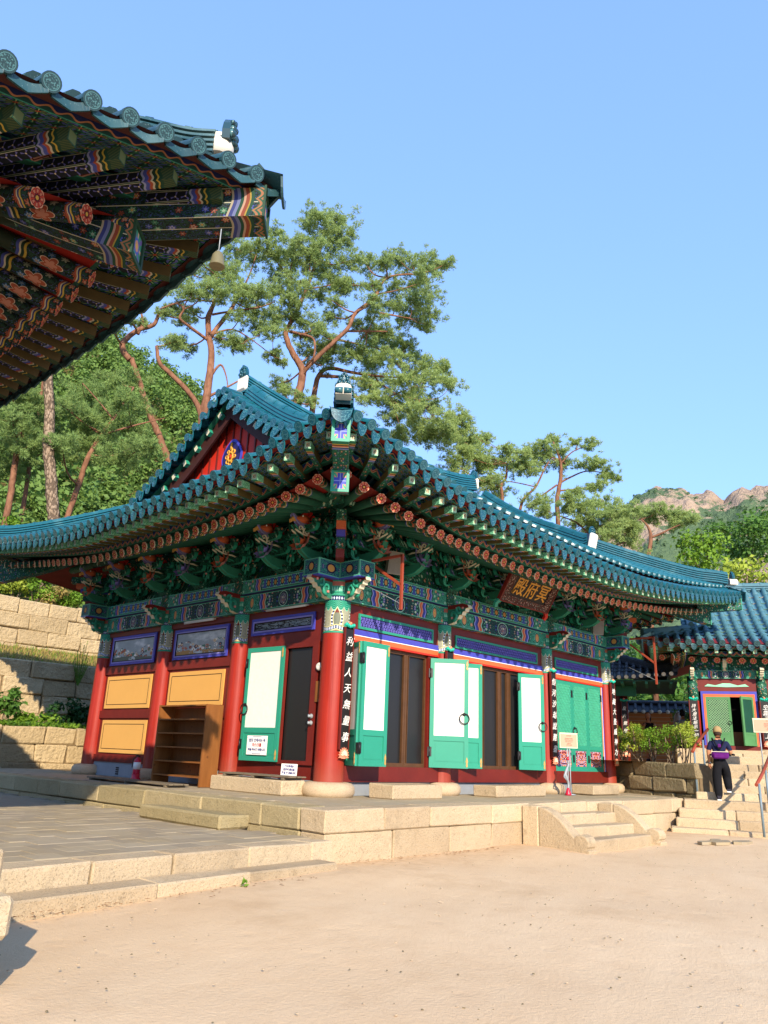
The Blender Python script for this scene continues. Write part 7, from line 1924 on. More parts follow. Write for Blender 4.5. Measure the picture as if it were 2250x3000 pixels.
def shrub(name, label, base, blobs_, leafm, size, cat='shrub', group=None, dens=1.0, stems=5, seed=1, aspect=.5):
    t = thing(name, label, cat, TR(*base), group); cs = [b_[:3] for b_ in blobs_]; rs = [b_[3] for b_ in blobs_]
    V_, F_ = leaves_np(cs, rs, [int(max(40, dens*(R/size)**2*5.0)) for R in rs], size, .9, seed, shell=.2, aspect=aspect)
    o = put('foliage', np_mesh('foliage', V_, F_, leafm), t); o['kind'] = 'stuff'
    b = MB(); rr = random.Random(seed)
    for k in range(stems):
        c = cs[k % len(cs)]; a = rr.uniform(0, 6.28); q = rr.uniform(.02, .12)
        b.tube(spline([(q*cos(a), q*sin(a), 0), (c[0]*.5+q*cos(a), c[1]*.5, c[2]*.5), (c[0], c[1], c[2])], 3), .012, 5, 0, False)
    o = b.build('stems', 'bark_grey', t); o['kind'] = 'stuff'
    return t
R_s = random.Random(21)
def bl_(n, w, d, h, r): return [(R_s.uniform(-w, w), R_s.uniform(-d, d), R_s.uniform(h*.35, h), R_s.uniform(.7, 1.1)*r) for _ in range(n)]
# shrubs above the top wall
for x, m, h, w, lab in ((.35, 'leaf_mid', 1.5, .6, 'green shrub at the left frame edge above the top wall'), (1.25, 'leaf_yellow', 1.1, .55, 'yellow-green shrub above the top wall left of the bright bush'), (2.05, 'leaf_bright', 1.3, .55, 'bright green bush on the top wall'), (2.8, 'dry_grass', 1.0, .5, 'dry straw-coloured bush on the top wall'), (3.45, 'leaf_bright', .8, .35, 'small round green shrub on the top wall beside the bracket end')):
    shrub('shrub', lab, (x, 18.25, 5.1), bl_(11, w, .35, h, .32), m, .06, group='shrubs on the wall tiers', seed=int(x*10)+90)
for x, y, z, m, h, w, lab in ((-.45, 12.95, .8, 'leaf_mid', 1.0, .42, 'tall leafy shrub at the left on the lowest wall tier'), (.45, 12.9, .8, 'leaf_bright', .5, .5, 'low bright ground plant in the middle of the lowest wall tier'), (1.35, 13.0, .8, 'leaf_dark', .8, .5, 'dark broad-leaved shrub on the lowest wall tier'), (2.05, 12.9, .8, 'leaf_dark', .7, .4, 'dark shrub touching the far left column on the lowest wall tier')):
    shrub('shrub', lab, (x, y, z), bl_(11, w, .22, h, .26), m, .08, group='shrubs on the wall tiers', seed=int(x*10)+120)
b = MB(); r = random.Random(5)
for k in range(2600):
    x, y = r.uniform(-2, 5), r.uniform(14.75, 17.45); z = 2.88+(y-14.85)*.269; a = r.uniform(0, pi); h = r.uniform(.06, .2); dx, dy = cos(a)*.015, sin(a)*.015; e = (x+r.uniform(-.08, .08), y+r.uniform(-.08, .05), z+h)
    b.poly([(x-dx, y-dy, z), (x+dx, y+dy, z), e], None, 0 if r.random() < .75 else 1)
o = b.build('dry_grass', ['dry_grass', 'leaf_bright']); o['kind'] = 'stuff'; o['label'] = 'dry yellow grass on the ledge between the wall tiers'
b = MB()
for k in range(1500):
    x, y = r.uniform(-3, 3.2), r.uniform(12.32, 12.85); z = .83; a = r.uniform(0, pi); h = r.uniform(.05, .22); s = r.uniform(.02, .05); dx, dy = cos(a)*s, sin(a)*s; e = (x+r.uniform(-.08, .08), y-.05+r.uniform(-.08, .05), z+h)
    b.poly([(x, y, z+h*.3), (x-dx+(e[0]-x)*.6, y-dy, z+h*.75), e, (x+dx+(e[0]-x)*.6, y+dy, z+h*.75)], None, 0 if r.random() < .6 else 1)
o = b.build('ground_cover', ['leaf_bright', 'leaf_mid']); o['kind'] = 'stuff'; o['label'] = 'bright low leafy ground cover along the lowest wall top'
# upright plant growing from the middle wall
t = thing('tall_weed', 'upright feathery green weed growing from the middle wall top', 'plant', TR(2.25, 14.42, 2.25)); V_ = []; r2 = np.random.default_rng(4); b = MB()
for k in range(9):
    a = (k-4)*.10; h = [.75, .95, 1.1, 1.35, 1.3, 1.45, 1.1, .9, .7][k]; P = [Vector((sin(a)*h*q*.9, -.04-.02*k % .1, h*q)) for q in (0, .3, .6, 1.0)]
    b.tube(P, [.012, .01, .008, .004], 5, 0, False)
    for i in range(130):
        q = r2.random()**.8; p = P[0].lerp(P[-1], q); d = r2.normal(size=3); d /= np.linalg.norm(d); s = .075*(1-.5*q); e = np.array(p)+d*s+np.array([0, 0, s*.6]); tt = np.cross(d, r2.normal(size=3)); tt /= np.linalg.norm(tt); V_.append([np.array(p)-tt*.009, np.array(p)+tt*.009, e])
V_ = np.array(V_).reshape(-1, 3); b.build('stems', 'leaf_mid', t); o = put('foliage', np_mesh('foliage', V_, np.arange(len(V_)).reshape(-1, 3), 'leaf_bright'), t); o['kind'] = 'stuff'
# bright thicket at the far left above the walls, and a pale sapling over the left roof
for k, (x, y, z, w, h, m, lab) in enumerate(((1.0, 20.6, 5.4, 1.5, 3.4, 'leaf_bright', 'tall bright green thicket at the far left below the pines'), (3.6, 21.3, 5.6, 1.1, 2.8, 'leaf_mid', 'green thicket beside the thick grey pine trunk'), (5.9, 20.5, 5.5, .45, 2.9, 'leaf_yellow', 'pale young sapling showing just above the left roof edge'))):
    shrub('thicket', lab, (x, y, z), bl_(16, w, .7, h, .5 if k < 2 else .3), m, .08, 'shrub', 'thickets behind the walls', seed=60+k)
# hedge of young shrubs on the right-hand wall
for k, (q, w) in enumerate(((.05, .5), (.22, .45), (.40, .4), (.55, .45), (.68, .45), (.83, .5), (.95, .4))):
    p = Vector((11.55, 1.55, 0)).lerp(Vector((9.95, -2.25, 0)), q); p.x += .45
    shrub('shrub', ('young green shrub on the brown wall beside the far right column', 'young shrub second from the far right column on the brown wall', 'airy shrub in front of the woman on the brown wall', 'taller shrub with gaps between the two distant visitors', 'young shrub just left of the man in grey on the brown wall', 'leafy shrub in front of the man in grey on the brown wall', 'small shrub against the stair handrail on the brown wall')[k],
          (p.x, p.y, ZU-.05), [(R_s.uniform(-.3, .3), R_s.uniform(-.3, .3), R_s.uniform(.35, .95), R_s.uniform(.12, .20)) for _ in range(13)], 'leaf_bright' if k % 3 else 'leaf_yellow', .030, group='young shrubs along the brown wall', seed=200+k, stems=9, dens=.6)
# ------------------------------------------------------------------ small stones and litter on the sand
def pebbles(name, n, xr, yr, s0, s1, m, seed):
    r = random.Random(seed); b = MB()
    for k in range(n):
        x, y = r.uniform(*xr), r.uniform(*yr); s = r.uniform(s0, s1); a = r.uniform(0, pi); T = TR(x, y, ZG+.01) @ RZ(a)
        if (y > kx(x)-.6 and x < -2.0) or y > -2.5: continue
        b.lathe([(s, -s*.3), (s*1.05, 0), (s*.7, s*.45), (.0001, s*.5)], 5, 0, T @ Matrix.Scale(1.5, 4, (1, 0, 0)), False)
    o = b.build(name, m); o['kind'] = 'stuff'; return o
pebbles('gravel', 420, (-9, 9), (-9, -2.6), .003, .008, 'wall_brown', 3)['label'] = 'small dark gravel scattered over the sand court'
pebbles('pebbles', 400, (-9, 9), (-9, -2.6), .004, .010, 'granite_smooth', 4)['label'] = 'pale pebbles scattered over the sand court'
b = MB(); r = random.Random(8)
for k in range(420):
    u = r.random(); x = -6.8+u*14; y = (kx(min(x, -2.4))-.42 if x < -2.3 else -2.52)-abs(r.gauss(0, .12)); L = r.uniform(.01, .035); a = r.uniform(0, pi)
    dx, dy = cos(a)*L, sin(a)*L; b.poly([(x-dx, y-dy, ZG+.03), (x+dy*.25, y-dx*.25, ZG+.034), (x+dx, y+dy, ZG+.03), (x-dy*.25, y+dx*.25, ZG+.034)], None, 0)
o = b.build('leaf_litter', 'cedar'); o['kind'] = 'stuff'; o['label'] = 'dry leaf litter along the foot of the kerb stones'
t = thing('weed', 'tiny green weed at the foot of the low kerb step', 'plant', TR(-4.25, -3.27, ZG)); V_, F_ = leaves_np([(0, 0, .03), (.015, 0, .06)], [.035, .025], [14, 8], .025, 1.2, 3); put('leaves', np_mesh('leaves', V_, F_, 'leaf_bright'), t)['kind'] = 'stuff'
for k, (x, y, s) in enumerate(((6.3, -4.3, .30), (5.9, -4.15, .18), (6.75, -4.55, .26), (6.6, -4.1, .16))):
    b = MB(); n = 7; pr = [(s*rng.uniform(.7, 1.1)*cos(2*pi*i/n)*1.3, s*rng.uniform(.6, 1.0)*sin(2*pi*i/n)*.7) for i in range(n)]
    b.prism(pr, TR(x, y, ZG+.035) @ Matrix.Rotation(pi/2, 4, 'X'), .05, 0)
    tag(b.build('flagstone', 'paver'), ('largest dark flagstone sunk in the sand before the lower flight', 'small flagstone at the left of the sunken group', 'flagstone at the right of the sunken group', 'small flagstone behind the sunken group')[k], 'stone', 'flagstones sunk in the sand')
# ------------------------------------------------------------------ side hall beyond the upper flight
side = thing('side_hall', 'smaller painted hall with weathered blue-green roof above the upper flight', 'temple hall', TR(13.5, -1.2, ZU))
iS = side.matrix_world.inverted()
SA = Vector((13.5, -1.2, 0)); SE = Vector((.407, -.914, 0)); SO = Vector((-.914, -.407, 0))
class SideX(Side): pass
pS = [(-3.2, 6.25), (-2.0, 5.35), (-1.0, 4.72), (0, 4.24), (.7, 3.95), (1.35, 3.66)]
S_s = Side(SA, SE, SO, -1.55, 7.0, [(-1.55, 3.86), (-.8, 3.76), (0, 3.70), (2, 3.64), (4, 3.62), (7, 3.62)], pS, 3.64, lift0=-1.0, d=1.35)
srt = bpy.data.objects.new('roof', None); COL.objects.link(srt); srt.parent = side; srt.matrix_local = iS
PRS = dict(PRO); PRS['cvx'] = make_convex().mesh('convex_tile', ['tile_old', 'disc_old']); PRS['drip'] = make_drip(.22, .17).mesh('drip_tile', ['tile_old', 'disc_old'])
build_side(srt, S_s, {'tile': 'tile_old'}, hipL=True, hipR=False, proto=PRS, gable=(.1, 1e9), inner=-3.0, vis=(-3, 4.2))
S_s2 = Side(SA, -SO, -SE, -1.55, 6.5, [(-1.55, 3.86), (0, 3.72), (6.5, 3.7)], pS, 3.64, lift0=-1.0, d=1.35)
build_side(srt, S_s2, {'tile': 'tile_old'}, hipL=True, hipR=False, proto=PRS, gable=(.9, 1e9), inner=-.9, vis=(-3, 2), boards=True)
def sp(s, o, z): return SA+SE*s+SO*o+V3(0, 0, z)
ridge(srt, [sp(-.3, -3.1, 6.15), sp(2, -3.1, 6.05), sp(7, -3.1, 6.05)], .26, .42, 5, tile='tile_old', name='main_ridge')
ridge(srt, [sp(.05, .0, 4.3), sp(-.7, .7, 4.13), sp(-1.3, 1.25, 4.0)], .2, .28, 4, tile='tile_old', name='hip_ridge')
ridge(srt, [sp(.1, -2.9, 6.0), sp(.1, -1.5, 5.05), sp(.1, -.1, 4.4)], .2, .3, 4, tile='tile_old', name='descending_ridge')
def sfm(s, o, z): return frame(sp(s, o, z), SE)     # local x along the wall, -y outward ... see sbox
Fs = Matrix(((SE.x, -SO.x, 0, SA.x), (SE.y, -SO.y, 0, SA.y), (0, 0, 1, 0), (0, 0, 0, 1)))   # x along, y inward, z up
LW = iS @ Fs
def sbox(name, lo, hi, m, par=side, uv='m'):
    b = MB(); b.box(lo, hi, uv=uv); return b.build(name, m, par, LW if par is side else None)
sz0 = 1.02
for s in (0, 1.85, 3.9, 5.9):
    b = MB(); b.lathe([(.15, sz0), (.15, 2.34)], 16, 0); b.lathe([(.15, 2.34), (.145, 3.05)], 16, 1); 
    b2 = MB(); n = 16
    c = b.build('column', ['column_red', 'ornament_fine'], side, LW @ TR(s, 0, 0))
    b = MB(); b.lathe([(.2, .58), (.26, .62), (.27, .9), (.22, 1.02)], 16); b.build('base_stone', 'granite_smooth', c)
    put('leaf_bracket', wing_me, side, LW @ frame((s, -.12, 3.0), (0, -1, 0)) @ Matrix.Scale(.8, 4))
for a, e in ((0, 1.85), (1.85, 3.9), (3.9, 5.9)):
    sbox('painted_beam', (a+.1, -.10, 2.98), (e-.1, .10, 3.22), 'beam_paint', uv='n')
    sbox('lintel_board', (a+.1, -.04, 2.62), (e-.1, .04, 2.98), 'deep_red')
sbox('bracket_board', (0, -.03, 3.22), (5.9, .03, 4.0), 'ornament')
for s in (.9, 2.9, 4.9): put('leaf_bracket', wing_me, side, LW @ frame((s, -.05, 3.26), (0, -1, 0)) @ Matrix.Scale(.8, 4))
b = MB(); b.prism([(-.6, -.04), (-.5, .03), (-.3, -.01), (-.1, .05), (.1, .05), (.3, -.01), (.5, .03), (.6, -.04), (0, -.06)], TR(.92, -.05, 2.80), .02, 0); b.build('scroll_ornament', 'mint', side, LW)
for lo, hi, m in (((.2, -.06, 2.54), (1.7, .0, 2.62), 'blue_paint'), ((.26, -.07, 2.46), (1.64, .0, 2.54), 'orange_paint'), ((.2, -.06, 1.1), (.26, 0, 2.54), 'blue_paint'), ((.26, -.07, 1.1), (.32, 0, 2.46), 'orange_paint'), ((1.64, -.06, 1.1), (1.70, 0, 2.54), 'blue_paint'), ((1.58, -.07, 1.1), (1.64, 0, 2.46), 'orange_paint'), ((.12, -.07, .98), (1.75, .02, 1.10), 'deep_red')): sbox('painted_frame', lo, hi, m)
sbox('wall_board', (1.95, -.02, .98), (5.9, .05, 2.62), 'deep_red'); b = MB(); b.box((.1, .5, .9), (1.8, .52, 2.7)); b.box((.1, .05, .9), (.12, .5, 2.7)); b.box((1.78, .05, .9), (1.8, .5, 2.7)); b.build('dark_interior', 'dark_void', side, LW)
sbox('shrine_table', (.75, .30, 1.1), (1.5, .49, 1.5), 'cedar')
for p, q, lab in (((.32, -.05), (.98, -.07), None), ((1.58, -.05), (1.22, -.42), None)):
    T = LW @ frame((p[0], p[1], 1.11), (q[0]-p[0], q[1]-p[1], 0)); w = hypot(q[0]-p[0], q[1]-p[1]); h = 1.35
    b = MB(); g = .07
    for lo, hi in (((0, -.02, 0), (g, .02, h)), ((w-g, -.02, 0), (w, .02, h)), ((g, -.02, 0), (w-g, .02, .08)), ((g, -.02, h-.08), (w-g, .02, h)), ((g, -.02, .30), (w-g, .02, .36))): b.box(lo, hi)
    b.box((g, -.01, .08), (w-g, .01, .30)); o = b.build('door_leaf', 'door_green', side, T)
    b = MB(); b.box((g, -.004, .36), (w-g, .004, h-.08)); b.build('paper_back', 'dark_green', o)
    lattice(w-2*g, h-.44, .05, .014, .014, tri=False).build('lattice', 'door_lattice', o, facing((g, -.004, .36), (0, -1, 0)))
    b = MB(); b.tube([(w-.06+.05*sin(2*pi*k/10), -.035, .62+.05*cos(2*pi*k/10)) for k in range(11)], .008, 5); b.build('ring_handle', 'iron', o)
bs = thing('hall_plinth', 'pale granite plinth and threshold stones under the smaller painted hall', 'platform', Fs @ TR(0, 0, ZU))
for k in range(4): block(bs, (-.6+k*1.7, -.9, -.2), (-.6+k*1.7+1.69, -.2, .30), 'granite', .02, .01)
block(bs, (.3, -1.5, -.2), (1.75, -.91, .22), 'granite', .03, .01); block(bs, (1.76, -1.5, -.2), (3.4, -.91, .21), 'granite', .03, .01)
b = MB(); b.box((-.6, -.2, -.2), (6, 3, .40)); b.build('plinth_core', 'granite_smooth', bs)
W2 = lambda s, o: (sp(s, o, 0).x, sp(s, o, 0).y)
for s, txt, lab in ((-.02, '詩大是法紙示一切', 'black couplet board on the left column of the smaller hall'), (1.86, '空雲千指示上', 'black couplet board on the right column of the smaller hall')):
    x, y = W2(s, .20); t = couplet(x, y, 1.12, 2.36, txt, lab, w=.21, dirn=SO, size=.16)
t = thing('shoes', 'pair of black shoes left on the threshold stone of the smaller hall', 'shoes', Fs @ TR(.75, -1.3, ZU+.23))
for x in (-.07, .07):
    b = MB(); b.lathe([(.001, 0), (.05, .0), (.052, .03), (.035, .05), (.001, .055)], 10, 0, TR(x, 0, 0) @ Matrix.Scale(2.3, 4, (0, 1, 0))); b.build('shoe', 'black_rubber', t)

# dark-tiled small hall between the painted hall and the side hall
dark = thing('dark_roofed_hall', 'small hall with charcoal tiled roof and white tile ends beyond the far right column', 'hall', TR(13.6, 1.0, ZU))
iD = dark.matrix_world.inverted(); drt = bpy.data.objects.new('roof', None); COL.objects.link(drt); drt.parent = dark; drt.matrix_local = iD
tip = Vector((13.80, -.70, 0)); dd = 1.7
DA = tip-SO*dd-SE*dd   # corner column
S_d = Side(DA, -SE, SO, -dd, 6.0, [(-dd, 3.06), (-.5, 2.96), (0, 2.93), (1, 2.92), (6, 2.95)], [(-2.6, 5.2), (-1.5, 4.5), (-.5, 3.9), (0, 3.66), (1.7, 2.92)], 2.92, lift0=-.6, d=dd)
PRD = dict(PRO); PRD['cvx'] = make_convex(.4, .058).mesh('convex_tile', ['tile_dark', 'mortar_white']); PRD['drip'] = make_drip(.16, .05).mesh('drip_tile', ['tile_dark', 'tile_dark'])
build_side(drt, S_d, {'tile': 'tile_dark'}, hipL=True, hipR=False, proto=PRD, gable=(.2, 1e9), inner=-2.5, vis=(1e8, 1e9), boards=False, pitch=.22)
n = 26
for i in range(1, n):
    t_ = -dd+i*.22; z = S_d.zEf(t_)+.15
    put('convex_tile', PRD['cvx'], drt, frame(S_d.P(t_, dd+.03, z), SO-V3(0, 0, .4))); put('drip_tile', PRD['drip'], drt, frame(S_d.P(t_-.11, dd, z), SO-V3(0, 0, .4)))
S_d2 = Side(DA, -SO, SE, -dd, 5.0, [(-dd, 3.06), (0, 2.93), (5, 2.92)], S_d.prof, 2.92, lift0=-.6, d=dd)
build_side(drt, S_d2, {'tile': 'tile_dark'}, hipL=True, hipR=False, proto=PRD, gable=(.6, 1e9), inner=-.6, vis=(1e8, 1e9), boards=False, pitch=.22)
dp = lambda s, o, z: DA-SE*s+SO*o+V3(0, 0, z)
o, P = ridge(drt, [dp(.15, -.1, 3.78), dp(-.8, .8, 3.40), dp(-1.6, 1.6, 3.22)], .2, .26, 4, tile='tile_dark', name='hip_ridge')
monster_tile(o, frame(P[-1]+V3(0, 0, .1), SO+SE), .7, 'tile_dark')
ridge(drt, [dp(.5, -.2, 3.9), dp(.5, -1.4, 4.5), dp(.5, -2.5, 5.2)], .2, .28, 4, tile='tile_dark', name='descending_ridge')
Fd = Matrix(((-SE.x, -SO.x, 0, DA.x), (-SE.y, -SO.y, 0, DA.y), (0, 0, 1, 0), (0, 0, 0, 1))); LD = iD @ Fd
def dbox(name, lo, hi, m): b = MB(); b.box(lo, hi); return b.build(name, m, dark, LD)
dbox('soffit', (-dd+.05, -dd+.05, 2.95), (6, 3, 2.99), 'dark_green'); dbox('eave_beam', (-.4, -.15, 2.62), (6, .15, 2.94), 'noerok'); dbox('wall', (0, .02, .5), (6, .2, 2.62), 'deep_red'); dbox('side_wall', (-.02, .2, .5), (.2, 3, 2.9), 'deep_red')
for s in (0, 1.5, 3.0): b = MB(); b.lathe([(.12, .55), (.12, 2.7)], 12); b.build('column', 'deep_red', dark, LD @ TR(s, 0, 0))
for k in range(20): dbox('rafter', (-1.5+k*.36, -dd+.08, 2.88), (-1.42+k*.36, .0, 2.945), 'noerok')
x, y = (DA-SE*.0+SO*.16).xy; couplet(x, y, .75, 2.45, '皇大覺慈大雄', 'black couplet board on the column of the small dark-roofed hall', w=.16, dirn=SO, size=.13)
bn = thing('banner', 'pale photo banner with a white notice hung under the dark-tiled eave', 'banner', facing((DA-SE*.75+SO*.22+V3(0, 0, 1.78)), SO))
def bphoto(c):
    u, v = c.uv; n = c.noise(1.0, 4, c.vec(u*3, v*4, 0.0)); col = c.mix((n+u*.5-.2).cl(), lin('#c9b8a4'), lin('#7a4a3a'))
    col = c.mix((v > .86)*(u < .45)*(((u*3+v*9).fr()) > .5), col, lin('#1c1c22')); return c.mix((v < .42+((u*6).sin())*.06), col, lin('#d9d8d4'))
M['banner_photo'] = mat('banner_photo', bphoto, .6)
b = MB(); b.poly([(-.50, -.95, 0), (.42, -.95, 0), (.42, .75, 0), (-.50, .75, 0)], [(0, 0), (1, 0), (1, 1), (0, 1)]); b.poly([(-.50, -.95, -.01), (-.50, .75, -.01), (.42, .75, -.01), (.42, -.95, -.01)]); b.build('sheet', 'banner_photo', bn)
b = MB(); b.box((-.36, -.80, .004), (.36, -.30, .012)); b.build('notice_sheet', 'paper', bn)
b = MB(); b.box((-.36, -.30, .004), (.36, -.18, .013)); b.box((-.30, -.60, .013), (-.02, -.40, .014)); b.build('dark_print', 'letter_blue', bn)
b = MB(); b.box((.05, -.66, .013), (.28, -.42, .015)); b.build('small_picture', 'brass', bn)
# clay wall with tiled coping
tw_ = thing('tiled_wall', 'ochre clay garden wall under a small tiled coping with white tile ends', 'wall', frame((19.6, 4.8, ZU), (.40, -.916, 0)))
b = MB(); b.box((-1, 0, -.2), (7, .35, 1.88)); b.build('wall_body', 'clay', tw_)
b = MB(); b.prism([(-.25, 0), (.17, .30), (.60, 0), (.17, -.04)], TR(3, 0, 1.89) @ RZ(pi/2) @ TR(0, 0, 0), 8.0, 0); b.build('coping', 'tile_dark', tw_)
cm_ = MB(); cm_.tube([(0, -.30, -.03), (0, .17, .32)], .06, 8, 0); cm_.lathe([(.075, 0), (.075, .02), (.001, .022)], 12, 1, facing((0, -.31, -.035), (0, -1, -.3))); cme = cm_.mesh('cap_tile', ['tile_dark', 'mortar_white'])
for k in range(26): put('cap_tile', cme, tw_, TR(-.9+k*.30, 0, 1.93))
b = MB(); b.tube([(-1, .17, 2.26), (7, .17, 2.26)], .09, 8); b.build('ridge_tiles', 'tile_dark', tw_)
# standing stone and clipped pine
ssn = thing('standing_stone', 'pale rounded standing stone behind the man in grey', 'stone', TR(17.5, .89, ZU))
b = MB(); prf = [(.30, 0), (.33, .4), (.30, .9), (.27, 1.3), (.21, 1.55), (.10, 1.70), (.001, 1.73)]; b.lathe(prf, 14, 0, Matrix.Scale(.8, 4, (0, 1, 0))); b.v = [(x+.05*sin(z*4+y*5), y+.04*sin(z*5+x*3), z) for x, y, z in b.v]; b.build('stone', 'mortar_white', ssn)
shrub('clipped_shrub', 'dark clipped round shrub behind the standing stone', (18.6, .9, ZU), [(0, 0, 1.5, .62), (.3, .35, 1.35, .5), (-.35, -.3, 1.4, .5), (.1, .5, 1.6, .4)], 'leaf_mid', .045, seed=77, stems=5)
# hand rails
def rail(label, pts, posts):
    t = thing('handrail', label, 'handrail', TR(*posts[0][0]), 'stair handrails'); iv = t.matrix_world.inverted()
    b = MB(); b.tube([iv @ Vector(p) for p in pts], .036, 8); b.build('rail', 'rail_red', t)
    for p, q in posts: b = MB(); b.tube([iv @ Vector(p), iv @ Vector(q)], .026, 8); b.build('post', 'steel_blue', t)
    return t
def sfp(x, y, z): v = SF @ Vector((x, y, 0)); return (v.x, v.y, z)
rail('stair handrail with red top bar at the left of the climbing man', [(9.72, -2.55, .84), (10.2, -2.45, 1.02), (11.72, -2.21, 1.46)], [((9.76, -2.57, -.25), (9.76, -2.57, .84)), ((10.75, -2.42, .2), (10.75, -2.42, 1.15)), ((11.5, -2.27, .5), (11.5, -2.27, 1.38))])
rail('stair handrail with red top bar cut by the right edge of the frame', [(8.24, -4.43, .17), (9.2, -4.27, .40), (10.6, -4.03, .80)], [((8.29, -4.47, -.85), (8.29, -4.47, .20)), ((9.6, -4.22, -.3), (9.6, -4.22, .48))])
# notice stand at the right edge
sign_stand((11.29, -3.88, ZU-.02), (-.9, -.43, 0), .80, 1.13, .72, 'white framed pink notice on steel legs before the smaller hall at the right edge', 'sign_pink', (-.22, .10))
# ------------------------------------------------------------------ people
def figure(name, label, T, J, edges, matf, mats, sub=2):
    """one continuous body grown round a jointed skeleton; J: joint -> (x, y, z, r)"""
    t = thing(name, label, 'person', T)
    names = list(J); me = bpy.data.meshes.new('skeleton'); me.from_pydata([J[n][:3] for n in names], [(names.index(a), names.index(b)) for a, b in edges], [])
    o = bpy.data.objects.new('skeleton', me); COL.objects.link(o)
    sk = o.modifiers.new('skin', 'SKIN'); sk.use_smooth_shade = True; sk.branch_smoothing = .6
    for i, n in enumerate(names):
        r = J[n][3]; r = r if isinstance(r, tuple) else (r, r)
        me.skin_vertices[0].data[i].radius = r
    me.skin_vertices[0].data[0].use_root = True
    sb = o.modifiers.new('sub', 'SUBSURF'); sb.levels = sub; sb.render_levels = sub
    dg = bpy.context.evaluated_depsgraph_get(); m2 = bpy.data.meshes.new_from_object(o.evaluated_get(dg)); bpy.data.objects.remove(o)
    m2.name = 'body'; m2.materials.clear()
    for q in mats: m2.materials.append(M[q])
    for p in m2.polygons: p.material_index = matf(p.center); p.use_smooth = True
    put('body', m2, t); return t
def head(t, c, tilt, hair_m, cap=None, yaw=0):
    """head with brow, nose, mouth, ears; faces +y of the figure"""
    T = TR(*c) @ RZ(yaw) @ Matrix.Rotation(tilt, 4, 'X')
    b = MB(); b.lathe([(.001, -.115), (.045, -.112), (.062, -.08), (.074, -.03), (.078, .02), (.074, .06), (.055, .098), (.025, .116), (.001, .12)], 16, 0, T @ Matrix.Scale(1.16, 4, (0, 1, 0)))
    b.prism([(0, -.04), (.022, -.035), (.008, .02)], T @ TR(0, .086, 0) @ RZ(pi/2), .022, 0)
    for sx in (-1, 1):
        b.lathe([(.001, -.03), (.018, -.012), (.02, .012), (.001, .03)], 8, 0, T @ TR(sx*.078, 0, -.005) @ Matrix.Scale(.4, 4, (1, 0, 0)))
    b.box((-.02, .074, -.066), (.02, .083, -.060), 1, T=T)
    for sx in (-1, 1): b.box((sx*.03-.011, .078, .008), (sx*.03+.011, .086, .016), 2, T=T)
    b.build('head', ['skin', 'letter_red', 'hair'], t)
    h = MB(); h.lathe([(.070, -.10), (.084, -.06), (.089, -.02), (.087, .03), (.080, .07), (.06, .108), (.028, .127), (.001, .131)], 16, 0, T @ TR(0, -.016, 0) @ Matrix.Scale(1.14, 4, (0, 1, 0)))
    h.f = list(h.f); keep = []
    iv = T.inverted(); F2, U2, M2, S2 = [], [], [], []; k = 0
    for f, m_, s_ in zip(h.f, h.m, h.s):
        cc = sum((iv @ Vector(h.v[i]) for i in f), Vector())/len(f)
        if cc.y < .02 or cc.z > .055: F2.append(f); U2 += h.u[k:k+len(f)]; M2.append(m_); S2.append(s_)
        k += len(f)
    h.f, h.u, h.m, h.s = F2, U2, M2, S2; h.build('hair', hair_m, t)
    if cap:
        q = MB(); q.lathe([(.098, -.03), (.1, .03), (.092, .09), (.062, .13), (.001, .143)], 18, 0, T @ TR(0, -.008, 0) @ Matrix.Scale(1.14, 4, (0, 1, 0)))
        q.prism([(-.075, .0), (-.07, .05), (-.04, .09), (.04, .09), (.07, .05), (.075, .0)], T @ TR(0, .085, .035) @ Matrix.Rotation(-pi/2-.15, 4, 'X') @ Matrix.Scale(-1, 4, (0, 0, 1)), .008, 0)
        q.build('cap', cap, t)
def hand(t, wrist, d, pn, s=1.0, curl_=.5):
    """palm, four unequal fingers with two bends, thumb off the side; d along the hand, pn palm normal"""
    d = norm(d); pn = norm(pn); sd = d.cross(pn); T = Matrix(((sd.x, d.x, pn.x, wrist[0]), (sd.y, d.y, pn.y, wrist[1]), (sd.z, d.z, pn.z, wrist[2]), (0, 0, 0, 1))) @ Matrix.Scale(s, 4)
    b = MB(); b.tube([T @ Vector(p) for p in ((0, -.01, 0), (0, .03, 0), (0, .085, .004))], [.026, .036, .036], 8)
    for k, (x, L) in enumerate(((-.030, .062), (-.010, .075), (.010, .078), (.030, .068))):
        p = Vector((x, .082, .004)); pts = [p]; a = 0
        for j in range(3):
            a += curl_*(.5+.35*j); p = p+Vector((0, cos(a), sin(a)))*L*(.45, .32, .23)[j]; pts.append(p)
        b.tube([T @ q for q in pts], [.0105, .0095, .0088, .006], 6)
    b.tube([T @ Vector(p) for p in ((.022, .015, .004), (.045, .04, .016), (.048, .068, .026), (.043, .09, .032))], [.013, .012, .011, .007], 6)
    b.build('hand', 'skin', t)
def shoe(t, c, yaw=0, pitch=0, m='shoe'):
    T = TR(*c) @ RZ(yaw) @ Matrix.Rotation(pitch, 4, 'X')
    b = MB(); b.prism([(-.09, 0), (-.095, .05), (-.06, .10), (.0, .10), (.06, .075), (.14, .055), (.17, .03), (.165, 0)], T @ RZ(pi/2), .085, 0); o = b.build('shoe', m, t)
    b = MB(); b.prism([(-.098, -.022), (-.098, .002), (.172, .002), (.165, -.02)], T @ RZ(pi/2), .095, 0); b.build('sole', 'letter_white', o)
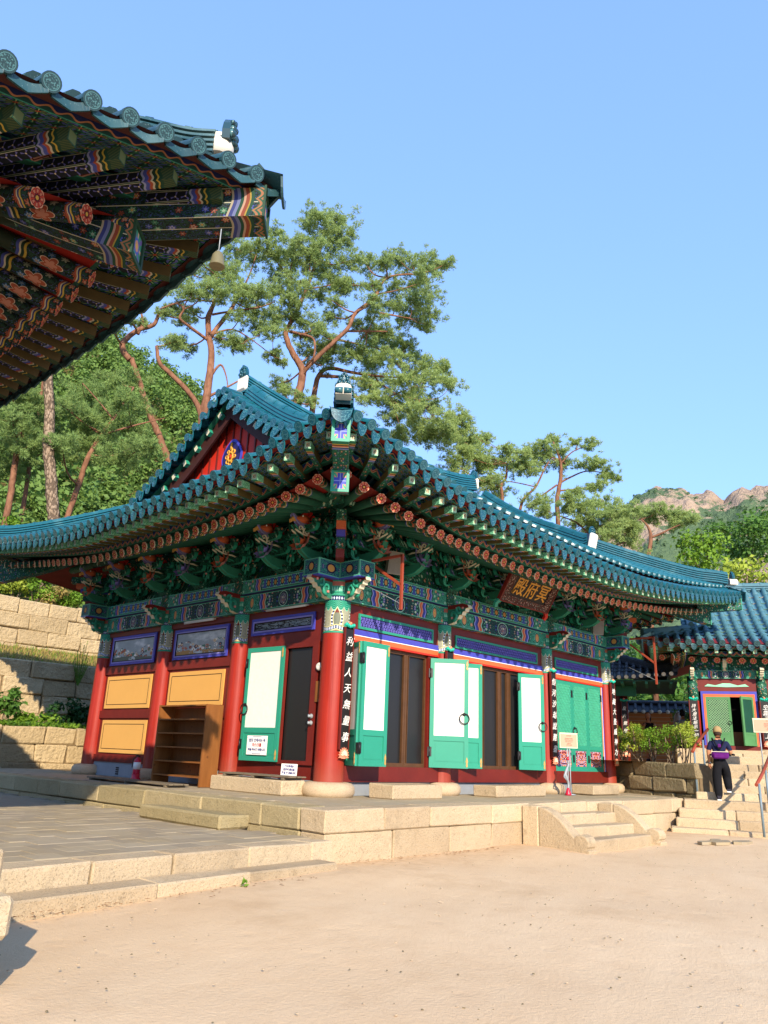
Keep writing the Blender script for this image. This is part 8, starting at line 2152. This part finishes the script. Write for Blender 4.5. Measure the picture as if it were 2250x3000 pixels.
# man climbing the steps, seen from behind: +y is up the flight
sc = 1.0
J = {'pelvis': (0, 0, .84, (.15, .115)), 'waist': (0, .01, .98, (.15, .105)), 'chest': (.0, .03, 1.20, (.185, .13)), 'neckb': (0, .05, 1.36, (.09, .08)), 'neck': (0, .075, 1.43, .055), 'skull': (0, .10, 1.50, .05),
     'shl': (-.18, .04, 1.31, .09), 'ell': (-.245, .0, 1.07, .05), 'wrl': (-.235, .06, .84, .034),
     'shr': (.18, .05, 1.30, .09), 'elr': (.255, .0, 1.08, .05), 'wrr': (.16, .20, 1.02, .034),
     'hipl': (-.09, .0, .78, .125), 'knl': (-.10, .03, .45, .11), 'anl': (-.09, -.02, .09, .092), 'tol': (-.09, .08, .04, .04),
     'hipr': (.095, .02, .78, .125), 'knr': (.125, .20, .56, .11), 'anr': (.15, .17, .27, .092), 'tor': (.155, .27, .215, .04)}
Ed = [('pelvis', 'waist'), ('waist', 'chest'), ('chest', 'neckb'), ('neckb', 'neck'), ('neck', 'skull'), ('chest', 'shl'), ('shl', 'ell'), ('ell', 'wrl'), ('chest', 'shr'), ('shr', 'elr'), ('elr', 'wrr'), ('pelvis', 'hipl'), ('hipl', 'knl'), ('knl', 'anl'), ('anl', 'tol'), ('pelvis', 'hipr'), ('hipr', 'knr'), ('knr', 'anr'), ('anr', 'tor')]
def mf(c):
    if c.z > 1.375 and abs(c.x) < .10: return 0
    if c.x < -.195 and .80 < c.z < 1.13 and (c.z > .93 or c.x < -.212): return 0
    if c.x > .19 and .93 < c.z < 1.13: return 0
    if c.x > .12 and c.y > .10 and .9 < c.z < 1.12: return 0
    if c.z > .915: return 1
    return 2
MT = SF @ TR(.79, .38, ZF-.005)
man = figure('person', 'man in khaki cap and navy tee climbing the steps with a purple waist pack', MT, J, Ed, mf, ['skin', 'cloth_navy', 'cloth_black'])
head(man, (0, .11, 1.545), -.30, 'hair_brown', 'cloth_khaki', -.15)
hand(man, (-.235, .065, .82), (0, .15, -1), (1, .1, 0), .95); hand(man, (.155, .215, 1.01), (-.6, .8, .05), (0, 0, 1), .95, .9)
shoe(man, (-.09, .0, .025)); shoe(man, (.15, .20, .195), -.05, -.15)
b = MB(); b.cbox((-.19, -.20, .93), (.19, -.075, 1.10), .04, 0); o = b.build('waist_pack', 'cloth_purple', man)
b = MB(); b.cbox((-.15, -.235, .94), (.15, -.201, 1.05), .02); b.build('front_pocket', 'cloth_purple', o)
b = MB(); b.box((-.185, -.208, 1.085), (.185, -.19, 1.097)); b.build('zip', 'pale_cream', o)
b = MB(); b.tube([(-.16, -.06, 1.02), (-.235, .03, 1.02), (-.12, .15, 1.01), (.12, .15, 1.01), (.235, .03, 1.02), (.16, -.06, 1.02)], .02, 6); b.build('belt', 'cloth_black', o)
b = MB()
for sx in (-1, 1): b.tube(spline([(0, -.105, 1.14), (sx*.06, -.115, 1.23), (sx*.12, -.06, 1.36), (sx*.14, .05, 1.40), (sx*.12, .14, 1.30)], 4), .016, 6)
b.build('harness', 'cloth_black', man); b = MB(); b.cbox((-.035, -.135, 1.19), (.035, -.105, 1.27), .01); b.build('harness_patch', 'cloth_purple', man)
# visitor in a grey tee, back turned
J2 = {k: v for k, v in J.items()}
J2.update({'wrl': (-.23, .05, .86, .034), 'elr': (.25, .0, 1.09, .05), 'wrr': (.24, .08, .86, .034), 'knr': (.10, .02, .45, .075), 'anr': (.09, -.02, .09, .055), 'tor': (.09, .08, .04, .04), 'neck': (0, .055, 1.44, .055), 'skull': (0, .07, 1.52, .05)})
def mf2(c):
    if c.z > 1.375 and abs(c.x) < .10: return 0
    if abs(c.x) > .185 and c.z < 1.13: return 0
    return 1 if c.z > .88 else 2
T2 = TR(16.14, .24, ZU) @ RZ(atan2(SE.y, SE.x))
g = figure('person', 'visitor in a grey tee and dark trousers facing the pale standing stone', T2, J2, Ed, mf2, ['skin', 'cloth_grey', 'cloth_black'])
head(g, (0, .075, 1.58), -.1, 'hair'); hand(g, (-.23, .055, .84), (0, .1, -1), (1, 0, 0), .95); hand(g, (.24, .085, .84), (0, .1, -1), (-1, 0, 0), .95); shoe(g, (-.09, .0, .025)); shoe(g, (.09, .0, .025))
# woman half hidden by the shrubs
J3 = {k: (v[0]*.9, v[1], v[2]*.93, (v[3][0]*.9, v[3][1]*.9) if isinstance(v[3], tuple) else v[3]*.88) for k, v in J2.items()}
J3.update({'elr': (.21, .05, 1.02, .042), 'wrr': (.12, .22, 1.12, .03)})
def mf3(c):
    if c.z > 1.24 and abs(c.x) < .10: return 0
    if abs(c.x) > .165: return 0
    if c.y > .12 and c.z > .95: return 0
    return 1 if c.z > .5 else 0
T3 = TR(15.72, 1.22, ZU) @ RZ(atan2(SE.y, SE.x)+pi*.95)
w3 = figure('person', 'dark-haired woman in a black sleeveless top standing behind the shrubs', T3, J3, Ed, mf3, ['skin', 'cloth_black'])
head(w3, (0, .075, 1.475), -.15, 'hair', None, .2); hand(w3, (-.207, .055, .78), (0, .1, -1), (1, 0, 0), .85); hand(w3, (.115, .235, 1.13), (-.4, .5, .7), (0, -1, .2), .85, .9); shoe(w3, (-.08, .0, .02)); shoe(w3, (.08, .0, .02))
b = MB(); b.lathe([(.001, -.22), (.06, -.18), (.085, -.05), (.08, .05), (.001, .1)], 10, 0, TR(0, .0, 1.43)); b.build('long_hair', 'hair', w3)
